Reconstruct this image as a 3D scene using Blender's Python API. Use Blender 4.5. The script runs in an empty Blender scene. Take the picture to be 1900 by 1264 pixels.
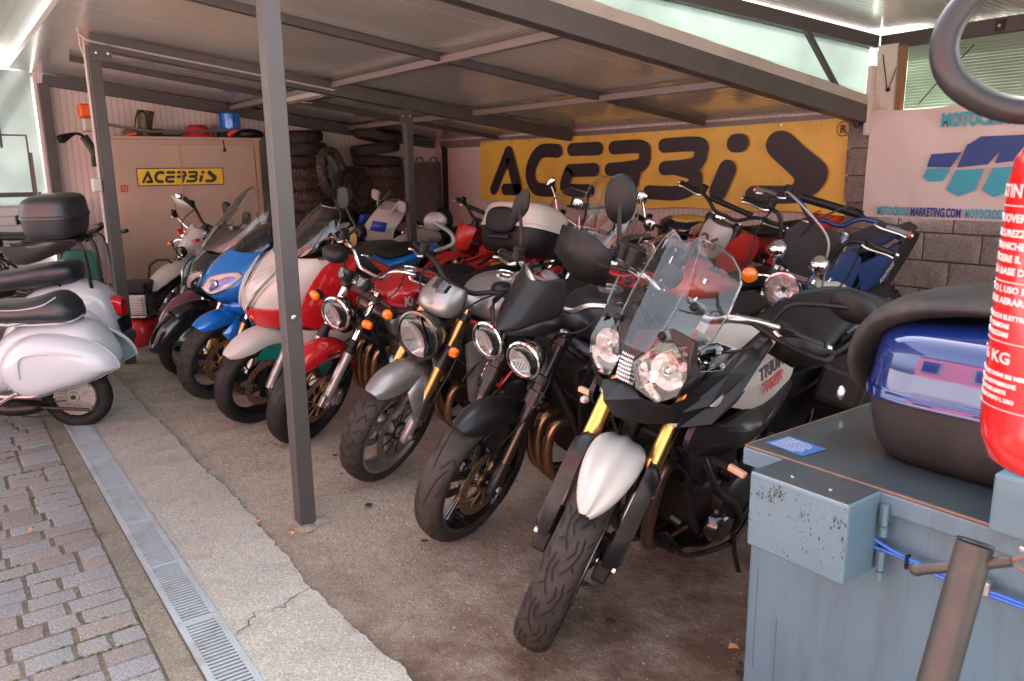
import bpy, bmesh, math, random
from mathutils import Matrix, Vector, Euler
random.seed(7)
SC = bpy.context.scene
R = math.radians
# ---------------------------------------------------------------- camera
# world frame: X runs along the open front of the shed, Y into it, Z up, metres
U2 = (.5897, -.8076); V2 = (.8076, .5897)
def _tr(v): return Vector((U2[0]*v[0]+U2[1]*v[1], V2[0]*v[0]+V2[1]*v[1], v[2]))
PITCH, ROLL = R(12.26), R(.69)
_f = Vector((0, math.cos(PITCH), -math.sin(PITCH))); _r = Vector((1, 0, 0)); _u = _r.cross(_f)
_r2 = _r*math.cos(ROLL)-_u*math.sin(ROLL); _u2 = _u*math.cos(ROLL)+_r*math.sin(ROLL)
FWD, RGT, UPV = _tr(_f), _tr(_r2), _tr(_u2)
CAM = _tr((.9099, -3.18, 1.5))
cd = bpy.data.cameras.new('camera'); cam = bpy.data.objects.new('camera', cd); SC.collection.objects.link(cam)
cam.matrix_world = Matrix((( RGT[0], UPV[0], -FWD[0], CAM[0]), (RGT[1], UPV[1], -FWD[1], CAM[1]), (RGT[2], UPV[2], -FWD[2], CAM[2]), (0, 0, 0, 1)))
cd.sensor_width = 36; cd.lens = 36*1450/1900; cd.clip_end = 300; cd.clip_start = .05
cd.dof.use_dof = True; cd.dof.focus_distance = 3.0; cd.dof.aperture_fstop = 9.0
SC.camera = cam
# ---------------------------------------------------------------- light
w = bpy.data.worlds.new('World'); SC.world = w; w.use_nodes = True
nt = w.node_tree; bg = nt.nodes['Background']
sky = nt.nodes.new('ShaderNodeTexSky'); sky.sky_type = 'NISHITA'; sky.sun_disc = False
SUN_EL, SUN_AZ = 50, 330
sky.sun_elevation = R(SUN_EL); sky.sun_rotation = R(SUN_AZ); sky.air_density = 1.0; sky.dust_density = 3.5; sky.ozone_density = 1.0
hs = nt.nodes.new('ShaderNodeHueSaturation'); hs.inputs['Saturation'].default_value = .35; nt.links.new(sky.outputs[0], hs.inputs['Color']); nt.links.new(hs.outputs[0], bg.inputs[0]); bg.inputs[1].default_value = .15
sd = bpy.data.lights.new('sun', 'SUN'); sd.energy = 3.0; sd.angle = R(2); sd.color = (1, .95, .88)
sun = bpy.data.objects.new('sun', sd); SC.collection.objects.link(sun)
_d = Vector((math.sin(R(SUN_AZ))*math.cos(R(SUN_EL)), math.cos(R(SUN_AZ))*math.cos(R(SUN_EL)), math.sin(R(SUN_EL))))
sun.rotation_euler = (-_d).to_track_quat('-Z', 'Y').to_euler()
vs = SC.view_settings; vs.view_transform = 'Standard'; vs.look = 'None'; vs.gamma = 1; vs.use_curve_mapping = False
vs.exposure = 2.82
SC.cycles.max_bounces = 10; SC.cycles.diffuse_bounces = 5; SC.cycles.transparent_max_bounces = 24
SC.cycles.caustics_reflective = False; SC.cycles.caustics_refractive = False
SC.cycles.use_denoising = True

# ---------------------------------------------------------------- materials
MC = {}
def _new(name):
    m = bpy.data.materials.new(name); m.use_nodes = True
    return m, m.node_tree, m.node_tree.nodes['Principled BSDF']
def mat(name, col, rough=.5, metal=0., coat=0., var=.12, nscale=6., bump=0., bscale=60., dirt=None, dirtamt=0., dscale=3., flake=0, stretch=None, spec=None):
    """principled surface; colour varies by noise, optional dirt patches and fine relief"""
    if name in MC: return MC[name]
    m, t, b = _new(name); N, L = t.nodes, t.links
    tc = N.new('ShaderNodeTexCoord'); src = tc.outputs['Object']
    if stretch:
        mp = N.new('ShaderNodeMapping'); mp.inputs['Scale'].default_value = stretch; L.new(src, mp.inputs[0]); src = mp.outputs[0]
    n = N.new('ShaderNodeTexNoise'); n.inputs['Scale'].default_value = nscale; n.inputs['Detail'].default_value = 6; L.new(src, n.inputs[0])
    mx = N.new('ShaderNodeMix'); mx.data_type = 'RGBA'; c = Vector(col)
    mx.inputs[6].default_value = (*[max(0, x*(1-var)) for x in c], 1); mx.inputs[7].default_value = (*[min(1, x*(1+var)) for x in c], 1)
    L.new(n.outputs[0], mx.inputs[0]); out = mx.outputs[2]
    rr = N.new('ShaderNodeMapRange'); rr.inputs[3].default_value = max(.02, rough-.06); rr.inputs[4].default_value = min(1, rough+.08)
    L.new(n.outputs[0], rr.inputs[0]); ro = rr.outputs[0]
    if dirt:
        n2 = N.new('ShaderNodeTexNoise'); n2.inputs['Scale'].default_value = dscale; n2.inputs['Detail'].default_value = 9; n2.inputs['Roughness'].default_value = .7
        L.new(src, n2.inputs[0])
        cr = N.new('ShaderNodeMapRange'); cr.inputs[1].default_value = .48; cr.inputs[2].default_value = .66; cr.inputs[4].default_value = dirtamt
        L.new(n2.outputs[0], cr.inputs[0])
        m2 = N.new('ShaderNodeMix'); m2.data_type = 'RGBA'; L.new(out, m2.inputs[6]); m2.inputs[7].default_value = (*dirt, 1); L.new(cr.outputs[0], m2.inputs[0]); out = m2.outputs[2]
    L.new(out, b.inputs['Base Color']); L.new(ro, b.inputs['Roughness'])
    b.inputs['Metallic'].default_value = metal; b.inputs['Coat Weight'].default_value = coat; b.inputs['Coat Roughness'].default_value = .04
    if spec is not None: b.inputs['Specular IOR Level'].default_value = spec
    if bump:
        n3 = N.new('ShaderNodeTexNoise'); n3.inputs['Scale'].default_value = bscale; n3.inputs['Detail'].default_value = 3; L.new(src, n3.inputs[0])
        bp = N.new('ShaderNodeBump'); bp.inputs['Strength'].default_value = min(1, bump); bp.inputs['Distance'].default_value = .004; L.new(n3.outputs[0], bp.inputs['Height']); L.new(bp.outputs[0], b.inputs['Normal'])
    MC[name] = m; return m
def glass(name, tint=(1, 1, 1), gl=.9, refl=1.0, rough=.02):
    """thin clear sheet: fresnel mix of tinted transparency and gloss"""
    if name in MC: return MC[name]
    m, t, b = _new(name); N, L = t.nodes, t.links; N.remove(b)
    tr = N.new('ShaderNodeBsdfTransparent'); tr.inputs[0].default_value = (*[x*gl for x in tint], 1)
    g = N.new('ShaderNodeBsdfGlossy'); g.inputs['Roughness'].default_value = rough; g.inputs[0].default_value = (1, 1, 1, 1)
    fr = N.new('ShaderNodeFresnel'); fr.inputs[0].default_value = 1.5
    ml = N.new('ShaderNodeMath'); ml.operation = 'MULTIPLY'; ml.inputs[1].default_value = refl; ml.use_clamp = True; L.new(fr.outputs[0], ml.inputs[0])
    mx = N.new('ShaderNodeMixShader'); L.new(ml.outputs[0], mx.inputs[0]); L.new(tr.outputs[0], mx.inputs[1]); L.new(g.outputs[0], mx.inputs[2])
    L.new(mx.outputs[0], N['Material Output'].inputs[0]); MC[name] = m; return m
def poly_mat(name, col, tr=.6, rough=.35):
    """ribbed translucent polycarbonate"""
    if name in MC: return MC[name]
    m, t, b = _new(name); N, L = t.nodes, t.links
    d = N.new('ShaderNodeBsdfTranslucent'); d.inputs[0].default_value = (*col, 1)
    b.inputs['Base Color'].default_value = (*[x*.7 for x in col], 1); b.inputs['Roughness'].default_value = rough
    tc = N.new('ShaderNodeTexCoord'); n = N.new('ShaderNodeTexNoise'); n.inputs['Scale'].default_value = 2.2; n.inputs['Detail'].default_value = 5
    L.new(tc.outputs['Object'], n.inputs[0])
    mr = N.new('ShaderNodeMix'); mr.data_type = 'RGBA'; mr.inputs[6].default_value = (*[x*.55 for x in col], 1); mr.inputs[7].default_value = (*[min(1, x*1.25) for x in col], 1)
    L.new(n.outputs[0], mr.inputs[0]); L.new(mr.outputs[2], d.inputs[0])
    mx = N.new('ShaderNodeMixShader'); mx.inputs[0].default_value = 1-tr; L.new(d.outputs[0], mx.inputs[1]); L.new(b.outputs[0], mx.inputs[2])
    L.new(mx.outputs[0], N['Material Output'].inputs[0]); MC[name] = m; return m
RUB = mat('tyre_rubber', (.014, .013, .0125), .62, var=.35, nscale=14, bump=.25, bscale=180, dirt=(.06, .048, .04), dirtamt=.5, dscale=9, spec=.25)
RUB2 = mat('worn_tyre_rubber', (.042, .035, .030), .7, var=.35, nscale=20, bump=.3, bscale=220, dirt=(.012, .012, .013), dirtamt=.7, dscale=11, spec=.25)
GRV = mat('groove_black', (.006, .006, .006), .9)
BLK = mat('black_plastic', (.0085, .008, .0085), .42, var=.25, bump=.25, bscale=350, dirt=(.04, .034, .03), dirtamt=.3, spec=.28)
MBK = mat('matt_black_paint', (.012, .011, .012), .34, coat=.1, var=.2, dirt=(.045, .04, .036), dirtamt=.2, dscale=5, spec=.3)
GBK = mat('gloss_black', (.012, .012, .014), .12, coat=.8)
SBK = mat('seat_vinyl', (.011, .0105, .011), .5, var=.25, bump=.5, bscale=260, dirt=(.05, .045, .04), dirtamt=.2, spec=.28)
DKM = mat('dark_metal', (.035, .031, .030), .38, .7, var=.4, dirt=(.05, .033, .024), dirtamt=.6, dscale=12)
ALU = mat('cast_aluminium', (.42, .40, .38), .36, .9, var=.15, dirt=(.14, .11, .09), dirtamt=.4, dscale=14)
CHR = mat('chrome', (.78, .77, .76), .08, 1., var=.05, dirt=(.25, .2, .17), dirtamt=.3, dscale=18)
STL = mat('steel', (.5, .48, .46), .28, 1., var=.12)
GLD = mat('gold_anodised', (.72, .47, .14), .27, 1., var=.08)
GLD2 = mat('bronze_anodised', (.50, .33, .13), .34, 1., var=.1)
EXH = mat('heat_stained_steel', (.42, .24, .13), .32, .95, var=.5, nscale=10, dirt=(.2, .13, .1), dirtamt=.6, dscale=9)
RUST = mat('rusty_disc', (.26, .16, .10), .42, .8, var=.4, nscale=22)
DISC = mat('brake_steel', (.34, .31, .29), .3, .9, var=.25, nscale=30)
WHT = mat('white_paint', (.44, .41, .37), .36, coat=.15, var=.05, dirt=(.42, .36, .32), dirtamt=.3)
CRM = mat('cream_paint', (.46, .42, .36), .24, coat=.4, var=.05, dirt=(.4, .33, .28), dirtamt=.35)
RED = mat('red_paint', (.42, .008, .012), .22, coat=.8, var=.1)
RED2 = mat('bright_red_plastic', (.58, .025, .018), .32, coat=.2, var=.1, dirt=(.3, .08, .05), dirtamt=.4)
BLU = mat('blue_paint', (.008, .16, .56), .22, .25, coat=.8, var=.12)
GRY = mat('silver_grey_paint', (.30, .285, .275), .34, .65, coat=.3, var=.08)
ORG = mat('amber_lens', (.85, .19, .01), .16, coat=.5, var=.1)
ORP = mat('orange_plastic', (.72, .10, .015), .35, var=.1)
REDL = mat('red_lens', (.6, .01, .015), .14, coat=.6)
GRN = mat('teal_green_paint', (.004, .16, .12), .25, coat=.6)
PUR = mat('maroon_paint', (.15, .04, .07), .2, .5, coat=.7)
MIR = mat('mirror_glass', (.82, .83, .84), .02, 1., var=.02)
REF = mat('lamp_reflector', (1, 1, 1), .14, .35, var=.0)
GLS = glass('lamp_glass', (1, .98, .96), .96, 1.2)
SCR = glass('clear_screen', (.93, .92, .90), .92, 1.6, .03)
SCT = glass('smoked_screen', (.40, .33, .31), .9, 1.7, .03)

# ---------------------------------------------------------------- geometry helpers
TS = [Matrix.Identity(4)]      # current point transform (used for the turned fork assembly)
PAR = [None]
class on:
    def __init__(s, par=None, m=None): s.p, s.m = par, m
    def __enter__(s):
        PAR.append(s.p if s.p is not None else PAR[-1]); TS.append(TS[-1] @ s.m if s.m is not None else TS[-1])
    def __exit__(s, *a): PAR.pop(); TS.pop()
def V3(*a): return Vector(a)
def spline(pts, n):
    """catmull-rom through the points, n steps per span"""
    P = [Vector(p) for p in pts]
    if n <= 1 or len(P) < 3: return P
    out = []
    for i in range(len(P)-1):
        a, b, c, d = P[max(i-1, 0)], P[i], P[i+1], P[min(i+2, len(P)-1)]
        for k in range(n):
            t = k/n; out.append(.5*((2*b)+(c-a)*t+(2*a-5*b+4*c-d)*t*t+(3*b-a-3*c+d)*t**3))
    out.append(P[-1]); return out
STUFFN = {'disc_holes', 'cap_screws', 'bolts', 'eyelets', 'drip_streaks', 'paint_chips', 'engine_fittings', 'reflector_facets', 'tread_grooves', 'tread_knobs', 'cooling_fins', 'hub_ribs', 'position_light', 'spokes', 'floor_grit', 'dust_spots'}
class Geo:
    def __init__(s): s.v, s.f = [], []
    def add(s, V, F):
        o = len(s.v); s.v += [Vector(p) for p in V]; s.f += [tuple(i+o for i in f) for f in F]; return s
    def box(s, c, d, rot=None, taper=1.):
        M = rot or Matrix.Identity(3); c = Vector(c); hx, hy, hz = d[0]/2, d[1]/2, d[2]/2
        V = [c+M@Vector((x*hx*(taper if z > 0 else 1), y*hy*(taper if z > 0 else 1), z*hz)) for z in (-1, 1) for y in (-1, 1) for x in (-1, 1)]
        return s.add(V, [(0, 2, 3, 1), (4, 5, 7, 6), (0, 1, 5, 4), (2, 6, 7, 3), (0, 4, 6, 2), (1, 3, 7, 5)])
    def beam(s, a, b, wd, ht, up=(0, 0, 1)):
        a, b = Vector(a), Vector(b); x = (b-a).normalized(); y = Vector(up).cross(x).normalized(); z = x.cross(y)
        M = Matrix((x, y, z)).transposed(); return s.box((a+b)/2, ((b-a).length, wd, ht), M)
    def rings(s, Rg, cap=True, close=True):
        n = len(Rg[0]); V = [p for r in Rg for p in r]; F = []
        for i in range(len(Rg)-1):
            for j in range(n if close else n-1):
                k = (j+1) % n; F.append((i*n+j, i*n+k, (i+1)*n+k, (i+1)*n+j))
        if cap:
            F.append(tuple(range(n))[::-1]); F.append(tuple((len(Rg)-1)*n+j for j in range(n)))
        return s.add(V, F)
    def tube(s, pts, r, seg=8, sm=1, cap=True, flat=1.):
        P = spline(pts, sm); n = len(P)
        rr = [r]*n if not isinstance(r, (list, tuple)) else [r[min(len(r)-1, int(i*(len(r)-1)/(n-1)))]*(1-((i*(len(r)-1)/(n-1)) % 1))+r[min(len(r)-1, int(i*(len(r)-1)/(n-1))+1)]*((i*(len(r)-1)/(n-1)) % 1) for i in range(n)]
        t = (P[1]-P[0]).normalized(); a = t.orthogonal().normalized() if abs(t.z) > .95 else t.cross(V3(0, 0, 1)).normalized(); Rg = []
        for i in range(n):
            t2 = (P[min(i+1, n-1)]-P[max(i-1, 0)]).normalized(); a = (a-t2*a.dot(t2)).normalized(); b = t2.cross(a)
            Rg.append([P[i]+(a*math.cos(2*math.pi*k/seg)+b*math.sin(2*math.pi*k/seg)*flat)*rr[i] for k in range(seg)])
        return s.rings(Rg, cap)
    def lathe(s, prof, o=(0, 0, 0), ax=(0, 1, 0), seg=24, cap=False, closed=False, squash=None):
        """profile of (radius, height) turned round an axis"""
        o = Vector(o); ax = Vector(ax).normalized(); a = ax.orthogonal().normalized() if abs(ax.z) > .95 else ax.cross(V3(0, 0, 1)).normalized(); b = ax.cross(a)
        q = squash or (1, 1)
        Rg = [[o+ax*h+(a*math.cos(2*math.pi*k/seg)*q[0]+b*math.sin(2*math.pi*k/seg)*q[1])*r for k in range(seg)] for r, h in prof]
        if closed: Rg.append(Rg[0])
        return s.rings(Rg, cap)
    def grid(s, G):
        n = len(G[0]); return s.add([p for r in G for p in r], [(i*n+j, i*n+j+1, (i+1)*n+j+1, (i+1)*n+j) for i in range(len(G)-1) for j in range(n-1)])
    def prism(s, P, d):
        n = len(P); P = [Vector(p) for p in P]; d = Vector(d)
        return s.add(P+[p+d for p in P], [tuple(range(n))[::-1], tuple(range(n, 2*n))]+[(i, (i+1) % n, (i+1) % n+n, i+n) for i in range(n)])
    def ell(s, c, r, n=12, rot=None, e=2.):
        M = rot or Matrix.Identity(3); c = Vector(c); f = lambda x: math.copysign(abs(x)**(2/e), x); Rg = []
        for i in range(n//2+1):
            p = math.pi*i/(n//2)-math.pi/2; p = max(-math.pi/2+.02, min(math.pi/2-.02, p))
            Rg.append([c+M@Vector((r[0]*f(math.cos(p))*f(math.cos(2*math.pi*k/n)), r[1]*f(math.cos(p))*f(math.sin(2*math.pi*k/n)), r[2]*f(math.sin(p)))) for k in range(n)])
        return s.rings(Rg)
    def body(s, st, n=20, ends=True):
        """lofted body along x: station (x, z, half width, up, down, exponent, tilt)"""
        Rg = []
        for q in st:
            x, z, hw, up, dn = q[:5]; e = q[5] if len(q) > 5 else 2.3; tl = q[6] if len(q) > 6 else 0
            r = []
            for k in range(n):
                a = 2*math.pi*k/n; cx, sx = math.cos(a), math.sin(a)
                y = hw*math.copysign(abs(cx)**(2/e), cx); h = math.copysign(abs(sx)**(2/e), sx)*(up if sx > 0 else dn)
                r.append(Vector((x-math.sin(tl)*h, y, z+math.cos(tl)*h)))
            Rg.append(r)
        return s.rings(Rg, ends)
    def obj(s, name, m, par=None, smooth=True, sub=0, bev=0, sol=0, ang=38, off=0):
        me = bpy.data.meshes.new(name); T = TS[-1]
        me.from_pydata([tuple(T@p) for p in s.v], [], s.f); me.materials.append(m)
        o = bpy.data.objects.new(name, me); SC.collection.objects.link(o)
        if name in STUFFN: o['kind'] = 'stuff'
        if sol or len(s.f) > 0:
            bm = bmesh.new(); bm.from_mesh(me); bmesh.ops.recalc_face_normals(bm, faces=bm.faces); bm.to_mesh(me); bm.free()
        if smooth:
            me.shade_smooth()
            if not sub: me.set_sharp_from_angle(angle=R(ang))
        p = par if par is not None else PAR[-1]
        if p is not None: o.parent = p
        if sol: q = o.modifiers.new('s', 'SOLIDIFY'); q.thickness = sol; q.offset = off
        if bev: q = o.modifiers.new('b', 'BEVEL'); q.width = bev; q.segments = 2; q.limit_method = 'ANGLE'; q.angle_limit = R(35)
        if sub: q = o.modifiers.new('u', 'SUBSURF'); q.levels = sub; q.render_levels = sub
        return o
def G(): return Geo()
def tag(o, label, cat, group=None, kind=None):
    if label: o['label'] = label
    if cat: o['category'] = cat
    if group: o['group'] = group
    if kind: o['kind'] = kind
    return o
def struct(o): o['kind'] = 'structure'; return o
def empty(name, label, cat, loc=(0, 0, 0), rot=(0, 0, 0), group=None, M=None):
    o = bpy.data.objects.new(name, None); SC.collection.objects.link(o); o.empty_display_size = .1
    if M is not None: o.matrix_world = M
    else: o.location = loc; o.rotation_euler = rot
    return tag(o, label, cat, group)
def lettering(s, size, name, m, M, par=None, ext=.0006, bold=0., shear=0., sx=1., align='LEFT'):
    cu = bpy.data.curves.new(name, 'FONT'); cu.body = s; cu.size = size; cu.extrude = ext; cu.offset = bold; cu.shear = shear; cu.resolution_u = 2; cu.align_x = align
    t = bpy.data.objects.new(name, cu); SC.collection.objects.link(t)
    me = bpy.data.meshes.new_from_object(t.evaluated_get(bpy.context.evaluated_depsgraph_get())); bpy.data.objects.remove(t)
    me.transform(TS[-1] @ M @ Matrix.Diagonal((sx, 1, 1, 1))); me.materials.clear(); me.materials.append(m)
    o = bpy.data.objects.new(name, me); SC.collection.objects.link(o); o.parent = par if par is not None else PAR[-1]; return o
def basis(o, x, y):
    """matrix with the given origin and in-plane axes"""
    x = Vector(x).normalized(); y = Vector(y); y = (y-x*y.dot(x)).normalized(); z = x.cross(y)
    return Matrix(((x[0], y[0], z[0], o[0]), (x[1], y[1], z[1], o[1]), (x[2], y[2], z[2], o[2]), (0, 0, 0, 1)))
# ================================================================ THE PLACE
ZR = lambda y: 2.56-.131*y          # underside of the shed roof
def concrete(name, c1, c2, stain, samt, bump=.5, sc=2.0, moss=0, slo=.5, shi=.68, grad=None):
    m, t, b = _new(name); N, L = t.nodes, t.links
    tc = N.new('ShaderNodeTexCoord'); s = tc.outputs['Object']
    def nz(scale, det=8, ro=.6):
        n = N.new('ShaderNodeTexNoise'); n.inputs['Scale'].default_value = scale; n.inputs['Detail'].default_value = det; n.inputs['Roughness'].default_value = ro; L.new(s, n.inputs[0]); return n.outputs[0]
    def mix(a, c, f):
        x = N.new('ShaderNodeMix'); x.data_type = 'RGBA'
        for i, v in ((6, a), (7, c)):
            if isinstance(v, tuple): x.inputs[i].default_value = (*v, 1)
            else: L.new(v, x.inputs[i])
        L.new(f, x.inputs[0]); return x.outputs[2]
    def rng(v, a, c, d=0., e=1.):
        r = N.new('ShaderNodeMapRange'); r.inputs[1].default_value = a; r.inputs[2].default_value = c; r.inputs[3].default_value = d; r.inputs[4].default_value = e; L.new(v, r.inputs[0]); return r.outputs[0]
    col = mix(c1, c2, rng(nz(sc), .35, .65)); col = mix(col, stain, rng(nz(sc*1.9, 9, .7), slo, shi, 0, samt))
    col = mix(col, tuple(x*.45 for x in c1), rng(nz(150, 3), .50, .60, 0, .6)); col = mix(col, tuple(min(1, x*1.5) for x in c2), rng(nz(95, 4), .54, .64, 0, .5))
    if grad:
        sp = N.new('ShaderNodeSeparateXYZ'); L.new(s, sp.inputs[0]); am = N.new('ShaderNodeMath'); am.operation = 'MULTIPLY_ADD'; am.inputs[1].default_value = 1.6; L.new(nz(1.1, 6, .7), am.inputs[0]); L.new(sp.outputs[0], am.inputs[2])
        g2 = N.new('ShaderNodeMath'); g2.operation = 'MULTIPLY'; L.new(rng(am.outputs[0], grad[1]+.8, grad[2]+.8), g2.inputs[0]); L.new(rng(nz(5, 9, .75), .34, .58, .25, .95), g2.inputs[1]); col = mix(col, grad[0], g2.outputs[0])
    if moss: col = mix(col, (.10, .12, .035), rng(nz(3.1, 9, .75), .57, .7, 0, moss))
    L.new(col, b.inputs['Base Color']); L.new(rng(nz(9), .3, .7, .65, .95), b.inputs['Roughness'])
    a = nz(140, 5, .7); c = nz(22, 6, .65); ad = N.new('ShaderNodeMath'); ad.operation = 'MULTIPLY_ADD'; ad.inputs[1].default_value = 2.2; L.new(c, ad.inputs[0]); L.new(a, ad.inputs[2])
    bp = N.new('ShaderNodeBump'); bp.inputs['Strength'].default_value = bump; bp.inputs['Distance'].default_value = .009; L.new(ad.outputs[0], bp.inputs['Height']); L.new(bp.outputs[0], b.inputs['Normal'])
    return m
FLOOR = concrete('rough_concrete', (.40, .345, .27), (.54, .475, .385), (.27, .20, .14), .7, 1.3, 1.6, slo=.46, shi=.64, grad=((.145, .082, .05), .0, 1.25))  # grad paints the reddish indoor light into the concrete, with brown stains, towards +X
APRON = concrete('smooth_concrete', (.30, .29, .25), (.40, .385, .34), (.19, .18, .145), .7, .3, 2.2, moss=.35)
EDGE = concrete('edge_concrete', (.15, .135, .105), (.24, .215, .17), (.09, .085, .05), .8, .6, 4, moss=.7)
JOINT = concrete('joint_soil', (.11, .095, .07), (.17, .145, .105), (.05, .055, .03), .7, .7, 6, moss=1.)
BRK = [concrete('paver_stone_%s' % n, a, b_, (.15, .14, .13), .5, .5, 5, moss=.12) for n, a, b_ in (('grey', (.20, .195, .19), (.28, .275, .265)), ('pink', (.205, .18, .165), (.275, .245, .225)), ('brown', (.17, .15, .14), (.24, .215, .20)), ('blue', (.185, .195, .20), (.26, .27, .275)))]
BLOCK = concrete('cement_block', (.17, .15, .135), (.33, .29, .26), (.09, .075, .065), .7, 1., 7)
GALV = mat('galvanised_grate', (.36, .42, .45), .45, .25, var=.15, dirt=(.24, .21, .16), dirtamt=.5, dscale=8)
POSTM = mat('grey_steel_paint', (.068, .060, .058), .42, .1, var=.15, dirt=(.05, .036, .03), dirtamt=.4, dscale=9, bump=.2, bscale=60)
POST2M = mat('pale_steel_paint', (.22, .18, .175), .4, .1, var=.1, dirt=(.12, .09, .08), dirtamt=.3)
PANEL = None
def ribbed(name, col, scale, axis, rough=.4, depth=.003, dirt=None, coat=0., spec=.5, dk=.12):
    m, t, b = _new(name); N, L = t.nodes, t.links; tc = N.new('ShaderNodeTexCoord')
    wv = N.new('ShaderNodeTexWave'); wv.bands_direction = axis; wv.inputs['Scale'].default_value = scale; wv.inputs['Distortion'].default_value = 0; L.new(tc.outputs['Object'], wv.inputs[0])
    n = N.new('ShaderNodeTexNoise'); n.inputs['Scale'].default_value = 1.7; n.inputs['Detail'].default_value = 8; L.new(tc.outputs['Object'], n.inputs[0])
    mx = N.new('ShaderNodeMix'); mx.data_type = 'RGBA'; mx.inputs[6].default_value = (*[x*.8 for x in col], 1); mx.inputs[7].default_value = (*col, 1); L.new(n.outputs[0], mx.inputs[0])
    pw = N.new('ShaderNodeMapRange'); pw.inputs[1].default_value = 0; pw.inputs[2].default_value = .12; pw.inputs[3].default_value = dk; pw.inputs[4].default_value = 0; L.new(wv.outputs[1], pw.inputs[0])
    m2 = N.new('ShaderNodeMix'); m2.data_type = 'RGBA'; m2.inputs[7].default_value = (.06, .05, .045, 1); L.new(mx.outputs[2], m2.inputs[6]); L.new(pw.outputs[0], m2.inputs[0])
    L.new(m2.outputs[2], b.inputs['Base Color']); b.inputs['Roughness'].default_value = rough; b.inputs['Coat Weight'].default_value = coat; b.inputs['Coat Roughness'].default_value = .15; b.inputs['Specular IOR Level'].default_value = spec
    bp = N.new('ShaderNodeBump'); bp.inputs['Distance'].default_value = depth; bp.inputs['Strength'].default_value = .6; L.new(pw.outputs[0], bp.inputs['Height']); bp.invert = True; L.new(bp.outputs[0], b.inputs['Normal'])
    return m
CEIL = ribbed('ceiling_sheet', (.60, .565, .51), 6.5, 'X', .26, coat=.9, spec=.8, dk=.5)
WALLM = ribbed('wall_sheet', (.78, .67, .63), 5, 'Y', .45, dk=.35)
WALLM2 = ribbed('wall_sheet_back', (.74, .62, .59), 5, 'X', .45, dk=.35)
SHUT = ribbed('shutter_sheet', (.50, .53, .54), 3.2, 'Z', .4, depth=.01, dk=.4)

def sheet(name, x0, x1, y0, y1, z, m, nx, ny, amp=0., jag=None, th=0.):
    from mathutils import noise
    g = G(); rows = []
    for j in range(ny+1):
        r = []
        for i in range(nx+1):
            x = x0+(x1-x0)*i/nx; y = y0+(y1-y0)*j/ny
            if jag and j == ny: y += jag(x)
            zz = z+amp*noise.fractal(Vector((x*1.3, y*1.3, 3)), .7, 2, 4)
            if th and j == ny: rows_edge = True
            r.append(Vector((x, y, zz)))
        rows.append(r)
    if th: rows.append([p-V3(0, -.004, th) for p in rows[-1]])
    return g.grid(rows).obj(name, m)
from mathutils import noise as NZ
def jag(x): return .030*NZ.fractal(Vector((x*1.1, 0, 9)), .8, 2.1, 6)+.016*NZ.noise(Vector((x*9, 3, 1)))+.009*NZ.noise(Vector((x*31, 3, 1)))+.006*NZ.noise(Vector((x*80, 7, 1)))
gs = sheet('ground', -60, 60, -60, 60, -.05, concrete('yard_ground', (.46, .40, .37), (.55, .49, .45), (.35, .30, .27), .5), 4, 4); struct(gs)
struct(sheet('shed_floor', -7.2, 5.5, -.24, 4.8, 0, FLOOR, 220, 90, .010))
ap = sheet('concrete_apron', -7.2, 4, -.527, -.18, .012, APRON, 900, 6, .002, jag, .03); struct(ap)
struct(sheet('drain_edging', -7.2, 4, -.75, -.663, .001, EDGE, 200, 3, .002))
struct(sheet('paving_bed', -9, 5, -2.1, -.735, -.0045, JOINT, 60, 30, .0012))
# crack lines where slabs were cast
for pts in ([(-.25, -.10), (-.21, .2), (-.17, .45), (-.28, .9), (-.2, 1.5), (-.3, 2.4)], [(.55, -.20), (.62, -.33), (.60, -.42), (.70, -.527)], [(-4.0, .15), (-3.5, .12), (-3.35, .02), (-3.4, -.13), (-3.0, -.2)]):
    P = []
    for i in range(len(pts)-1):
        for k in range(8):
            a, b = pts[i], pts[i+1]; t = k/8; P.append((a[0]+(b[0]-a[0])*t+random.uniform(-.012, .012), a[1]+(b[1]-a[1])*t+random.uniform(-.012, .012)))
    g = G(); up = .0150 if pts[0][0] == .55 else .0085
    for a, b in zip(P, P[1:]):
        d = Vector((b[0]-a[0], b[1]-a[1], 0)).normalized(); n = Vector((-d.y, d.x, 0))*random.uniform(.0005, .0016)
        g.add([Vector((*a, up))-n, Vector((*a, up))+n, Vector((*b, up))+n, Vector((*b, up))-n], [(0, 1, 2, 3)])
    tag(g.obj('floor_crack', GRV, par=bpy.data.objects['shed_floor']), None, None)
rn = random.Random(12); g = G()
for k in range(1500):
    x, y = rn.uniform(-4, 2.2), rn.uniform(-.16, 2.2)*rn.random(); s = abs(rn.gauss(0, .0016))+.0008; g.ell((x, y, .008+s*.3), (s, s*rn.uniform(.6, 1.3), s*.7), 6)
tag(g.obj('floor_grit', mat('grit_pale', (.42, .38, .33), .9, var=.5, nscale=40)), 'loose grit scattered over the shed floor', 'grit', kind='stuff')
g = G()
for k in range(46):
    cx, cy = rn.uniform(-3, 2.0), rn.uniform(.1, 1.5); r0 = rn.uniform(.004, .022); n = 12; zz = .0125+.0001*k
    g.add([V3(cx+r0*rn.uniform(.7, 1.25)*math.cos(i*2*math.pi/n), cy+r0*rn.uniform(.7, 1.25)*math.sin(i*2*math.pi/n), zz) for i in range(n)], [tuple(range(n))])
tag(g.obj('oil_drips', mat('oil_dark', (.06, .04, .03), .35, var=.4), smooth=False), 'dark oil drips dotted over the shed floor', 'oil', kind='stuff')
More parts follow.
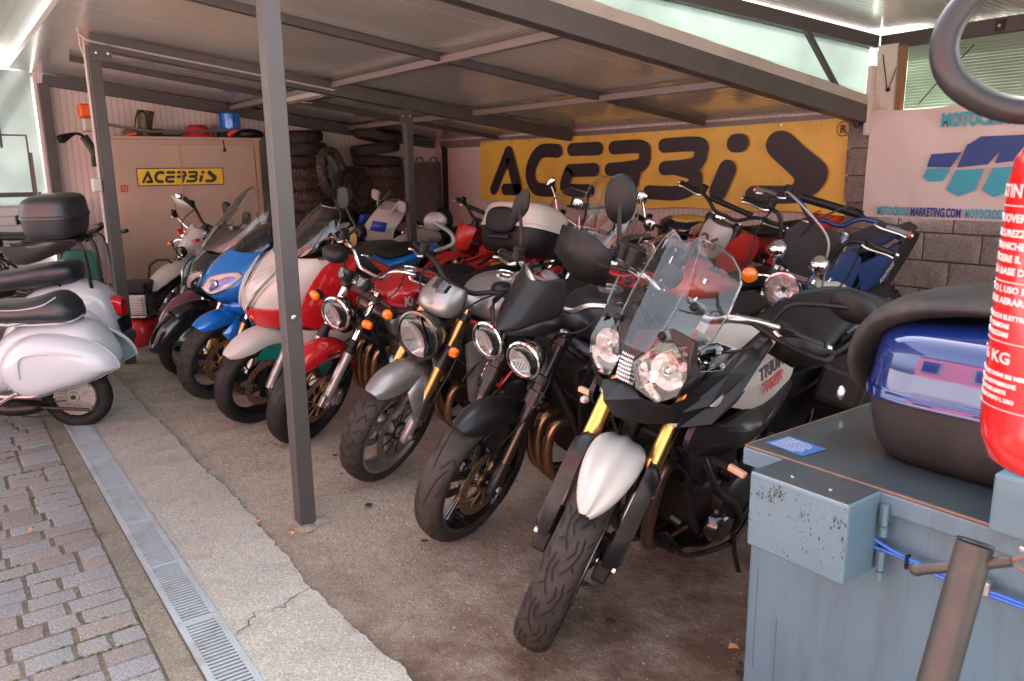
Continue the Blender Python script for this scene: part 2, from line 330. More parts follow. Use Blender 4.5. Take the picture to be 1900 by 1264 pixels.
# pavers
pav = empty('brick_paving', None, None); pav['kind'] = 'structure'
bricks = {}
def brick_mesh(L, k):
    key = (L, k)
    if key not in bricks:
        g = G(); w = .094; Lh = L-.013; n = 5
        V = []
        rim = []
        for s in range(4):
            cx, cy = [(-1, -1), (1, -1), (1, 1), (-1, 1)][s]; nx, ny = [(-1, -1), (1, -1), (1, 1), (-1, 1)][(s+1) % 4]
            for q in range(3):
                t = q/3; rim.append(((cx+(nx-cx)*t)*w/2+random.uniform(-.0025, .0025), (cy+(ny-cy)*t)*Lh/2+random.uniform(-.003, .003)))
        bot = [Vector((x*1.0, y*1.0, -.03)) for x, y in rim]; mid = [Vector((x, y, -.004)) for x, y in rim]
        top = [Vector((x-math.copysign(.0045, x), y-math.copysign(.0045, y), .001+random.uniform(-.0008, .0008))) for x, y in rim]
        g.rings([bot, mid, top], True); me = g.obj('tmp', BRK[k], smooth=False); bricks[key] = me.data; bpy.data.objects.remove(me)
    return bricks[key]
nb = 0; stuffg = G()
for ix in range(-44, 14):
    x = ix*.104+.03; y = -.748-random.uniform(0, .004)
    sl = (ix*7) % 3
    while y > -1.95:
        L = random.choice([.19, .19, .19, .145, .105, .165]); yc = y-L/2; y -= L
        vis = x > -2.45 and x < .95 and yc > -1.32
        if vis and nb < 296:
            o = bpy.data.objects.new('brick', brick_mesh(L, random.choice([0, 0, 0, 1, 1, 2, 3, 3]))); SC.collection.objects.link(o)
            o.parent = pav; o.location = (x+random.uniform(-.002, .002), yc, random.uniform(-.003, .003)); o.rotation_euler = (random.uniform(-.012, .012), random.uniform(-.015, .015), random.uniform(-.012, .012)); nb += 1
        else: stuffg.box((x, yc, -.014), (.094, L-.012, .03))
o = stuffg.obj('far_bricks', BRK[0], smooth=False, par=pav); o['kind'] = 'stuff'
# moss tufts in the joints
g = G()
for k in range(1600):
    x = round((random.uniform(-2.3, .9)-.03)/.104)*.104+.03+.052+random.gauss(0, .004); y = random.uniform(-1.3, -.74)
    if NZ.noise(Vector((x*3, y*3, 5))) < .12: continue
    r = random.uniform(.002, .006); g.ell((x, y, -.004+random.uniform(0, .006)), (r, r*1.6, r*.8), 6)
tag(g.obj('moss', mat('moss_green', (.075, .10, .02), .95, var=.4)), 'moss growing in the joints between the pavers', 'moss', kind='stuff')
# drain channel with slotted grates
dr = empty('drain_channel', None, None); dr['kind'] = 'structure'
G().box((-1.5, -.595, -.06), (11, .15, .004)).box((-1.5, -.664, -.03), (11, .004, .07)).box((-1.5, -.526, -.03), (11, .004, .07)).obj('channel_trough', mat('trough_dirt', (.09, .08, .07), .9, dirt=(.05, .05, .04), dirtamt=.6), par=dr, smooth=False)
L = .97; gg = G(); y0, y1 = -.662, -.528
gg.box((L/2, y0+.010, .012), (L-.004, .020, .006)).box((L/2, y1-.010, .012), (L-.004, .020, .006)); gg.box((L/2, y0+.002, .002), (L-.004, .003, .022)).box((L/2, y1-.002, .002), (L-.004, .003, .022))
k = .0
while k < L-.01:
    wide = .03 if abs(k-L/2) < .012 or k < .005 else .0105
    gg.box((k+wide/2+.002, -.595, .0115), (wide, .096, .005)); k += wide+.0095
for i in range(44):
    gg.ell((.02+i*.0215, y0+.013, .0152), (.0022, .0022, .0012), 6); gg.ell((.02+i*.0215, y1-.013, .0152), (.0022, .0022, .0012), 6)
o0 = gg.obj('slotted_grate', GALV, par=dr, ang=30)
for i in range(8):
    o = o0 if i == 0 else o0.copy()
    if i: SC.collection.objects.link(o)
    o.location = (-4.46+i*L+.12, 0, random.uniform(-.001, .001))
# leaves and twigs on the floor
LEAF = mat('dry_leaf', (.45, .22, .09), .8, var=.4)
for (x, y, s, a, lb) in ((1.73, .72, .03, 1, 'curled brown leaf on the floor between the tall wheel and the blue cabinet'), (.10, -.10, .022, 2, 'small dry leaf on the floor near the foot of the front post'), (-.1, -.18, .02, .3, 'yellowish dry leaf at the edge of the concrete strip'), (-.62, -.98, .02, 2, 'little orange leaf lying on the pavers'), (.15, .75, .018, 1, 'brown leaf between the two black and grey motorcycles'), (-1.2, -.9, .018, .4, 'tiny yellow leaf on the pavers farther back')):
    g = G(); n = 9; c = V3(x, y, .026); pts = [c+V3(math.cos(a+i*2*math.pi/n)*s*(1 if i % 2 else .55), math.sin(a+i*2*math.pi/n)*s*.8*(1 if i % 2 else .55), .006*math.sin(i*2.1)) for i in range(n)]
    g.add([c+V3(0, 0, .006)]+pts, [(0, i+1, (i+1) % n+1) for i in range(n)]); tag(g.obj('leaf', LEAF, sol=.0008), lb, 'leaf')

# ---- steel frame
def beamobj(name, a, b, wd, ht, m, label, cat='beam', group=None, **k):
    o = G().beam(a, b, wd, ht).obj(name, m, smooth=False, bev=.004); return tag(o, label, cat, group)
def post(x, y, s, z0, z1, label, extra=None):
    p = empty('steel_post', label, 'post', (x, y, 0), group='steel posts of the shed')
    G().box((0, 0, (z0+z1)/2), (s, s, z1-z0)).obj('column', POSTM, par=p, smooth=False, bev=.004)
    return p
p0 = post(-.012, 0, .072, 0, 2.45, 'grey square steel post in the middle foreground, standing free in front of the motorcycles')
G().box((0, 0, 2.28), (.079, .079, .006)).box((0, 0, 2.25), (.079, .079, .005)).tube([(.02, -.04, 2.28), (-.03, -.045, 2.2), (-.045, -.04, 2.15)], .003, 6, 3).obj('wire_tie', WHT, par=p0)
G().lathe([(0, 0), (.012, 0), (.012, .004), (.006, .006), (.006, .014), (0, .014)], (.0355, -.0, .92), (1, 0, 0), 8).obj('bolt', STL, par=p0)
g = G()
for i in range(9): g.ell((random.uniform(-.06, .07), random.uniform(-.04, .07), .004), (random.uniform(.03, .06), random.uniform(.03, .05), random.uniform(.003, .008)), 8)
g.obj('mortar_foot', FLOOR, par=p0)
p1 = post(-3.76, 0, .085, 0, 2.45, 'grey steel post at the left corner of the motorcycles, with white conduit and switch box')
G().tube([(.0, -.056, 2.5), (.0, -.056, .98)], .012, 8).tube([(-.0, -.082, 2.62), (0, -.082, 2.45), (.0, -.058, 2.36), (.0, -.057, 1)], .008, 8).obj('conduit', WHT, par=p1)
G().box((0, -.085, 1.43), (.08, .06, .10)).obj('switch_box', mat('switch_box_grey', (.55, .55, .54), .4), par=p1, smooth=False, bev=.006)
p2 = post(-6.72, -.02, .10, 0, 2.45, 'grey steel post at the far left end of the shed front, beside the pale gate')
p3 = post(-3.76, 2.66, .075, 0, ZR(2.66)-.12, 'thin grey steel post deep inside the shed under the roof beam, beside the tyre stack')
for x, wd, ht, lab in ((-6.72, .08, .11, 'dark steel roof beam along the top of the left wall'), (-3.76, .09, .12, 'dark steel roof beam running back from the left front post'), (-.27, .10, .13, 'heavy dark steel roof beam running back from the front post to the yellow banner')):
    beamobj('roof_beam', (x, -.02, ZR(0)-.07), (x, 4.70, ZR(4.75)-.065), wd, ht, POSTM, lab, 'beam')
for x, lab in ((-5.15, 'thin brown steel purlin under the left part of the roof'), (-1.86, 'thin brown steel purlin between the two middle roof beams')):
    beamobj('roof_purlin', (x, .03, ZR(0)-.03), (x, 4.70, ZR(4.75)-.03), .045, .055, POSTM, lab, 'purlin')
for y, k in ((1.9, 'nearer'), (3.4, 'farther')):
    for x0, x1, s in ((-6.67, -3.81, 'left'), (-3.71, -.33, 'right')):
        beamobj('cross_bar', (x0, y, ZR(y)-.045), (x1, y, ZR(y)-.045), .05, .05, POST2M, '%s pale cross bar under the %s part of the shed ceiling' % (k, s), 'cross bar')
beamobj('eave_beam', (-12, -.02, 2.635), (1.2, -.02, 2.635), .07, .12, POSTM, 'long steel eave beam along the front of the shed roof')
G().beam((-12, -.075, 2.64), (-2.6, -.075, 2.64), .03, .05).beam((-12, -.10, 2.60), (-2.6, -.10, 2.60), .015, .02).obj('rail', mat('rail_beige', (.6, .52, .45), .4, var=.1), smooth=False)
tag(bpy.data.objects['rail'], 'pale sliding-door rail fixed along the eave beam', 'rail')
tag(G().tube([(-4.1, -.10, 2.70), (-2.2, -.10, 2.70)], .017, 10).box((-3.75, -.10, 2.68), (.02, .05, .06)).tube([(-3.80, -.1, 2.70), (-3.79, -.09, 2.60), (-3.72, -.06, 2.5), (-3.72, .12, 2.46), (-3.70, 1.0, 2.34), (-3.70, 1.9, 2.22)], .008, 6, 3).obj('conduit_pipe', WHT), 'white conduit pipe fixed to the outside of the eave beam', 'pipe')
# ceiling panels
shed = empty('shed_roof', None, None); shed['kind'] = 'structure'
x = -6.85
while x < -.26:
    x1 = min(x+.985, -.24); a, b = x+.003, x1-.003
    G().add([V3(a, -.3, ZR(-.3)), V3(b, -.3, ZR(-.3)), V3(b, 4.82, ZR(4.82)), V3(a, 4.82, ZR(4.82)), V3(a, -.3, ZR(-.3)+.05), V3(b, -.3, ZR(-.3)+.05), V3(b, 4.82, ZR(4.82)+.05), V3(a, 4.82, ZR(4.82)+.05)],
            [(0, 3, 2, 1), (4, 5, 6, 7), (0, 1, 5, 4), (1, 2, 6, 5), (2, 3, 7, 6), (3, 0, 4, 7)]).obj('ceiling_panel', CEIL, par=shed, smooth=False)
    x = x1
G().box((-3.55, 2.3, 2.335), (6.5, 5.1, .006), Euler((R(-7.4), 0, 0)).to_matrix()).obj('roof_skin', GALV, par=shed, smooth=False)
# canopy in front of the eave, left
CAN = ribbed('canopy_sheet', (.50, .48, .43), 3, 'Y', .4, dk=.2)
can = empty('front_canopy', None, None); can['kind'] = 'structure'
for i in range(6):
    y1 = -.14-i*.5; G().box((-5.8, y1-.248, 2.80+.02*i), (12, .49, .04)).obj('ceiling_panel', CAN, par=can, smooth=False)
# right high roof
hi = empty('high_roof', None, None); hi['kind'] = 'structure'
for i in range(4):
    a = -.33+i*.95; G().add([V3(a, .9, 2.62), V3(a+.944, .9, 2.62), V3(a+.944, 4.9, 2.46), V3(a, 4.9, 2.46), V3(a, .9, 2.67), V3(a+.944, .9, 2.67), V3(a+.944, 4.9, 2.51), V3(a, 4.9, 2.51)], [(0, 3, 2, 1), (4, 5, 6, 7), (0, 1, 5, 4), (1, 2, 6, 5), (2, 3, 7, 6), (3, 0, 4, 7)]).obj('ceiling_panel', CEIL, par=hi, smooth=False)
beamobj('upper_beam', (-.25, .9, 2.565), (-.25, 4.68, 2.40), .08, .09, POSTM, 'upper steel beam above the clear ribbed strip on the right')
beamobj('wall_top_beam', (-.20, 4.70, 2.39), (3.6, 4.70, 2.41), .06, .10, POSTM, 'steel beam along the top of the right rear wall')
beamobj('diagonal_brace', (-.22, 3.75, 2.42), (-.30, 4.62, 1.80), .035, .035, POSTM, 'diagonal steel brace in front of the clear ribbed strip', 'brace')
POLY = poly_mat('polycarbonate_clear', (.40, .45, .41), .8); POLYG = poly_mat('polycarbonate_green', (.58, .66, .58), .7)
st = empty('clear_strip', 'ribbed translucent strip between the heavy roof beam and the upper beam', 'roof light', (0, 0, 0))
g = G(); n = 26
for i in range(n):     # hollow ribs run along the strip
    t0, t1 = i/n, (i+.86)/n
    q = lambda y, t: V3(-.27, y, (ZR(y)-.01)*(1-t)+(2.60-.042*(y-.9))*t)
    g.add([q(1.0, t0), q(4.66, t0), q(4.66, t1), q(1.0, t1)], [(0, 1, 2, 3)])
g.add([V3(-.276, 1.0, ZR(1)), V3(-.276, 4.66, ZR(4.66)), V3(-.276, 4.66, 2.45), V3(-.276, 1.0, 2.60)], [(0, 1, 2, 3)]); g.obj('ribbed_sheet', POLY, par=st, smooth=False)
G().beam((-.25, 1.0, ZR(1.0)+.03), (-.25, 4.62, ZR(4.62)+.03), .03, .075).obj('gutter', mat('gutter_grey', (.42, .38, .35), .4, .2, var=.1, dirt=(.2, .17, .15), dirtamt=.5), par=st, smooth=False)

# ---- walls
wl = empty('left_wall', None, None); wl['kind'] = 'structure'
for i in range(5):
    y = -.1+i*.985; zt = ZR(y)-.14
    a, b = y+.003, y+.982; zb = ZR(b)
    G().add([V3(-6.8, a, 0), V3(-6.8, b, 0), V3(-6.8, b, zb), V3(-6.8, a, ZR(a))]+[V3(-6.85, a, 0), V3(-6.85, b, 0), V3(-6.85, b, zb), V3(-6.85, a, ZR(a))], [(0, 1, 2, 3), (7, 6, 5, 4), (0, 3, 7, 4), (1, 5, 6, 2), (3, 2, 6, 7)]).obj('wall_panel', WALLM, par=wl, smooth=False)
wr = empty('rear_wall', None, None); wr['kind'] = 'structure'
x = -6.85
while x < -.5:
    x1 = min(x+.985, -.40); G().box(((x+x1)/2, 4.80, .975), (x1-x-.006, .05, 1.95)).obj('wall_panel', WALLM2, par=wr, smooth=False); x = x1
G().box((-3.5, 4.755, ZR(4.75)-.075), (6.2, .03, .10)).obj('flashing', POST2M, par=wr, smooth=False)
tag(G().beam((-6.5, 4.745, 0), (-6.5, 4.745, ZR(4.7)-.1), .07, .05, (0, 1, 0)).obj('corner_post', MBK, smooth=False), 'dark narrow steel post in the rear left corner, left of the yellow banner', 'post')
# cement block wall under and beside the white banner
bw = empty('block_wall', 'rough grey cement block wall under the white banner', 'wall')
bm0 = {}
for r in range(10):
    z = .10+r*.205
    for c in range(12 if r < 6 else 1):
        wd = .39 if r < 6 else .20
        x = -.36+.20+(c*.40)-(0 if r % 2 else .20) if r < 6 else -.30
        if z > 1.9: continue
        if r < 6 and x-.195 < -.45: x += .10; wd = .19
        k = random.randrange(3); key = (k, wd)
        if key not in bm0:
            g = G(); nx, nz = 8, 5; rows = [[V3(-wd/2+wd*i/nx, random.uniform(-.006, .006) if 0 < i < nx and 0 < j < nz else .008, -.097+.194*j/nz) for i in range(nx+1)] for j in range(nz+1)]
            g.grid(rows); per = [rows[0][i] for i in range(nx+1)]+[rows[j][nx] for j in range(1, nz+1)]+[rows[nz][i] for i in range(nx-1, -1, -1)]+[rows[j][0] for j in range(nz-1, 0, -1)]
            g.rings([per, [p+V3(0, .07, 0) for p in per]], False); o = g.obj('t', BLOCK, ang=25); bm0[key] = o.data; bpy.data.objects.remove(o)
        o = bpy.data.objects.new('cement_block', bm0[key]); SC.collection.objects.link(o); o.parent = bw; o.location = (x, (4.70 if r < 6 else 4.665)+random.uniform(-.006, .006), z)
G().box((1.9, 4.775, .62), (4.6, .05, 1.26)).box((-.30, 4.74, 1.0), (.2, .05, 1.5)).obj('mortar', mat('mortar', (.16, .14, .125), .95, var=.3, bump=.8), par=bw, smooth=False)
wp = empty('white_pillar', 'white painted boxed pillar between the yellow banner and the white banner', 'pillar')
G().box((-.13, 4.69, 2.06), (.15, .06, .62)).obj('pillar_face', mat('dirty_white_wall', (.6, .56, .5), .7, dirt=(.2, .16, .12), dirtamt=.7, dscale=4), par=wp, smooth=False)
G().box((-.225, 4.65, 1.98), (.035, .10, .5)).obj('gutter_pipe', mat('pipe_beige', (.5, .46, .4), .5), par=wp, smooth=False, bev=.008)
tag(G().box((-.015, 4.67, 2.10), (.045, .04, .50)).obj('wooden_batten', mat('brown_wood', (.22, .11, .05), .7, var=.3, stretch=(1, 1, .1))), 'brown wooden batten beside the white pillar', 'batten')
g = G()
for i in range(24): g.box((1.72, 4.735, 1.92+i*.0205), (3.46, .006, .0175))
g.box((1.6, 4.742, 2.12), (3.8, .004, .46)); tag(g.obj('ribbed_window', POLYG, smooth=False), 'greenish ribbed translucent sheet above the white banner', 'window')

# cables / cobweb twigs on the sheet
for (pts, lb) in (([(.10, 4.715, 1.93), (.25, 4.71, 2.10), (.33, 4.71, 2.18), (.45, 4.71, 2.3)], 'dark dusty cobweb strand across the greenish ribbed sheet'), ([(-.16, 4.65, 2.3), (-.12, 4.65, 2.12), (-.10, 4.65, 2.05), (-.05, 4.65, 2.2)], 'dark dusty cobweb strand across the white pillar')):
    tag(G().tube(pts, .004, 5, 4).ell(pts[2], (.02, .012, .018), 8).obj('cobweb', DKM), lb, 'cobweb')

# ---- custom rounded capitals for the yellow banners (strokes with round ends), unit height 1
def glyphs():
    return [  # (x offset, list of strokes (points, half thickness))
     (0.0, [([(.13, .11), (.60, .86)], .115), ([(.62, .86), (.87, .17)], .135), ([(.50, .12), (.86, .12)], .12)]),
     (1.05, [([(.95, .86), (.52, .86), (.27, .64), (.21, .38), (.38, .15), (.78, .12)], .13)]),
     (2.02, [([(.36, .87), (.98, .87)], .12), ([(.90, .50), (.30, .49)], .12), ([(.28, .46), (.20, .16), (.80, .12)], .12)]),
     (3.06, [([(.30, .87), (.86, .87), (.96, .76), (.86, .56), (.22, .50)], .115), ([(.74, .46), (.66, .13)], .145)]),
     (4.10, [([(.30, .87), (.90, .87), (.98, .76), (.86, .56), (.32, .51)], .115), ([(.55, .51), (.86, .42), (.88, .26), (.60, .12), (.02, .12)], .115)]),
     (5.22, [([(.42, .86), (.50, .86)], .135), ([(.31, .48), (.17, .15)], .145)]),
     (5.84, [([(.27, .82), (.31, .93), (.42, 1.0), (.56, .99), (.68, .91), (.82, .78), (1.0, .64), (1.12, .53), (1.16, .42), (1.13, .29), (1.02, .15), (.84, .05), (.66, .0), (.12, .0), (.03, .06), (.0, .14), (.05, .21), (.16, .245), (.62, .25), (.70, .28), (.71, .34), (.62, .43), (.42, .60), (.31, .71)], None)]),
    ]
def bannertext(M, W, Hh, m, z=.002, par=None, name='lettering'):
    tot = 7.02; g = G(); sx = W/tot
    for gi, (ox, strokes) in enumerate(glyphs()):
        for k, (pts, ht) in enumerate(strokes):
            zz = z+.0004
            q = lambda p: M @ Vector(((ox+p[0])*sx, p[1]*Hh, zz))
            if ht is None:
                S_ = spline([(x, y, 0) for x, y in pts]+[(*pts[0], 0)], 3)[:-1]; g.add([q(p) for p in S_], [tuple(range(len(S_)))]); continue
            P = spline([(x, y, 0) for x, y in pts], 6 if len(pts) > 2 else 1) if len(pts) > 2 else [Vector((*p, 0)) for p in pts]
            for i, p in enumerate(P):
                zz += .00003; g.add([q(p+Vector((math.cos(a*math.pi/12), math.sin(a*math.pi/12), 0))*ht) for a in range(24)], [tuple(range(24))])
                if i < len(P)-1:
                    d = (P[i+1]-p).normalized(); n = Vector((-d.y, d.x, 0))*ht; zz += .00003; g.add([q(p+n), q(P[i+1]+n), q(P[i+1]-n), q(p-n)], [(0, 1, 2, 3)])
    return g.obj(name, m, par=par, smooth=False)
YEL = mat('yellow_vinyl', (.78, .52, .085), .42, var=.07, nscale=3, dirt=(.48, .24, .06), dirtamt=.4, dscale=1.6, bump=.15, bscale=25)
INK = mat('dark_print', (.035, .022, .028), .45)
bn = empty('yellow_banner', 'long yellow vinyl banner with big dark rounded letters on the rear wall', 'banner')
g = G(); rows = []
for j in range(9):
    rows.append([V3(-5.60+5.27*i/60, 4.735-.012*abs(math.sin(i*.33))*abs(j-4)/4-(.01 if j == 0 else 0), 1.125+.75*j/8-(.012*math.sin(math.pi*i/60) if j == 8 else 0)+(.01*math.sin(i*.5) if j in (0,) else 0)) for i in range(61)])
g.grid(rows).obj('banner_sheet', YEL, par=bn)
bannertext(basis((-5.36, 4.712, 1.20), (1, 0, 0), (0, 0, 1)), 4.80, .60, INK, 0, bn)
G().lathe([(.052, 0), (.058, 0), (.058, .002), (.052, .002)], (-.47, 4.714, 1.79), (0, -1, 0), 24, closed=True).obj('ring_mark', INK, par=bn)
lettering('R', .085, 'registered_letter', INK, basis((-.497, 4.712, 1.76), (1, 0, 0), (0, 0, 1)), bn, bold=.002)
g = G()
for i in range(16): g.lathe([(0, 0), (.012, 0), (.012, .004), (0, .006)], (-5.57+i*.348, 4.722, 1.855-.012*math.sin(math.pi*i/15)), (0, -1, 0), 8)
g.obj('eyelets', STL, par=bn)
# white banner
wb = empty('white_banner', 'white vinyl banner with blue angular emblem hung on the block wall at the right', 'banner')
WV = mat('white_vinyl', (.60, .55, .53), .5, var=.06, dirt=(.40, .33, .30), dirtamt=.5, dscale=2, bump=.15, bscale=25)
g = G(); g.grid([[V3(-.215+2.3*i/30, 4.645-.010*math.sin(i*.9+j)*(j/6), 1.125+.79*j/6-(0 if j < 6 else .02*math.sin(i*.35))) for i in range(31)] for j in range(7)]).obj('banner_sheet', WV, par=wb)
LB = mat('light_blue_print', (.035, .36, .48), .45); DB = mat('dark_blue_print', (.012, .05, .24), .45)
BX = lambda x, z: basis((x, 4.625, z), (1, 0, 0), (0, 0, 1))
T_ = lambda px, py: PYp(px, py, 4.63)
def ray(px, py): return FWD+RGT*((px-950)/1450)-UPV*((py-632)/1450)
def PYp(px, py, Y): d = ray(px, py); return CAM+d*((Y-CAM.y)/d.y)
def PXp(px, py, X): d = ray(px, py); return CAM+d*((X-CAM.x)/d.x)
def PZp(px, py, Z): d = ray(px, py); return CAM+d*((Z-CAM.z)/d.z)
def fit_text(s, size, nm, m, x, z, width, par, Y=4.622, bold=.003):
    o = lettering(s, size, nm, m, Matrix.Identity(4), par, bold=bold); w0 = max(v.co.x for v in o.data.vertices); o.data.transform(basis((x, Y, z), (1, 0, 0), (0, 0, 1)) @ Matrix.Diagonal((width/w0, 1, 1, 1))); return o
fit_text('MOTOCROSS', .085, 'web_lettering', LB, -.088, 1.145, .245, wb)
fit_text('MARKETING.COM', .085, 'web_lettering', DB, .166, 1.145, .352, wb)
fit_text('MOTOCROSS', .085, 'web_lettering', LB, .545, 1.145, .245, wb)
fit_text('MARKETING.COM', .085, 'web_lettering', DB, .80, 1.145, .352, wb)
fit_text('MOTOCROSS', .125, 'top_lettering', LB, .32, 1.765, .50, wb, bold=.006)
fit_text('MARKETING', .125, 'top_lettering', DB, .83, 1.765, .50, wb, bold=.006)
def flatpoly(name, px, m, Y, par):
    P = [PYp(x, y, Y) for x, y in px]; g = G(); g.prism(P, (0, .001, 0)); return g.obj(name, m, par=par, smooth=False)
zp = lambda a, b: (1260+a/2.969, b/2.969)
for pts, m in (([(1390, 850), (1555, 838), (1495, 922), (1365, 920)], DB), ([(1365, 928), (1495, 928), (1450, 998), (1370, 1000), (1342, 975)], LB), ([(1665, 752), (1960, 740), (1985, 870), (1740, 900), (1768, 830), (1700, 905), (1530, 924), (1585, 800)], DB), ([(1522, 938), (1682, 928), (1630, 1045), (1535, 1082), (1472, 1045)], LB), ([(1728, 926), (1900, 912), (1850, 1045), (1732, 1087), (1668, 1045)], LB), ([(1940, 915), (2080, 900), (2040, 1050), (1940, 1085), (1880, 1045)], LB)):
    flatpoly('emblem_piece', [zp(*q) for q in pts], m, 4.628, wb)
# ---- far left: bright sheeting, gate, roller door
lg = empty('left_end_wall', None, None); lg['kind'] = 'structure'
G().box((-7.0, -1.9, 1.85), (.02, 3.6, 1.5)).obj('translucent_panel', poly_mat('polycarbonate_white', (.42, .46, .45), .75), par=lg, smooth=False)
G().box((-7.0, -1.9, .60), (.03, 3.6, 1.2)).obj('shutter_panel', SHUT, par=lg, smooth=False)
gt = empty('metal_gate', 'tubular grey gate frame with pale sheet at the far left end', 'gate')
G().tube([(-6.9, -.8, 1.93), (-6.9, -.22, 1.93), (-6.9, -.22, 1.25)], .012, 8).tube([(-6.9, -.20, 1.75), (-6.9, -.20, .8)], .02, 8).obj('gate_frame', POSTM, par=gt)
G().box((-6.93, -.9, 1.31), (.02, 1.5, .05)).obj('gate_rail', POSTM, par=gt, smooth=False)
for y in (-.45, -1.2): tag(G().box((-6.97, y, 2.2), (.02, .025, .8)).obj('window_bar', POSTM, smooth=False), 'dark upright bar on the translucent sheet, %s' % ('nearer the corner post' if y > -1 else 'toward the left edge'), 'bar')

# ---- pink house and yard behind the camera (seen in reflections)
ph = empty('pink_house', 'pink rendered house across the yard, behind the camera', 'house')
PK = mat('pink_render', (.72, .20, .19), .8, var=.1, bump=.3)
G().box((4, -7.5, 2.6), (14, .3, 3.4)).obj('wall', PK, par=ph, smooth=False)
G().box((4, -7.48, .45), (14, .36, .9)).obj('plinth', mat('pale_plinth', (.6, .58, .55), .8), par=ph, smooth=False)
G().box((4, -7.5, 4.35), (14.4, .8, .12)).obj('roof', mat('roof_edge', (.3, .16, .12), .8), par=ph, smooth=False)
for x in (-1.6, .8, 3.4, 6.2, 9):
    o = G().box((x, -7.33, 2.2), (1.2, .06, 1.6)).obj('window', WHT, par=ph, smooth=False)
    G().box((x, -7.29, 2.2), (1.0, .03, 1.4)).obj('pane', mat('dark_pane', (.03, .035, .04), .05), par=ph, smooth=False)

# ---- trees behind the shed (dimly seen through the greenish sheet)
LF = mat('leaf_green', (.05, .10, .025), .6, var=.5, nscale=3)
for tx, ty, th, lb in ((.6, 7.0, 4.6, 'leafy tree behind the rear wall, seen dimly through the greenish sheet'), (3.2, 7.6, 5.2, 'taller leafy tree behind the rear wall at the right')):
    tr_ = empty('leafy_tree', lb, 'tree', (tx, ty, 0)); rn = random.Random(int(tx*10))
    G().tube([(0, 0, 0), (.05, .02, 1.2), (0, 0, 2.6), (.1, 0, th*.8)], [.14, .11, .08, .03], 10, 4).obj('trunk', mat('bark', (.1, .08, .06), .9, bump=.6), par=tr_)
    for k in range(6): a = k*1.05; G().tube([(0, 0, 1.4+k*.3), (.6*math.cos(a), .6*math.sin(a), 2.0+k*.35), (1.1*math.cos(a), 1.1*math.sin(a), 2.3+k*.4)], [.05, .03, .012], 6, 3).obj('limb', MC['bark'], par=tr_)
    g = G()
    for k in range(5200):
        while True:
            p = V3(rn.uniform(-1, 1), rn.uniform(-1, 1), rn.uniform(-1, 1))
            if p.length < 1 and NZ.noise(p*2.4+V3(tx, 0, 0)) > -.22: break
        c = V3(p.x*1.7, p.y*1.3, th*.55+p.z*th*.48); d = V3(rn.uniform(-1, 1), rn.uniform(-1, 1), rn.uniform(-1, 1)).normalized()*.09; e_ = d.orthogonal().normalized()*.045
        g.add([c-d, c+e_, c+d, c-e_], [(0, 1, 2, 3)])
    o = g.obj('crown', LF, par=tr_, smooth=False)
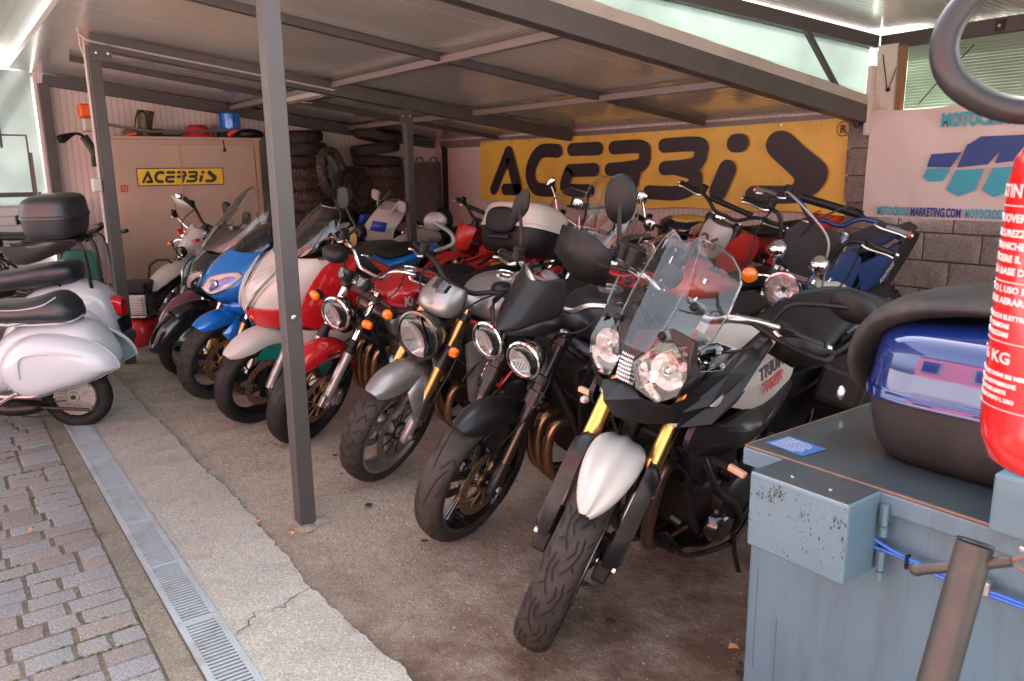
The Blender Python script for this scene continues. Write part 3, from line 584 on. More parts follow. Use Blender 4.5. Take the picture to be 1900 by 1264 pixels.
# ================================================================ TYRES
def tyre_profile(Rr, w, h, n=14, e=2.2):
    """closed ring of (radius, height) for a tyre section"""
    out = []
    for k in range(n+1):
        a = R(-62)+R(304)*k/n; s, c = math.sin(a), math.cos(a)
        f = lambda x: math.copysign(abs(x)**(2/e), x)
        out.append((Rr-h*.52+h*.52*f(s), -w/2*f(c)))
    inn = [(Rr-h*.95, out[-1][1]*.9), (Rr-h*.6, 0), (Rr-h*.95, out[0][1]*.9)]
    return out+inn
def surf(Rr, w, h, s, q, e=2.2):
    """point on the tread crown: s angle round, q -1..1 across"""
    a = R(90)-q*R(80); f = lambda x: math.copysign(abs(x)**(2/e), x)
    r = Rr-h*.52+(h*.52)*f(math.sin(a)); y = w/2*f(math.cos(a)); return Vector((r*math.cos(s), y, r*math.sin(s)))
def tyre(par, Rr, w, h, c=(0, 0, 0), kind='road', M=None, m=None, name='tyre', seg=56):
    """wheel plane xz, axle y, centred at c"""
    M = M or Matrix.Identity(3); c = Vector(c)
    g = G(); g.lathe(tyre_profile(Rr, w, h), (0, 0, 0), (0, 1, 0), seg, closed=True); g.v = [c+M@p for p in g.v]
    o = g.obj(name, m or RUB, par=par, ang=60)
    if kind == 'plain': return o
    g = G()
    if kind == 'knob':
        n = int(2*math.pi*Rr/.044)
        for i in range(n):
            s = 2*math.pi*i/n
            for q in ((-.85, -.42, 0, .42, .85) if i % 2 == 0 else (-.64, -.2, .2, .64)):
                p = surf(Rr, w, h, s, q); nrm = (surf(Rr+.02, w+.04, h+.02, s, q)-p).normalized(); t = Vector((-math.sin(s), 0, math.cos(s))); b = t.cross(nrm)
                kh = .013; hx, hy = .0105, w*.075
                V = [p-nrm*.003+t*hx*x+b*hy*y for x in (-1, 1) for y in (-1, 1)]+[p+nrm*kh+t*hx*.8*x+b*hy*.8*y for x in (-1, 1) for y in (-1, 1)]
                g.add(V, [(4, 5, 7, 6), (0, 1, 5, 4), (2, 6, 7, 3), (0, 4, 6, 2), (1, 3, 7, 5)])
        g.v = [c+M@p for p in g.v]; g.obj('tread_knobs', m or RUB, par=o, smooth=False)
    else:
        pats = {'road': [[(0, .06), (.13, .30), (.19, .62)], [(.17, .18), (.23, .55), (.21, .85)], [(.06, .5), (.10, .82)]],
                'touring': [[(.0, .04), (.035, .26), (.085, .40), (.125, .30)], [(.045, .03), (.075, .20), (.11, .12)], [(.035, .26), (.02, .46)], [(.05, .62), (.09, .82), (.10, .95)], [(.10, .52), (.13, .72)]],
                'zig': [[(0, .04), (.06, .25), (.03, .48), (.07, .9)], [(.09, .10), (.12, .42), (.10, .7)]], 'cross': [[(0, .1), (.05, .5), (.1, .85)], [(.1, .85), (.15, .5), (.2, .1)]]}[kind]
        per = {'road': .32, 'touring': .145, 'zig': .14, 'cross': .22}[kind]; n = max(6, round(2*math.pi*Rr/ (per))); st = 2*math.pi/n
        for i in range(n):
            for sd in (-1, 1):
                off = 0 if sd > 0 else .5
                for pl in pats:
                    pp = [((i+off)*st+a/Rr, sd*b) for a, b in pl]; fine = []
                    for (s0, q0), (s1, q1) in zip(pp, pp[1:]):
                        for k in range(4): t = k/4; fine.append((s0+(s1-s0)*t, q0+(q1-q0)*t))
                    fine.append(pp[-1]); pr = None
                    for k, (s, q) in enumerate(fine):
                        p = surf(Rr+.0009, w+.002, h+.001, s, q); p2 = surf(Rr+.0009, w+.002, h+.001, *fine[min(k+1, len(fine)-1)]) if k < len(fine)-1 else p+(p-surf(Rr+.0009, w+.002, h+.001, *fine[k-1]))
                        nrm = (surf(Rr+.03, w+.06, h+.03, s, q)-p).normalized(); d = (p2-p).normalized().cross(nrm)*(.0031*(1 if 0 < k < len(fine)-1 else .4))
                        if pr: g.add([pr[0], pr[1], p+d, p-d], [(0, 1, 2, 3)])
                        pr = (p-d, p+d)
        g.v = [c+M@p for p in g.v]; g.obj('tread_grooves', GRV, par=o, smooth=False)
    return o
def wheel(Rr, w, h, kind='road', spokes='cast5', rimm=None, disc=True, discm=None, carr=None, name='front_wheel', x=0, dr=.150, dy=.062, gold=False, sm=None, seg=56, both=True, tm=None):
    rimm = rimm or BLK; sm = sm or rimm
    rim_r = Rr-h*.90
    wh = G().lathe([(.020, -.075), (.034, -.07), (.036, -.03), (.030, 0), (.036, .03), (.034, .07), (.020, .075)], (x, 0, Rr), (0, 1, 0), 20).obj(name, sm)
    with on(wh):
        tyre(None, Rr, w, h, (x, 0, Rr), kind, seg=seg, m=tm)
        rw = w*.42
        g = G().lathe([(rim_r+.012, -rw), (rim_r-.006, -rw), (rim_r-.010, -rw*.8), (rim_r-.024, -rw*.35), (rim_r-.024, rw*.35), (rim_r-.010, rw*.8), (rim_r-.006, rw), (rim_r+.012, rw), (rim_r+.004, rw*.5), (rim_r+.004, -rw*.5)], (x, 0, Rr), (0, 1, 0), 48, closed=True)
        g.obj('rim', rimm, ang=30)
        g = G(); ri = rim_r-.018
        if spokes.startswith('cast'):
            n = int(spokes[4:]); tw = {3: .055, 5: .036, 6: .030, 10: .016, 8: .02}.get(n, .03)
            for k in range(n):
                a = 2*math.pi*k/n+.3; u = V3(math.cos(a), 0, math.sin(a)); t = V3(-math.sin(a), 0, math.cos(a)); c = V3(x, 0, Rr)
                rg = []
                for rr, hw, hy in ((.025, tw*.8, .026), (.07, tw*.42, .020), (ri*.7, tw*.36, .015), (ri, tw*.65, .02)):
                    p = c+u*rr; rg.append([p+t*hw*math.cos(q)+V3(0, hy*math.sin(q), 0) for q in [i*math.pi/4 for i in range(8)]])
                g.rings(rg)
            g.obj('spokes', sm, ang=60)
        else:
            for k in range(36):
                a = 2*math.pi*k/36; sg = 1 if k % 2 else -1; a2 = a+.35*(1 if (k//2) % 2 else -1)
                g.tube([(x+.036*math.cos(a2), sg*.032, Rr+.036*math.sin(a2)), (x+ri*math.cos(a), 0, Rr+ri*math.sin(a))], .0017, 5, cap=False)
            g.obj('spokes', STL)
        if disc:
            for sd in ((1, -1) if both else (1,)):
                y = sd*dy; d = G().lathe([(dr-.042, y-.0022), (dr, y-.0022), (dr, y+.0022), (dr-.042, y+.0022)], (x, 0, Rr), (0, 1, 0), 48, closed=True).obj('brake_disc', discm or DISC, ang=30)
                g = G()
                for k in range(10):
                    a = 2*math.pi*k/10; a2 = a+.28; c = V3(x, y, Rr)
                    p, q = c+V3(math.cos(a)*.045, 0, math.sin(a)*.045), c+V3(math.cos(a2)*(dr-.038), 0, math.sin(a2)*(dr-.038)); g.beam(p, q, .009, .0035, (0, 1, 0)); g.lathe([(.0075, -.004), (.0075, .004)], q, (0, 1, 0), 8, cap=True)
                g.lathe([(.036, y-.004), (.050, y-.004), (.050, y+.004), (.036, y+.004)], (x, 0, Rr), (0, 1, 0), 24, closed=True); g.obj('disc_carrier', carr or (GLD2 if gold else BLK), par=d, ang=40)
                g = G()
                for k in range(30):
                    a = 2*math.pi*k/30; rr = dr-.012-(k % 3)*.010
                    g.lathe([(.0035, -.0027), (.0035, .0027)], (x+rr*math.cos(a), y, Rr+rr*math.sin(a)), (0, 1, 0), 6, cap=True)
                g.obj('disc_holes', GRV, par=d)
        G().lathe([(.012, -.11), (.012, .11)], (x, 0, Rr), (0, 1, 0), 12, cap=True).obj('axle', STL)
    return wh
# ================================================================ MOTORCYCLE KIT  (x forward from the front contact patch, y left, z up)
class Bike:
    def __init__(s, name, label, cat, X, Y, psi, lean, steer, wb=1.45, Rr=.31, rake=24, trail=.1, group='motorcycles in the shed'):
        M = Matrix.Translation((X, Y, 0)) @ Matrix.Rotation(R(psi), 4, 'Z') @ Matrix.Rotation(-R(lean), 4, 'X')
        s.o = empty(name, label, cat, M=M, group=group); s.wb, s.R, s.rk = wb, Rr, R(rake)
        a = Vector((-math.sin(s.rk), 0, math.cos(s.rk))); o = Vector((trail, 0, 0)); s.a = a
        s.S = Matrix.Translation(o) @ Matrix.Rotation(R(steer), 4, a) @ Matrix.Translation(-o)
    def st(s): return on(s.o, s.S)
    def fx(s): return on(s.o)
    def up(s, t, y=0, fwd=0):      # point on the fork line, t metres above the axle
        return Vector((0, y, s.R))+s.a*t+Vector((math.cos(s.rk), 0, math.sin(s.rk)))*fwd
def fork(b, y=.105, kind='rwu', L=.66, m1=None, m2=None, t1=.36, r1=.027, r2=.021, clamp=None, bolt=True):
    """rwu: fat lower slider; usd: fat upper tube"""
    for sd in (1, -1):
        g = G()
        if kind == 'rwu':
            leg = G().tube([b.up(-.02, sd*y), b.up(.02, sd*y), b.up(t1*.8, sd*y), b.up(t1, sd*y)], [r1*.9, r1, r1*.95, r1*1.1], 16).obj('fork_leg', m1)
            G().tube([b.up(t1, sd*y), b.up(L, sd*y)], r2, 16).obj('fork_tube', m2 or CHR, par=leg)
            G().tube([b.up(t1-.01, sd*y), b.up(t1+.018, sd*y)], r1*1.16, 16).obj('dust_seal', BLK, par=leg)
        else:
            leg = G().tube([b.up(t1, sd*y), b.up(t1+.02, sd*y), b.up(L, sd*y)], [r1*.98, r1*1.04, r1*1.04], 18).obj('fork_leg', m1)
            G().tube([b.up(.03, sd*y), b.up(t1+.005, sd*y)], r2, 14).obj('fork_tube', m2 or STL, par=leg)
            G().tube([b.up(-.035, sd*y), b.up(.0, sd*y), b.up(.10, sd*y), b.up(.11, sd*y)], [.022, .029, .027, .022], 14).obj('fork_foot', clamp or BLK, par=leg)
        G().lathe([(.016, 0), (.016, .012), (.008, .015), (0, .015)], b.up(0, sd*(y+.022)), (0, sd, 0), 8).obj('axle_bolt', STL, par=leg)
        G().lathe([(r2*1.15, 0), (r2*1.15, .014), (r2*.6, .018), (0, .018)], b.up(L-.002, sd*y), b.a, 12).obj('cap_bolt', STL, par=leg)
def yokes(b, y=.105, L=.66, gap=.2, m=None, hgt=.035, r=.036):
    for t in (L-.03, L-gap):
        g = G().beam(b.up(t, -y, -.03), b.up(t, y, -.03), .07, hgt, b.a)
        for sd in (1, -1): g.lathe([(r, -hgt*.55), (r, hgt*.55)], b.up(t, sd*y), b.a, 16, cap=True)
        g.obj('fork_yoke', m or DKM, bev=.004, smooth=False)
def caliper(b, y=.062, m=None, sides=(1, -1), dr=.150, ang=200):
    for sd in sides:
        a = R(ang); c = V3(math.cos(a)*(dr-.02), sd*(y+.006), b.R+math.sin(a)*(dr-.02))
        rot = Matrix.Rotation(-a+math.pi/2, 3, 'Y')
        g = G().box(c, (.105, .052, .06), rot).box(c+V3(0, sd*.03, 0), (.07, .018, .045), rot)
        for k in (-1, 1): g.lathe([(.016, 0), (.016, .008), (0, .009)], c+rot@V3(k*.03, sd*.03, 0), (0, sd, 0), 12)
        g.obj('brake_caliper', m or DKM, bev=.006, smooth=False)
def fender(b, Rf, a0, a1, hw, drop, m, name='front_fender', n=18, e=2.2, tip=.55, th=.003, sub=1, tail=1., ridge=0., x=0, par=None):
    """mudguard: angles in degrees, 0 = forward, 90 = top, 180 = rear"""
    rows = []
    for i in range(n+1):
        t = i/n; a = R(a0+(a1-a0)*t)
        wk = min(1, tip+(1-tip)*math.sqrt(min(1, t/.22)))*min(1, tail+(1-tail)*math.sqrt(min(1, (1-t)/.2)))
        row = []
        for j in range(13):
            q = (j-6)/6; rr = Rf-drop*wk*abs(q)**e+ridge*max(0, 1-abs(q)*4); row.append(V3(x+rr*math.cos(a), hw*wk*math.sin(q*math.pi/2)/1. , b.R+rr*math.sin(a)))
        rows.append(row)
    return G().grid(rows).obj(name, m, sol=th, sub=sub, par=par)
def lamp(c, r, d, shell=None, bez=None, depth=1.1, name='headlight', flat=1., facets=True, par=None, lens=None):
    """round lamp: shell, bezel, reflector, bulb cap and glass; c is the centre of the glass"""
    c, d = Vector(c), Vector(d).normalized()
    o = G().lathe([(0, -r*depth), (r*.45, -r*depth*.97), (r*.85, -r*depth*.62), (r*1.0, -r*.12), (r*1.0, 0)], c, d, 28).obj(name, shell or CHR, par=par)
    G().lathe([(r*.93, -.006), (r*1.0, -.008), (r*1.06, .0), (r*1.04, .008), (r*.95, .011), (r*.92, .004)], c, d, 32, closed=True).obj('bezel', bez or CHR, par=o)
    n = 24; g = G(); pr = [(.12, -.62), (.35, -.56), (.62, -.40), (.82, -.20), (.94, -.02)]
    ax = d; a = ax.cross(V3(0, 0, 1)).normalized(); bb = ax.cross(a); Rg = []
    for i, (q, h) in enumerate(pr):
        Rg.append([c+ax*(h*r*depth*.9+(.035*r if facets and (k//2) % 2 else 0)*(i > 0)*(i < 4))+(a*math.cos(2*math.pi*k/n)+bb*math.sin(2*math.pi*k/n))*r*q for k in range(n)])
    g.rings(Rg, False).obj('reflector', REF, par=o, ang=12)
    G().lathe([(0, -.60*r), (r*.17, -.58*r), (r*.19, -.30*r), (r*.12, -.22*r), (0, -.20*r)], c, d, 14).obj('bulb_cap', CHR, par=o)
    G().lathe([(r*.95, .002), (r*.8, .004+r*.06), (r*.5, .004+r*.10), (r*.2, .004+r*.12), (r*.02, .004+r*.122)], c, d, 28, cap=True).obj('lens', lens or GLS, par=o)
    return o
def signal(c, d, m=None, r=(.034, .022, .024), stalk=None, name='turn_signal', body=None):
    c = Vector(c); d = Vector(d).normalized(); x = d; y = V3(0, 0, 1).cross(x).normalized(); z = x.cross(y); M = Matrix((x, y, z)).transposed()
    o = G().ell(c-x*.010, r, 12, M, 3.2).obj(name, body or BLK)
    G().ell(c+x*.008, (r[0]*.8, r[1]*.96, r[2]*.96), 12, M, 3.0).obj('amber_lens', m or ORG, par=o)
    if stalk is not None: G().tube([c-x*.01, stalk], .008, 8).obj('stalk', BLK, par=o)
    return o
def mirror(base, elbow, c, size, d, m=None, name='mirror', e=2.4, stem=None, thick=.022, rot=0., mid=None):
    """mirror head: size = (half width, half height), d = direction the glass faces"""
    c = Vector(c); d = Vector(d).normalized(); y = V3(0, 0, 1).cross(d).normalized(); z = d.cross(y)
    cr, sr = math.cos(rot), math.sin(rot); y, z = y*cr+z*sr, z*cr-y*sr; M = Matrix((d, y, z)).transposed()
    o = G().ell(c, (thick, size[0], size[1]), 20, M, e).obj(name, m or BLK, sub=1)
    n = 28; f = lambda v: math.copysign(abs(v)**(2/e), v)
    G().add([c+d*(thick*.80)+y*size[0]*.90*f(math.cos(2*math.pi*k/n))+z*size[1]*.90*f(math.sin(2*math.pi*k/n)) for k in range(n)]+[c+d*(thick*1.05)], [(k, (k+1) % n, n) for k in range(n)]).obj('mirror_pane', MIR, par=o)
    G().tube([base]+([mid] if mid else [])+[elbow, c-d*thick*.5], stem or .007, 10, 5).obj('mirror_stem', m or BLK, par=o)
    return o
def bars(b, P, m=None, r=.0125, grip=.12, gm=None, lever=True, name='handlebar', res=True, levm=None, clutch=True, gr=.0175):
    """P: points from the centre to the left end; mirrored to the right"""
    P = [Vector(p) for p in P]; full = [Vector((p.x, -p.y, p.z)) for p in P[::-1]]+P
    hb = G().tube(full, r, 12, 5).obj(name, m or BLK)
    for sd in (1, -1):
        e = Vector((P[-1].x, P[-1].y*sd, P[-1].z)); q = Vector((P[-2].x, P[-2].y*sd, P[-2].z)); d = (e-q).normalized(); s0 = e-d*grip
        gp = G(); n = 16
        gp.lathe([(gr*(1.0+(.10 if i % 2 else 0)), grip*i/n) for i in range(n+1)]+[(gr*1.2, grip), (gr*1.15, grip+.012), (.004, grip+.014)], s0, d, 12, cap=True); gp.obj('grip', gm or BLK, par=hb, ang=50)
        G().lathe([(.004, 0), (.015, .001), (.016, .02), (.010, .026), (0, .026)], e+d*.012, d, 12).obj('bar_end', STL, par=hb)
        G().box(s0-d*.022, (.05, .045, .04), Matrix((d, V3(0, 0, 1).cross(d).normalized(), d.cross(V3(0, 0, 1).cross(d).normalized()))).transposed()).obj('switch_cluster', BLK, par=hb, smooth=False, bev=.007)
        if lever:
            fw = V3(1, 0, -.15); L0 = s0-d*.055+fw*.032
            G().tube([L0, L0+d*.03+fw*.022, L0+d*.08+fw*.020, L0+d*.15+fw*.012, L0+d*.19+fw*.024], [.009, .008, .0065, .006, .0085], 8, 4).obj('lever', levm or STL, par=hb)
            if res and sd == -1:
                G().lathe([(.024, 0), (.024, .034), (.026, .036), (.026, .048), (.02, .052), (0, .052)], s0-d*.06+V3(.035, 0, .02), (0, 0, 1), 16).obj('fluid_reservoir', BLK, par=hb)
    return hb
def cable(pts, r=.0045, m=None, name='cable'): return G().tube(pts, r, 6, 6).obj(name, m or BLK)
def clutter(x0, x1, z0, z1, hw, seed, n=60, m=None, name='engine_fittings'):
    """hoses, brackets, bolts and pods that fill an engine bay"""
    rn = random.Random(seed); g = G(); g2 = G()
    for i in range(n):
        c = V3(rn.uniform(x0, x1), rn.choice((-1, 1))*hw*rn.uniform(.55, 1.0), rn.uniform(z0, z1)); k = rn.random()
        if k < .35: g.box(c, (rn.uniform(.02, .07), rn.uniform(.02, .05), rn.uniform(.015, .06)), Euler((rn.uniform(-.5, .5), rn.uniform(-1, 1), 0)).to_matrix())
        elif k < .6: g.lathe([(0, -.02), (rn.uniform(.012, .03), -.02), (rn.uniform(.012, .03), .02), (0, .022)], c, (rn.uniform(-1, 1), rn.choice((-2, 2)), rn.uniform(-.6, .6)), 12)
        elif k < .85: g.tube([c, c+V3(rn.uniform(-.1, .1), rn.uniform(-.02, .02), rn.uniform(-.1, .1)), c+V3(rn.uniform(-.2, .2), rn.uniform(-.03, .03), rn.uniform(-.15, .15))], rn.uniform(.004, .011), 7, 5)
        else: g2.lathe([(0, 0), (.009, 0), (.009, .007), (0, .008)], c+V3(0, math.copysign(.02, c.y), 0), (0, math.copysign(1, c.y), 0), 6)
    g.obj(name, m or DKM, ang=40); g2.obj('bolts', STL)
def engine(b, x, z, hw=.2, finned=False, m=None, covers=None, inclined=.2, seed=1, n=50, cyl=.20):
    """crankcase + cylinder block; x,z crank centre"""
    m = m or DKM
    e = G().body([(x+.20, z, hw*.72, .09, .10, 3.2), (x+.15, z, hw*.85, .13, .13, 3.2), (x, z, hw*.9, .14, .15, 3.2), (x-.18, z+.02, hw*.8, .13, .14, 3.2), (x-.26, z+.03, hw*.5, .09, .1, 3)], 20).obj('engine', m, bev=.0)
    with on(e):
        dx = math.sin(inclined); dz = math.cos(inclined); c0 = V3(x+.08, 0, z+.10)
        rot = Matrix.Rotation(inclined, 3, 'Y')
        if finned:
            g = G()
            for i in range(9): g.box(c0+V3(dx, 0, dz)*(.02+i*.020), (.19-.004*(i % 2), hw*1.75, .008), rot)
            g.box(c0+V3(dx, 0, dz)*.1, (.16, hw*1.6, .19), rot); g.obj('cylinder_fins', ALU if m is ALU else m, smooth=False)
        else: G().box(c0+V3(dx, 0, dz)*.09, (.18, hw*1.6, .20), rot).obj('cylinder_block', m, smooth=False, bev=.012)
        G().box(c0+V3(dx, 0, dz)*(cyl+.03), (.21, hw*1.7, .10), rot).obj('cylinder_head', m, smooth=False, bev=.02)
        for sd in (1, -1):
            G().lathe([(.0, .05), (.075, .045), (.095, .03), (.10, 0), (.10, -.05)], (x+.0, sd*hw*.9, z), (0, sd, 0), 24).obj('engine_cover', covers or m)
            G().lathe([(.0, .035), (.055, .03), (.07, .015), (.075, -.04)], (x-.17, sd*hw*.85, z+.03), (0, sd, 0), 20).obj('engine_cover', m)
        clutter(x-.25, x+.22, z-.12, z+.34, hw*.95, seed, n)
    return e
def radiator(c, wd, ht, tilt=.25, m=None, t=.035):
    c = Vector(c); rot = Matrix.Rotation(tilt, 3, 'Y'); o = G().box(c, (t, wd, .02), rot)
    for sd in (1, -1): o.box(c+V3(0, sd*wd/2, 0), (t*1.15, .022, ht*1.02), rot)
    o.box(c+rot@V3(0, 0, ht/2), (t*1.1, wd, .014), rot).box(c-rot@V3(0, 0, ht/2), (t*1.1, wd, .014), rot)
    o = o.obj('radiator', m or BLK, smooth=False, bev=.004)
    g = G(); n = int(ht/.0085)
    for i in range(n): g.box(c+rot@V3(0, 0, -ht/2+ht*(i+.5)/n), (t*.8, wd-.02, .0035), rot)
    n2 = 14
    for i in range(n2): g.box(c+rot@V3(-.004, -wd/2+wd*(i+.5)/n2, 0), (t*.5, .002, ht), rot)
    o2 = g.obj('cooling_fins', DKM, par=o, smooth=False); return o
def headers(b, x, z, ys, m=None, r=.021, zlow=.22, back=.32, x2=None):
    for y in ys: G().tube([(x, y, z), (x+.07, y, z-.02), (x+.085, y*.95, z-.12), (x+.05, y*.8, zlow+.05), (x-.05, y*.6, zlow), (x-back, y*.5, zlow-.01)], r, 12, 5).obj('exhaust_header', m or EXH)
def rear(b, Rr=.31, w=.17, h=.10, rimm=None, sw=None, chain=True, spokes='cast5', kind='plain', gold=False):
    x = -b.wb; wh = wheel(Rr, w, h, kind, spokes, rimm, name='rear_wheel', x=x, dr=.11, dy=.07, seg=40, both=False)
    for sd in (1, -1): G().tube([(x, sd*.115, Rr), (x+.25, sd*.11, Rr+.02), (x+.52, sd*.09, Rr+.07)], [.022, .03, .04], 10, 3).obj('swingarm', sw or DKM)
def stand(b, x=-.62, L=.30):
    G().tube([(x, .14, .30), (x-.02, .19, .12), (x-.03, .24, .015), (x+.02, .26, .008)], .010, 8).obj('side_stand', DKM)
def frame(b, m, r=.017, pts=None):
    for sd in (1, -1):
        for P in (pts or [[(-.33, .03, .86), (-.5, .15, .74), (-.75, .16, .6), (-.85, .14, .42)], [(-.30, .03, .74), (-.40, .12, .52), (-.5, .16, .3), (-.8, .15, .28)]]):
            G().tube([(p[0], sd*p[1], p[2]) for p in P], r, 10, 4).obj('frame_tube', m)
def seat(b, st, m=None, name='seat'): return G().body(st, 20).obj(name, m or SBK, sub=1)
def screen(rows, m, name='windscreen', n=12, par=None, th=.0035, p=2., rim=None):
    """rows: (x centre, z centre, x edge, z edge, half width)"""
    Gd = [[V3(a+(c-a)*abs(q)**p, hw*math.sin(q*math.pi/2)**1 if True else 0, bz+(ez-bz)*abs(q)**p) for q in [(-1+2*j/n) for j in range(n+1)]] for a, bz, c, ez, hw in rows]
    o = G().grid(Gd).obj(name, m, par=par, sol=0, sub=1)
    if rim:
        edge = [r[0] for r in Gd]+Gd[-1][1:-1]+[r[-1] for r in Gd[::-1]]; G().tube(edge, .0028, 6, 3).obj('screen_edge', rim, par=o)
    return o
def panel(outline, y, bulge, m, name='side_panel', th=.004, sides=(1, -1), sm=3, rings=(1, .8, .5, .2), ay=None, par=None, ang=38, sub=0):
    """side cover from an outline in the side view, bulging outwards; y may be a function of (x, z)"""
    out = []
    for sd in sides:
        P = spline([(*p, 0) for p in outline]+[(*outline[0], 0)], sm)[:-1]; cx = sum(p.x for p in P)/len(P); cz = sum(p.y for p in P)/len(P)
        yf = y if callable(y) else (lambda a, c: y); Rg = []
        for s in rings:
            r = []
            for p in P: xx, zz = cx+(p.x-cx)*s, cz+(p.y-cz)*s; r.append(V3(xx, sd*(yf(xx, zz)+bulge*(1-s*s)), zz))
            Rg.append(r)
        g = G(); g.rings(Rg, False); n = len(P); o = len(g.v); g.v.append(V3(cx, sd*(yf(cx, cz)+bulge), cz)); g.f += [(o-n+k, o-n+(k+1) % n, o) for k in range(n)]
        back = [V3(p.x, p.y-sd*.02, p.z) for p in Rg[0]]; g.rings([back, Rg[0]], False)
        out.append(g.obj(name, m, ang=ang, par=par, sub=sub))
    return out
def facet(V, F, m, name, sides=(1, -1), th=.004, par=None, bev=0.003):
    """faceted shell given on the left side and mirrored"""
    for sd in sides: G().add([V3(p[0], sd*p[1], p[2]) for p in V], F).obj(name, m, smooth=False, sol=th, par=par)
def tank(st, m, cap=None, name='fuel_tank', capx=None, capz=None, tilt=0., e=None, par=None):
    o = G().body(st, 24).obj(name, m, sub=1, par=par)
    if capx is not None:
        ax = V3(math.sin(tilt), 0, math.cos(tilt))
        G().lathe([(.052, -.02), (.054, .004), (.046, .008), (.044, .003), (.030, .003), (.028, .008), (0, .009)], (capx, 0, capz), ax, 28).obj('filler_cap', cap or BLK, par=o)
        g = G()
        for k in range(6): g.lathe([(.004, 0), (.004, .003), (0, .003)], V3(capx, 0, capz)+V3(math.cos(k*1.047)*.049, math.sin(k*1.047)*.049, .003), ax, 6)
        g.obj('cap_screws', STL, par=o)
    return o
def gauges(c, r, d, n=2, gap=.1, m=None, y=0):
    c = Vector(c); d = Vector(d).normalized()
    for k in range(n):
        q = c+V3(0, (k-(n-1)/2)*gap, 0); o = G().lathe([(0, -.06), (r*.7, -.058), (r, -.035), (r, 0), (r*1.04, .004), (r*.94, .008)], q, d, 24).obj('gauge', m or GBK)
        G().lathe([(r*.94, 0), (0.001, .001)], q, d, 24).obj('gauge_face', mat('gauge_face', (.05, .05, .05), .3), par=o); G().lathe([(r*.94, .006), (0.001, .009)], q, d, 24).obj('gauge_glass', GLS, par=o)
# ================================================================ FRONT ROW
LM = lambda o, x, y: basis(o, x, y)
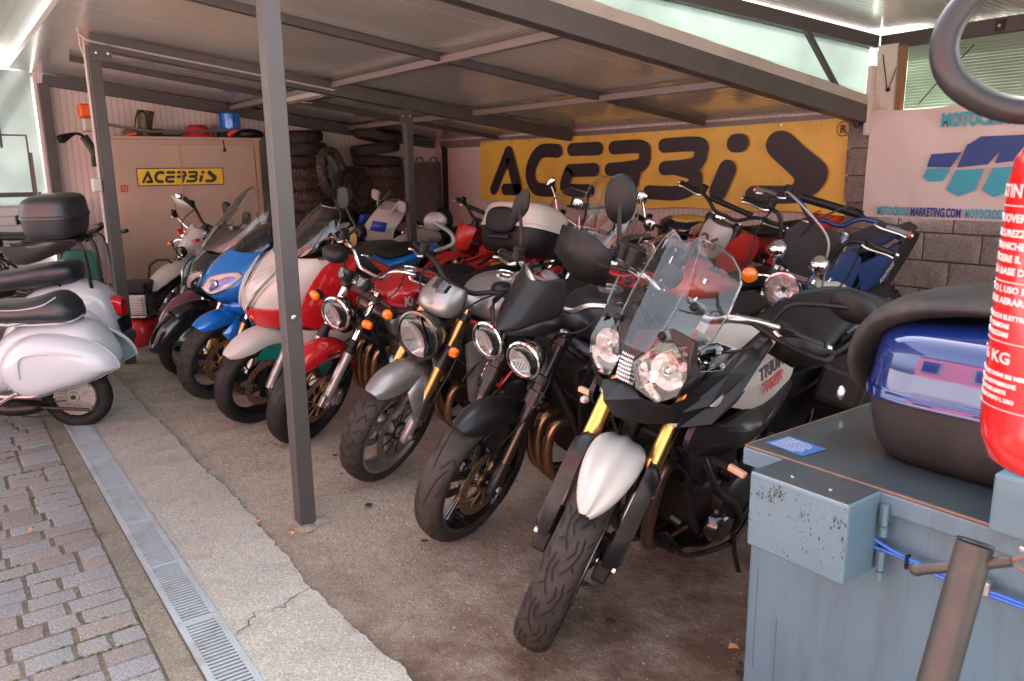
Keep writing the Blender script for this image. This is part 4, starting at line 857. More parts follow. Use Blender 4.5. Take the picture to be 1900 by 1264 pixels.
# ---- 1: tall white and black adventure motorcycle, nearest
def adventure():
    b = Bike('adventure_motorcycle', 'large white and matt black adventure motorcycle with clear windscreen, nearest the camera', 'motorcycle', 1.28, .35, -83, 12, 28, 1.55, .335, 24)
    with b.st():
        wheel(.335, .124, .085, 'touring', 'cast10', BLK, dr=.150, dy=.060, discm=DISC, tm=RUB2)
        fork(b, .108, 'usd', .70, GLD, STL, .33, .0265, .022, BLK); yokes(b, .108, .70, .19, STL, .04, .036); caliper(b, .062, DKM)
        # white beak mudguard with ridge
        rows = []
        for i, (a, hw) in enumerate(((52, .014), (57, .040), (66, .064), (78, .080), (92, .086), (106, .080), (118, .066), (126, .050))):
            an = R(a); r = []
            for j in range(13):
                q = (j-6)/6; rr = .392-.026*abs(q)**2.2+(.010 if abs(q) < .1 else (-.003 if abs(q) < .36 else .003))+(-.0); r.append(V3(rr*math.cos(an), hw*math.sin(q*math.pi/2), .335+rr*math.sin(an)))
            rows.append(r)
        G().grid(rows).obj('front_fender', WHT, sol=.004, sub=1)
        # black fork guards either side of the mudguard
        for sd in (1, -1):
            P = [b.up(t, sd*.118, f) for t, f in ((-.03, .0), (.0, .034), (.10, .040), (.20, .052), (.28, .066), (.34, .055), (.365, .020), (.33, -.03), (.2, -.035), (.03, -.03))]
            g = G(); n = len(P); cen = sum(P, Vector())/n
            O = [p+V3(0, sd*.030, 0)-(p-cen)*.22 for p in P]; I = [p-V3(0, sd*.022, 0) for p in P]
            g.rings([I, P, O], False); g.v.append(sum(O, Vector())/n+V3(0, sd*.004, 0)); k0 = len(g.v)-1; g.f += [(k0-n+k, k0-n+(k+1) % n, k0) for k in range(n)]
            gd = g.obj('fork_guard', MBK, ang=50)
            for t in (.10, .26): G().lathe([(.012, 0), (.012, .004), (.006, .005), (0, .003)], b.up(t, sd*.148, .008), (0, sd, 0), 12).obj('guard_screw', GBK, par=gd)
            G().box(b.up(-.02, sd*.105, -.0), (.06, .05, .07), Matrix.Rotation(-.4, 3, 'Y')).obj('fork_foot_clamp', BLK, smooth=False, bev=.008)
    with b.fx():
        # ------- twin headlight: black bucket, two angular glasses, chequered bridge
        hz = .955; hd = G().body([(-.36, hz+.02, .13, .07, .07, 3), (-.30, hz+.02, .165, .085, .075, 3), (-.25, hz, .170, .088, .085, 2.6), (-.235, hz-.005, .165, .085, .08, 2.6)], 24).obj('headlight', GBK, ang=40)
        fl = lambda y, z: -.105-.50*abs(y)**1.35-.30*max(0, z-hz)      # face of the lamp
        L = [(.024, .008), (.060, .060), (.115, .096), (.165, .080), (.186, .010), (.172, -.050), (.120, -.088), (.052, -.066)]
        for sd in (1, -1):
            P = [V3(fl(y, hz+z), sd*y, hz+z) for y, z in L]; cen = sum(P, Vector())/len(P)
            G().rings([P, [p+V3(-.012, 0, 0)+(cen-p)*.06 for p in P], [p+V3(-.05, 0, 0)+(cen-p)*.22 for p in P]], False).obj('reflector_side', CHR, par=hd, ang=8)
            G().add([p+V3(-.05, 0, 0)+(cen-p)*.20 for p in P], [tuple(range(len(P)))]).obj('lamp_back', GBK, par=hd)
            G().rings([P, [p+V3(-.02, 0, 0)-(cen-p)*.05 for p in P], [V3(-.25, p.y, p.z) for p in P]], False).obj('lamp_shell', GBK, par=hd, ang=50)
            bw_ = []
            for i, (q, h) in enumerate(((.10, -.052), (.34, -.046), (.60, -.034), (.84, -.018), (1.0, -.006))):
                bw_.append([cen+V3(h-.012+(.004 if (k//2) % 2 and 0 < i < 4 else 0), .056*q*math.cos(2*math.pi*k/28), .056*q*math.sin(2*math.pi*k/28)-.004) for k in range(28)])
            G().rings(bw_, False).obj('reflector', REF, par=hd, ang=10)
            rn = random.Random(3); g = G()
            for k in range(5):
                c = cen+V3(-.026, rn.choice((-1, 1))*rn.uniform(.04, .06), rn.uniform(-.05, .05)); g.box(c, (.02, rn.uniform(.012, .03), rn.uniform(.008, .02)), Euler((rn.uniform(-1, 1), rn.uniform(-.7, .7), rn.uniform(-1, 1))).to_matrix())
            g.obj('reflector_facets', REF, par=hd, smooth=False)
            G().lathe([(0, -.02), (.016, -.02), (.016, .012), (.010, .018), (0, .019)], cen+V3(-.03, 0, 0), (1, sd*.1, -.05), 14).obj('bulb_cap', CHR, par=hd)
            G().add([p+V3(.006, 0, 0) for p in P]+[cen+V3(.010, 0, 0)], [(k, (k+1) % len(P), len(P)) for k in range(len(P))]).obj('lens', GLS, par=hd, ang=179)
            G().tube(P+[P[0]], .0035, 6).obj('bezel', BLK, par=hd)
        g = G()
        for i in range(7):
            for j in range(7):
                y, z = (i-3)*.0075*(1-j*.02), hz-.055+j*.013; g.ell((fl(y, z)+.002, y, z), (.005, .0032, .0055), 6)
        g.obj('position_light', REF, par=hd)
        g = G(); g.rings([[V3(fl(.03, z)-.006, y, z) for y, z in ((-.035, hz-.065), (.035, hz-.065), (.035, hz+.04), (-.035, hz+.04))], [V3(fl(.03, z)-.05, y, z) for y, z in ((-.035, hz-.065), (.035, hz-.065), (.035, hz+.04), (-.035, hz+.04))]]); g.obj('lamp_bridge', GBK, par=hd, smooth=False)
        for sd in (1, -1):   # V-shaped brow above the lamps
            P = [(.0, hz+.02), (.022, hz+.012), (.055, hz+.066), (.108, hz+.102), (.165, hz+.082), (.19, hz+.02), (.18, hz+.05), (.17, hz+.115), (.10, hz+.135), (.0, hz+.10)]
            G().rings([[V3(fl(y, z)+.004, sd*y, z) for y, z in P], [V3(fl(y, z)-.05, sd*y, z) for y, z in P]]).obj('lamp_brow', MBK, par=hd, smooth=False)
        # ------- beak and lower cowl, faceted
        W = {'a': (-.035, 0, .845), 'b': (-.11, .075, .865), 'c': (-.15, .155, .868), 'd': (-.10, .0, .775), 'e': (-.15, .085, .775), 'f': (-.21, .165, .80), 'g': (-.20, 0, .755), 'h': (-.24, .09, .76), 'i': (-.24, .185, .90), 'j': (-.30, .20, .80), 'k': (-.13, .0, .90)}
        K = list(W); V = [W[k] for k in K]; ix = lambda s: tuple(K.index(c) for c in s)
        facet(V, [ix('abed'), ix('bcfe'), ix('degh') if False else ix('dehg'), ix('efjh'), ix('cijf'), ix('akb')], MBK, 'beak')
        # ------- side cowls running back to the tank (layered, faceted)
        for sd in (1, -1):
            A = [(-.20, .17, .84), (-.27, .215, .865), (-.40, .235, .955), (-.54, .215, 1.045), (-.50, .20, 1.065), (-.40, .20, 1.02), (-.28, .18, .94), (-.22, .165, .90)]
            Bq = [(-.20, .17, .79), (-.27, .235, .812), (-.345, .258, .885), (-.53, .236, 1.03), (-.54, .215, 1.045), (-.40, .235, .955), (-.27, .215, .865), (-.20, .17, .84)]
            g = G(); n = len(A)
            for Q in (A, Bq):
                q = [V3(x, sd*y, z) for x, y, z in Q]; c = sum(q, Vector())/len(q)+V3(0, sd*.010, 0); g.add(q+[c], [(k, (k+1) % len(q), len(q)) for k in range(len(q))])
            g.obj('side_cowl', MBK, smooth=False, sol=.006)
            S = [(-.27, .245, .835), (-.33, .262, .885), (-.37, .260, .915), (-.31, .255, .875)]
            G().prism([V3(x, sd*y, z) for x, y, z in S], (0, sd*.004, 0)).obj('air_slot', GRV, smooth=False)
        pw_ = panel([(-.27, .865), (-.36, .845), (-.54, .795), (-.72, .80), (-.80, .86), (-.76, .94), (-.64, 1.0), (-.52, 1.03), (-.40, .955)], lambda x, z: .222-.10*max(0, -.62-x)-.28*max(0, z-.93), .014, WHT, 'tank_side', sm=3)
        # big lower side shrouds below the tank
        panel([(-.24, .80), (-.22, .735), (-.28, .68), (-.45, .665), (-.62, .70), (-.80, .79), (-.78, .845), (-.6, .80), (-.44, .80), (-.36, .79)], lambda x, z: .205-.10*max(0, -.33-x)*-1 if x > -.33 else .235-.10*max(0, -x-.55), .045, MBK, 'tank_shroud', sm=3)
        panel([(-.30, .66), (-.50, .655), (-.56, .60), (-.44, .50), (-.36, .57)], .165, .02, MBK, 'radiator_cover', sm=1)
        for sd in (1, -1):
            G().box((-.36, sd*.262, .668), (.04, .05, .022)).tube([(-.36, sd*.22, .668), (-.36, sd*.29, .668)], .008, 8).obj('signal_stalk', BLK)
            G().box((-.35, sd*.305, .668), (.022, .085, .020), Matrix.Rotation(sd*-.1, 3, 'Z')).obj('turn_signal', mat('clear_amber_lens', (.72, .45, .28), .15, coat=.5), bev=.005, smooth=False)
        # white tank
        tk = tank([(-.36, .93, .10, .03, .05, 2.4), (-.40, .925, .155, .085, .075, 2.5), (-.50, .93, .215, .105, .095, 2.4), (-.62, .925, .235, .118, .115, 2.3), (-.74, .90, .215, .108, .12, 2.3), (-.84, .875, .145, .08, .10, 2.3), (-.90, .86, .10, .03, .05, 2.2)], WHT, BLK, capx=-.60, capz=1.040, tilt=-.03)
        G().lathe([(.053, 0), (.072, .0), (.074, .003), (.055, .006)], (-.60, 0, 1.036), (-.03, 0, 1), 30, closed=True).obj('cap_ring', mat('grey_anodised', (.22, .21, .2), .35, .8), par=tk)
        n_ = V3(.22, .93, .12)
        lettering('TRIUMPH', .060, 'tank_lettering', INK, basis((-.505, .240, .905), (-1, -.04, .26), (0, -.25, 1)), tk, bold=.0015, shear=.1, sx=.85)
        lettering('TIGER', .058, 'tank_lettering', RED, basis((-.525, .246, .852), (-1, -.04, .26), (0, -.15, 1)), tk, bold=.0015, shear=.4, sx=.85)
        # seat, tail, rack
        seat(b, [(-.86, .86, .09, .03, .05), (-.95, .86, .15, .035, .06, 2.8), (-1.12, .87, .17, .04, .07, 2.8), (-1.22, .90, .16, .045, .06, 2.8), (-1.27, .93, .15, .05, .06, 2.8), (-1.5, .95, .14, .04, .06, 2.8), (-1.66, .955, .10, .03, .05, 2.6)])
        G().box((-1.0, 0, .77), (.60, .22, .10)).obj('subframe', BLK, smooth=False, bev=.02)
        panel([(-.95, .80), (-1.2, .82), (-1.62, .90), (-1.70, .87), (-1.3, .74), (-1.0, .70)], .14, .02, MBK, 'tail_cowl')
        rk = G().tube([(-1.35, .13, .90), (-1.45, .155, .945), (-1.70, .155, .95), (-1.82, .10, .95), (-1.85, 0, .95), (-1.82, -.10, .95), (-1.70, -.155, .95), (-1.45, -.155, .945), (-1.35, -.13, .90)], .013, 10, 5).obj('luggage_rack', mat('rack_grey', (.05, .055, .055), .5, .3))
        G().box((-1.66, 0, .955), (.26, .24, .016)).box((-1.60, .08, .97), (.05, .03, .03)).box((-1.74, -.05, .97), (.04, .05, .03)).obj('rack_plate', mat('rack_grey', (0, 0, 0)), par=rk, smooth=False, bev=.005)
        # angular black pannier on the left side
        for sd in (1,):
            g = G(); a = [(-1.04, .86), (-1.02, .72), (-1.12, .60), (-1.60, .60), (-1.66, .74), (-1.60, .90)]
            I = [V3(x, sd*.20, z) for x, z in a]; O = [V3(x*.93-.09, sd*.37, z*.9+.075) for x, z in a]; g.rings([I, O]); g.obj('pannier', BLK, smooth=False, bev=.018)
        rear(b, .32, .15, .10); 
        # handlebar, guards, mirrors, screen, gauges
    with b.st():
        bars(b, [(-.38, 0, 1.08), (-.38, .08, 1.085), (-.36, .15, 1.13), (-.42, .28, 1.135), (-.50, .42, 1.11)], STL, .014, .125)
        for sd in (1, -1):
            P = [V3(-.36, sd*.27, 1.05), V3(-.33, sd*.28, 1.17), V3(-.33, sd*.36, 1.205), V3(-.37, sd*.475, 1.185), V3(-.40, sd*.48, 1.08), V3(-.355, sd*.38, 1.035)]
            P = P if sd < 0 else [V3(p.x-.02, .30+(p.y-.30)*.75, 1.08+(p.z-1.08)*.62) for p in P]
            c = sum(P, Vector())/6+V3(.018, sd*.006, 0); g = G(); g.add(P+[c], [(k, (k+1) % 6, 6) for k in range(6)]); g.obj('hand_guard', BLK, sol=.006, ang=60)
            G().tube([(-.36, sd*.20, 1.135), (-.345, sd*.32, 1.12), (-.39, sd*.44, 1.11), (-.50, sd*.46, 1.11)], .008, 8, 4).obj('guard_bracket', BLK)
        mirror((-.41, -.25, 1.14), (-.45, -.31, 1.22), (-.50, -.35, 1.30), (.055, .085), (-1, -.12, .0), BLK, e=2.2, mid=(-.43, -.28, 1.17), thick=.03, stem=.008, rot=-.3)
        mirror((-.41, .25, 1.14), (-.44, .33, 1.24), (-.52, .45, 1.26), (.075, .050), (-1, .1, 0), BLK, e=2.2, mid=(-.42, .27, 1.21), thick=.03, stem=.008)
        G().box((-.36, 0, 1.10), (.05, .10, .05)).obj('bar_clamp', STL, smooth=False, bev=.01)
        G().lathe([(.028, 0), (.028, .04), (.031, .042), (.031, .055), (0, .056)], (-.36, -.22, 1.16), (0, 0, 1), 16).obj('fluid_reservoir', BLK)
        cable([(-.42, -.22, 1.13), (-.25, -.12, 1.10), (-.2, 0, 1.02), (-.25, .08, .95), (-.3, .1, .8)]); cable([(-.42, .24, 1.13), (-.24, .2, 1.09), (-.22, .05, 1.0), (-.3, .0, .9)])
    with b.fx():
        G().box((-.31, 0, 1.09), (.06, .17, .09), Matrix.Rotation(-.6, 3, 'Y')).obj('gauge_cluster', BLK, smooth=False, bev=.015)
        rows = []
        for x, z, hw, cx in ((-.10, 1.01, .155, 0), (-.135, 1.07, .195, 0), (-.18, 1.15, .205, 0), (-.23, 1.24, .195, 0), (-.262, 1.295, .165, 0), (-.28, 1.325, .12, 0)):
            r = []
            for y, dx, dz in ((-1, -.085, -.030), (-.80, -.052, -.006), (-.45, -.016, .010), (-.40, -.004, .014), (-.14, .0, -.004), (0, .0, -.012), (.14, .0, -.004), (.40, -.004, .014), (.45, -.016, .010), (.80, -.052, -.006), (1, -.085, -.030)):
                r.append(V3(x+dx, y*hw, z+(dz if z > 1.28 else 0)))
            rows.append(r)
        sc = G().grid(rows).obj('windscreen', SCR, ang=70)
        EDG = glass('screen_edge_light', (.85, .83, .78), .6, 3, .1)
        G().tube([r[0] for r in rows]+rows[-1][1:-1]+[r[-1] for r in rows[::-1]], .0032, 6).obj('screen_edge', EDG, par=sc)
        for j in (3, 7): G().tube([r[j] for r in rows], .0016, 5).obj('screen_crease', EDG, par=sc)
        for sd in (1, -1):
            for x, z, y in ((-.128, 1.065, .085), (-.20, 1.16, .125)): G().lathe([(.013, -.004), (.013, .004), (.009, .010), (.004, .006), (0, .006)], (x-.01, sd*y, z), (.8, sd*.3, .45), 14).obj('screen_bolt', BLK, par=sc)
            P = [V3(-.15, sd*.14, 1.045), V3(-.25, sd*.20, 1.07), V3(-.34, sd*.225, 1.04), V3(-.30, sd*.21, .975), V3(-.19, sd*.175, .975)]
            G().add(P+[sum(P, Vector())/5+V3(0, sd*.015, 0)], [(k, (k+1) % 5, 5) for k in range(5)]).obj('wind_deflector', SCR, par=sc, sol=.003, ang=60)
            G().tube(P+[P[0]], .0022, 5).obj('deflector_edge', EDG, par=sc)
            G().tube([(-.2, sd*.07, 1.12), (-.26, sd*.06, 1.05), (-.28, sd*.05, .98)], .010, 8).obj('screen_bracket', BLK, par=sc)
        # engine bay
        radiator((-.365, 0, .64), .30, .24, .1); engine(b, -.62, .42, .20, seed=11, n=90, inclined=.35, m=DKM)
        headers(b, -.38, .58, (-.09, 0, .09), mat('scorched_steel', (.20, .13, .10), .38, .9, var=.5, dirt=(.35, .25, .18), dirtamt=.4, dscale=14), .022, .22)
        frame(b, MBK, .017); 
        for sd in (1, -1):    # engine guard bars
            G().tube([(-.42, sd*.10, .66), (-.40, sd*.17, .62), (-.46, sd*.22, .5), (-.58, sd*.235, .42), (-.66, sd*.22, .30), (-.60, sd*.16, .22)], .0135, 10, 5).obj('crash_bar', MBK)
            G().tube([(-.66, sd*.22, .30), (-.76, sd*.22, .40), (-.82, sd*.2, .5), (-.80, sd*.17, .62)], .0135, 10, 5).obj('crash_bar', MBK)
            G().ell((-.80, sd*.27, .345), (.022, .028, .022), 12).obj('bar_end_knob', STL)
        sk = G(); P = [(-.40, .10, .26), (-.44, .14, .205), (-.60, .155, .155), (-.85, .15, .145), (-.95, .12, .17)]
        sk.grid([[V3(x, y*q, z-.02*(1-abs(q))+.035*(abs(q) > .9)) for q in (-1, -.92, -.5, 0, .5, .92, 1)] for x, y, z in P]); sk.obj('skid_plate', BLK, sol=.004, ang=30)
        G().tube([(-.42, .12, .24), (-.50, .155, .19), (-.75, .17, .155), (-.95, .13, .17)], .010, 8, 4).tube([(-.42, -.12, .24), (-.50, -.155, .19), (-.75, -.17, .155)], .010, 8, 4).obj('skid_rail', GBK)
        for k in range(3): G().box((-.50-.05*k, .05, .168-.003*k), (.02, .09, .012), Matrix.Rotation(.3, 3, 'Y')).obj('plate_slot', GRV, smooth=False)
        stand(b, -.75)
        G().tube([(-.85, .19, .34), (-.85, .26, .33)], .012, 8).box((-.85, .28, .33), (.035, .09, .02)).obj('footpeg', BLK)
        panel([(-.70, .60), (-.66, .45), (-.72, .36), (-.84, .40), (-.90, .58)], .16, .02, DKM, 'frame_plate', sm=1)
        G().lathe([(.0, .052), (.045, .05), (.055, .04), (.06, 0)], (-.55, .185, .33), (0, 1, 0), 24).obj('oil_cap_cover', GBK)
        cable([(-.30, .12, .62), (-.36, .16, .56), (-.44, .10, .53), (-.40, -.05, .52)], .004)
    return b
adventure()
# ---- 2: matt black streetfighter with twin round lamps
def streetfighter():
    b = Bike('street_motorcycle', 'matt black naked motorcycle with two round headlights under a pointed flyscreen', 'motorcycle', .52, .50, -96, 10, 25, 1.40, .305, 23.5)
    with b.st():
        wheel(.305, .122, .075, 'road', 'cast5', GBK, dr=.155, dy=.064, discm=RUST, gold=True, tm=RUB2)
        fork(b, .108, 'usd', .68, MBK, mat('dark_fork_tube', (.10, .07, .06), .25, .8), .30, .028, .022, MBK); yokes(b, .108, .68, .20, MBK); caliper(b, .064, BLK)
        fender(b, .345, 60, 160, .078, .075, MBK, tip=.40, tail=.5, ridge=.006)
        for sd in (1, -1):
            P = [V3(-.02, sd*.075, .60), V3(.10, sd*.078, .56), V3(.02, sd*.082, .46), V3(-.03, sd*.088, .33), V3(-.09, sd*.088, .34), V3(-.12, sd*.080, .5)]
            G().add(P, [tuple(range(6))]).obj('fender_stay', MBK, sol=.006, smooth=False)
            G().lathe([(.039, -.055), (.039, .0)], b.up(.43, sd*.108), b.a, 16, cap=True).box(b.up(.40, sd*.13, .01), (.03, .02, .075), Matrix.Rotation(-.41, 3, 'Y')).obj('fork_clamp', MBK)
            for k in range(3):
                G().lathe([(.009, 0), (.009, .005), (.005, .006), (.005, .002), (0, .002)], b.up(.375+k*.024, sd*.142, .01), (.2, sd, 0), 8).obj('clamp_bolt', STL)
        for sd, z in ((1, .875), (-1, .875)):
            lamp((-.045, sd*.088, z), .073, (1, sd*.04, -.08), CHR, CHR, 1.15)
        G().box((-.15, 0, .85), (.12, .16, .04)).obj('lamp_bracket', BLK, smooth=False, bev=.008)
        # pointed fly screen
        rows = []
        for x, z, hw, dx, dz in ((.045, .985, .012, -.02, -.0), (.03, 1.0, .055, -.05, -.01), (-.01, 1.045, .105, -.10, -.035), (-.05, 1.09, .125, -.13, -.05), (-.085, 1.13, .118, -.12, -.03), (-.11, 1.155, .095, -.09, .035)):
            rows.append([V3(x+dx*abs(q)**1.6, hw*q, z+dz*abs(q)**1.5) for q in [-1+2*j/10 for j in range(11)]])
        G().grid(rows).obj('fly_screen', MBK, sol=.005, sub=1)
        for sd in (1, -1):
            P = [V3(.02, sd*.03, .975), V3(-.07, sd*.13, .985), V3(-.19, sd*.15, 1.01), V3(-.14, sd*.13, 1.05), V3(-.05, sd*.11, 1.04)]
            G().add(P+[sum(P, Vector())/5+V3(0, sd*.012, 0)], [(k, (k+1) % 5, 5) for k in range(5)]).obj('screen_wing', MBK, sol=.005, ang=50)
        bars(b, [(-.33, 0, .99), (-.33, .08, 1.0), (-.35, .15, 1.05), (-.40, .26, 1.065), (-.47, .385, 1.03)], STL, .0125, .12)
        G().box((-.30, 0, 1.0), (.05, .1, .05)).obj('bar_clamp', STL, smooth=False, bev=.01)
        gauges((-.20, 0, 1.05), .05, (-.75, 0, .65), 1); G().box((-.2, .0, 1.0), (.05, .2, .05)).obj('gauge_bracket', BLK, smooth=False, bev=.01)
        mirror((-.40, -.26, 1.08), (-.43, -.29, 1.16), (-.44, -.33, 1.27), (.038, .085), (-1, -.1, 0), BLK, e=1.5, thick=.014, rot=.2)
        mirror((-.40, .26, 1.08), (-.43, .32, 1.16), (-.46, .38, 1.25), (.05, .05), (-1, .1, 0), BLK, e=1.6, thick=.014, rot=-.3)
        cable([(-.44, .20, 1.08), (-.25, .20, 1.0), (-.22, .1, .93), (-.3, .05, .8)]); cable([(-.44, -.20, 1.08), (-.22, -.15, 1.02), (-.2, -.02, .95), (-.28, -.03, .8)]); cable([(.03, .10, .50), (-.10, .13, .62), (-.16, .15, .75), (-.25, .1, .86)], .004)
        G().lathe([(.008, 0), (.010, .02), (.008, .03)], (-.36, .22, 1.06), (0, 1, 0), 8).obj('adjuster', BLU)
    with b.fx():
        radiator((-.40, 0, .63), .34, .30, .25); engine(b, -.62, .44, .21, seed=5, n=80, inclined=.4)
        tank([(-.42, .90, .10, .04, .05), (-.47, .92, .165, .09, .10, 2.6), (-.58, .93, .195, .115, .13, 2.4), (-.74, .92, .19, .11, .14, 2.4), (-.87, .87, .14, .09, .12, 2.3), (-.95, .83, .09, .05, .07)], MBK, mat('grey_anodised', (0, 0, 0)), capx=-.60, capz=1.035, tilt=-.05)
        lettering('STREET', .030, 'tank_lettering', mat('grey_print', (.35, .34, .33), .4), basis((-.50, .17, .99), (-1, 0, .02), (0, -.5, .9)), bold=.0006, shear=.2)
        lettering('TRIPLE', .030, 'tank_lettering', mat('grey_print', (0, 0, 0)), basis((-.51, .178, .965), (-1, 0, .02), (0, -.4, .95)), bold=.0006, shear=.2)
        seat(b, [(-.92, .80, .08, .03, .05), (-1.0, .80, .13, .04, .06, 2.6), (-1.15, .82, .15, .05, .05, 2.6), (-1.25, .86, .13, .05, .05, 2.6), (-1.42, .90, .11, .035, .04, 2.4), (-1.52, .915, .06, .02, .03)])
        panel([(-.90, .78), (-1.1, .80), (-1.5, .90), (-1.6, .88), (-1.3, .76), (-1.0, .70)], .12, .03, MBK, 'tail_cowl')
        panel([(-.40, .78), (-.46, .86), (-.60, .80), (-.58, .62), (-.48, .56)], .175, .02, MBK, 'radiator_cowl', sm=2)
        panel([(-.36, .70), (-.42, .82), (-.48, .80), (-.46, .46), (-.40, .44)], .19, .012, BLK, 'radiator_shroud', sm=1)
        for y in (.05, .09, .13): G().tube([(-.40, y, .84), (-.46, y+.07, .82), (-.58, y+.07, .78), (-.7, y*.6, .75)], .022, 10, 5).obj('intake_hose', mat('blue_black_hose', (.02, .024, .04), .35))
        headers(b, -.40, .50, (-.08, 0, .08), EXH, .021, .20)
        frame(b, MBK); rear(b, .31, .18, .1, GBK); stand(b)
        G().lathe([(0, .03), (.03, .03), (.045, .02), (.048, -.02), (.03, -.03)], (-.42, .17, .34), (.5, 1, 0), 24).obj('horn', BLK)
        signal((-.36, .24, .68), (1, .2, 0), mat('clear_lens', (.7, .68, .64), .12, coat=.6), (.03, .016, .015), V3(-.38, .19, .68))
        G().box((-.55, .20, .86), (.03, .02, .02)).obj('switch_block', BLK)
streetfighter()
# ---- 3: grey roadster with one big round lamp and gold forks
def roadster():
    b = Bike('roadster_motorcycle', 'silver grey roadster with one large round headlight, gold fork legs and red frame', 'motorcycle', -.29, .52, -86, 14, 20, 1.42, .305, 24)
    with b.st():
        wheel(.305, .125, .075, 'zig', 'cast3', GRY, dr=.160, dy=.064, tm=RUB2)
        fork(b, .108, 'usd', .67, GLD2, STL, .22, .027, .021, GRY); yokes(b, .108, .67, .20, MBK); caliper(b, .064, DKM)
        fender(b, .35, 52, 150, .082, .085, GRY, tip=.45, tail=.9, e=2.4)
        for sd in (1, -1):
            P = [V3(-.06, sd*.082, .62), V3(.04, sd*.088, .56), V3(.0, sd*.112, .45), V3(-.02, sd*.128, .34), V3(-.085, sd*.128, .34), V3(-.13, sd*.112, .48), V3(-.16, sd*.09, .58)]
            G().add(P+[sum(P, Vector())/7+V3(.0, sd*.012, 0)], [(k, (k+1) % 7, 7) for k in range(7)]).obj('fork_cover', GRY, sol=.005, ang=60)
            G().lathe([(.038, -.05), (.040, .0), (.038, .05)], b.up(.42, sd*.108), b.a, 16, cap=True).obj('fork_clamp', MBK)
            signal((-.10, sd*.20, .80), (1, sd*.2, 0), None, (.036, .026, .024), V3(-.22, sd*.13, .80))
        cable([(-.07, .13, .38), (-.1, .16, .52), (-.22, .15, .72), (-.28, .1, .9)], .004)
        lamp((-.075, 0, .79), .118, (1, 0, -.04), mat('olive_black_shell', (.05, .045, .035), .22, coat=.6), mat('dark_bezel', (.15, .13, .11), .2, 1.), 1.25)
        rows = [[V3(x+dx*abs(q)**2, hw*math.sin(q*1.5), z+dz*abs(q)**2) for q in [-1+2*j/10 for j in range(11)]] for x, z, hw, dx, dz in ((-.12, .90, .085, -.05, -.0), (-.10, .93, .110, -.09, -.02), (-.12, .98, .115, -.10, -.03), (-.17, 1.03, .10, -.08, -.03), (-.20, 1.05, .08, -.06, -.02))]
        fs = G().grid(rows).obj('fly_screen', GRY, sol=.005, sub=1); G().tube([r[0] for r in rows]+rows[-1]+[r[-1] for r in rows[::-1]], .006, 8).obj('screen_trim', BLK, par=fs)
        em = G()
        for k in range(6): em.tube([(-.092, .012*math.cos(k), .965+.012*math.sin(k)), (-.094, .012*math.cos(k+2.2), .965+.012*math.sin(k+2.2))], .0014, 5)
        em.obj('emblem', WHT, par=fs)
        bars(b, [(-.33, 0, .98), (-.33, .09, .99), (-.36, .18, 1.03), (-.40, .28, 1.03), (-.48, .39, 1.0)], BLK, .0125, .12)
        gauges((-.21, 0, 1.01), .055, (-.8, 0, .6), 1)
        mirror((-.42, -.24, 1.05), (-.46, -.20, 1.16), (-.50, -.33, 1.16), (.070, .050), (-1, -.15, 0), mat('grey_mirror_shell', (.10, .095, .09), .35, .2, coat=.3), e=2.0, mid=(-.44, -.16, 1.12), rot=-.5, thick=.028, stem=.011)
        mirror((-.42, .24, 1.05), (-.46, .22, 1.13), (-.50, .38, 1.15), (.070, .048), (-1, .15, 0), mat('grey_mirror_shell', (0, 0, 0)), e=2.0, rot=.3, thick=.028, stem=.010)
        cable([(-.45, -.2, 1.03), (-.25, -.17, 1.0), (-.2, -.1, .9), (-.3, 0, .8)]); cable([(-.45, .2, 1.03), (-.22, .18, 1.02), (-.18, .1, .9), (-.3, 0, .8)])
    with b.fx():
        radiator((-.38, 0, .60), .28, .28, .2); engine(b, -.62, .42, .19, seed=8, n=70, inclined=.5)
        tank([(-.42, .88, .10, .04, .05), (-.48, .90, .16, .09, .10, 2.4), (-.60, .91, .20, .12, .13, 2.2), (-.76, .90, .19, .11, .13, 2.2), (-.88, .86, .13, .08, .11, 2.3), (-.95, .83, .08, .04, .06)], GRY, CHR, capx=-.62, capz=1.02, tilt=-.05)
        G().ell((-.52, .10, .99), (.06, .05, .035), 14).obj('airbox_cover', MBK)
        for sd in (1, -1):
            for P in ([(-.32, .05, .84), (-.55, .16, .76), (-.85, .15, .60)], [(-.30, .05, .74), (-.42, .15, .62), (-.52, .19, .50)], [(-.55, .16, .76), (-.52, .19, .5), (-.72, .17, .68), (-.80, .16, .5)]):
                G().tube([(x, sd*y, z) for x, y, z in P], .015, 10).obj('frame_tube', RED)
        panel([(-.30, .74), (-.38, .76), (-.46, .64), (-.42, .46), (-.37, .42), (-.33, .60)], .165, .02, GRY, 'radiator_cowl', sm=2)
        for k in range(3): G().box((-.385, .193, .50+.035*k), (.025, .006, .008), Matrix.Rotation(.7, 3, 'Y')).obj('cowl_slot', GRV, smooth=False)
        seat(b, [(-.90, .80, .09, .03, .05), (-1.0, .82, .13, .05, .05, 2.5), (-1.15, .85, .15, .05, .05, 2.5), (-1.3, .90, .13, .05, .05), (-1.42, .93, .09, .03, .04)])
        panel([(-1.0, .76), (-1.2, .86), (-1.45, .95), (-1.62, .97), (-1.66, .93), (-1.4, .82), (-1.15, .72)], .11, .045, RED, 'tail_cowl'); G().body([(-1.40, .95, .10, .02, .05), (-1.55, .965, .10, .02, .06), (-1.66, .96, .05, .012, .03)], 16).obj('tail_top', RED, sub=1)
        headers(b, -.40, .46, (-.06, .06), EXH, .021, .20); rear(b, .31, .18, .1, GRY, spokes='cast3'); stand(b)
        panel([(-.36, .42), (-.48, .44), (-.50, .24), (-.42, .26)], .12, .03, BLK, 'belly_cowl', sm=2)
roadster()
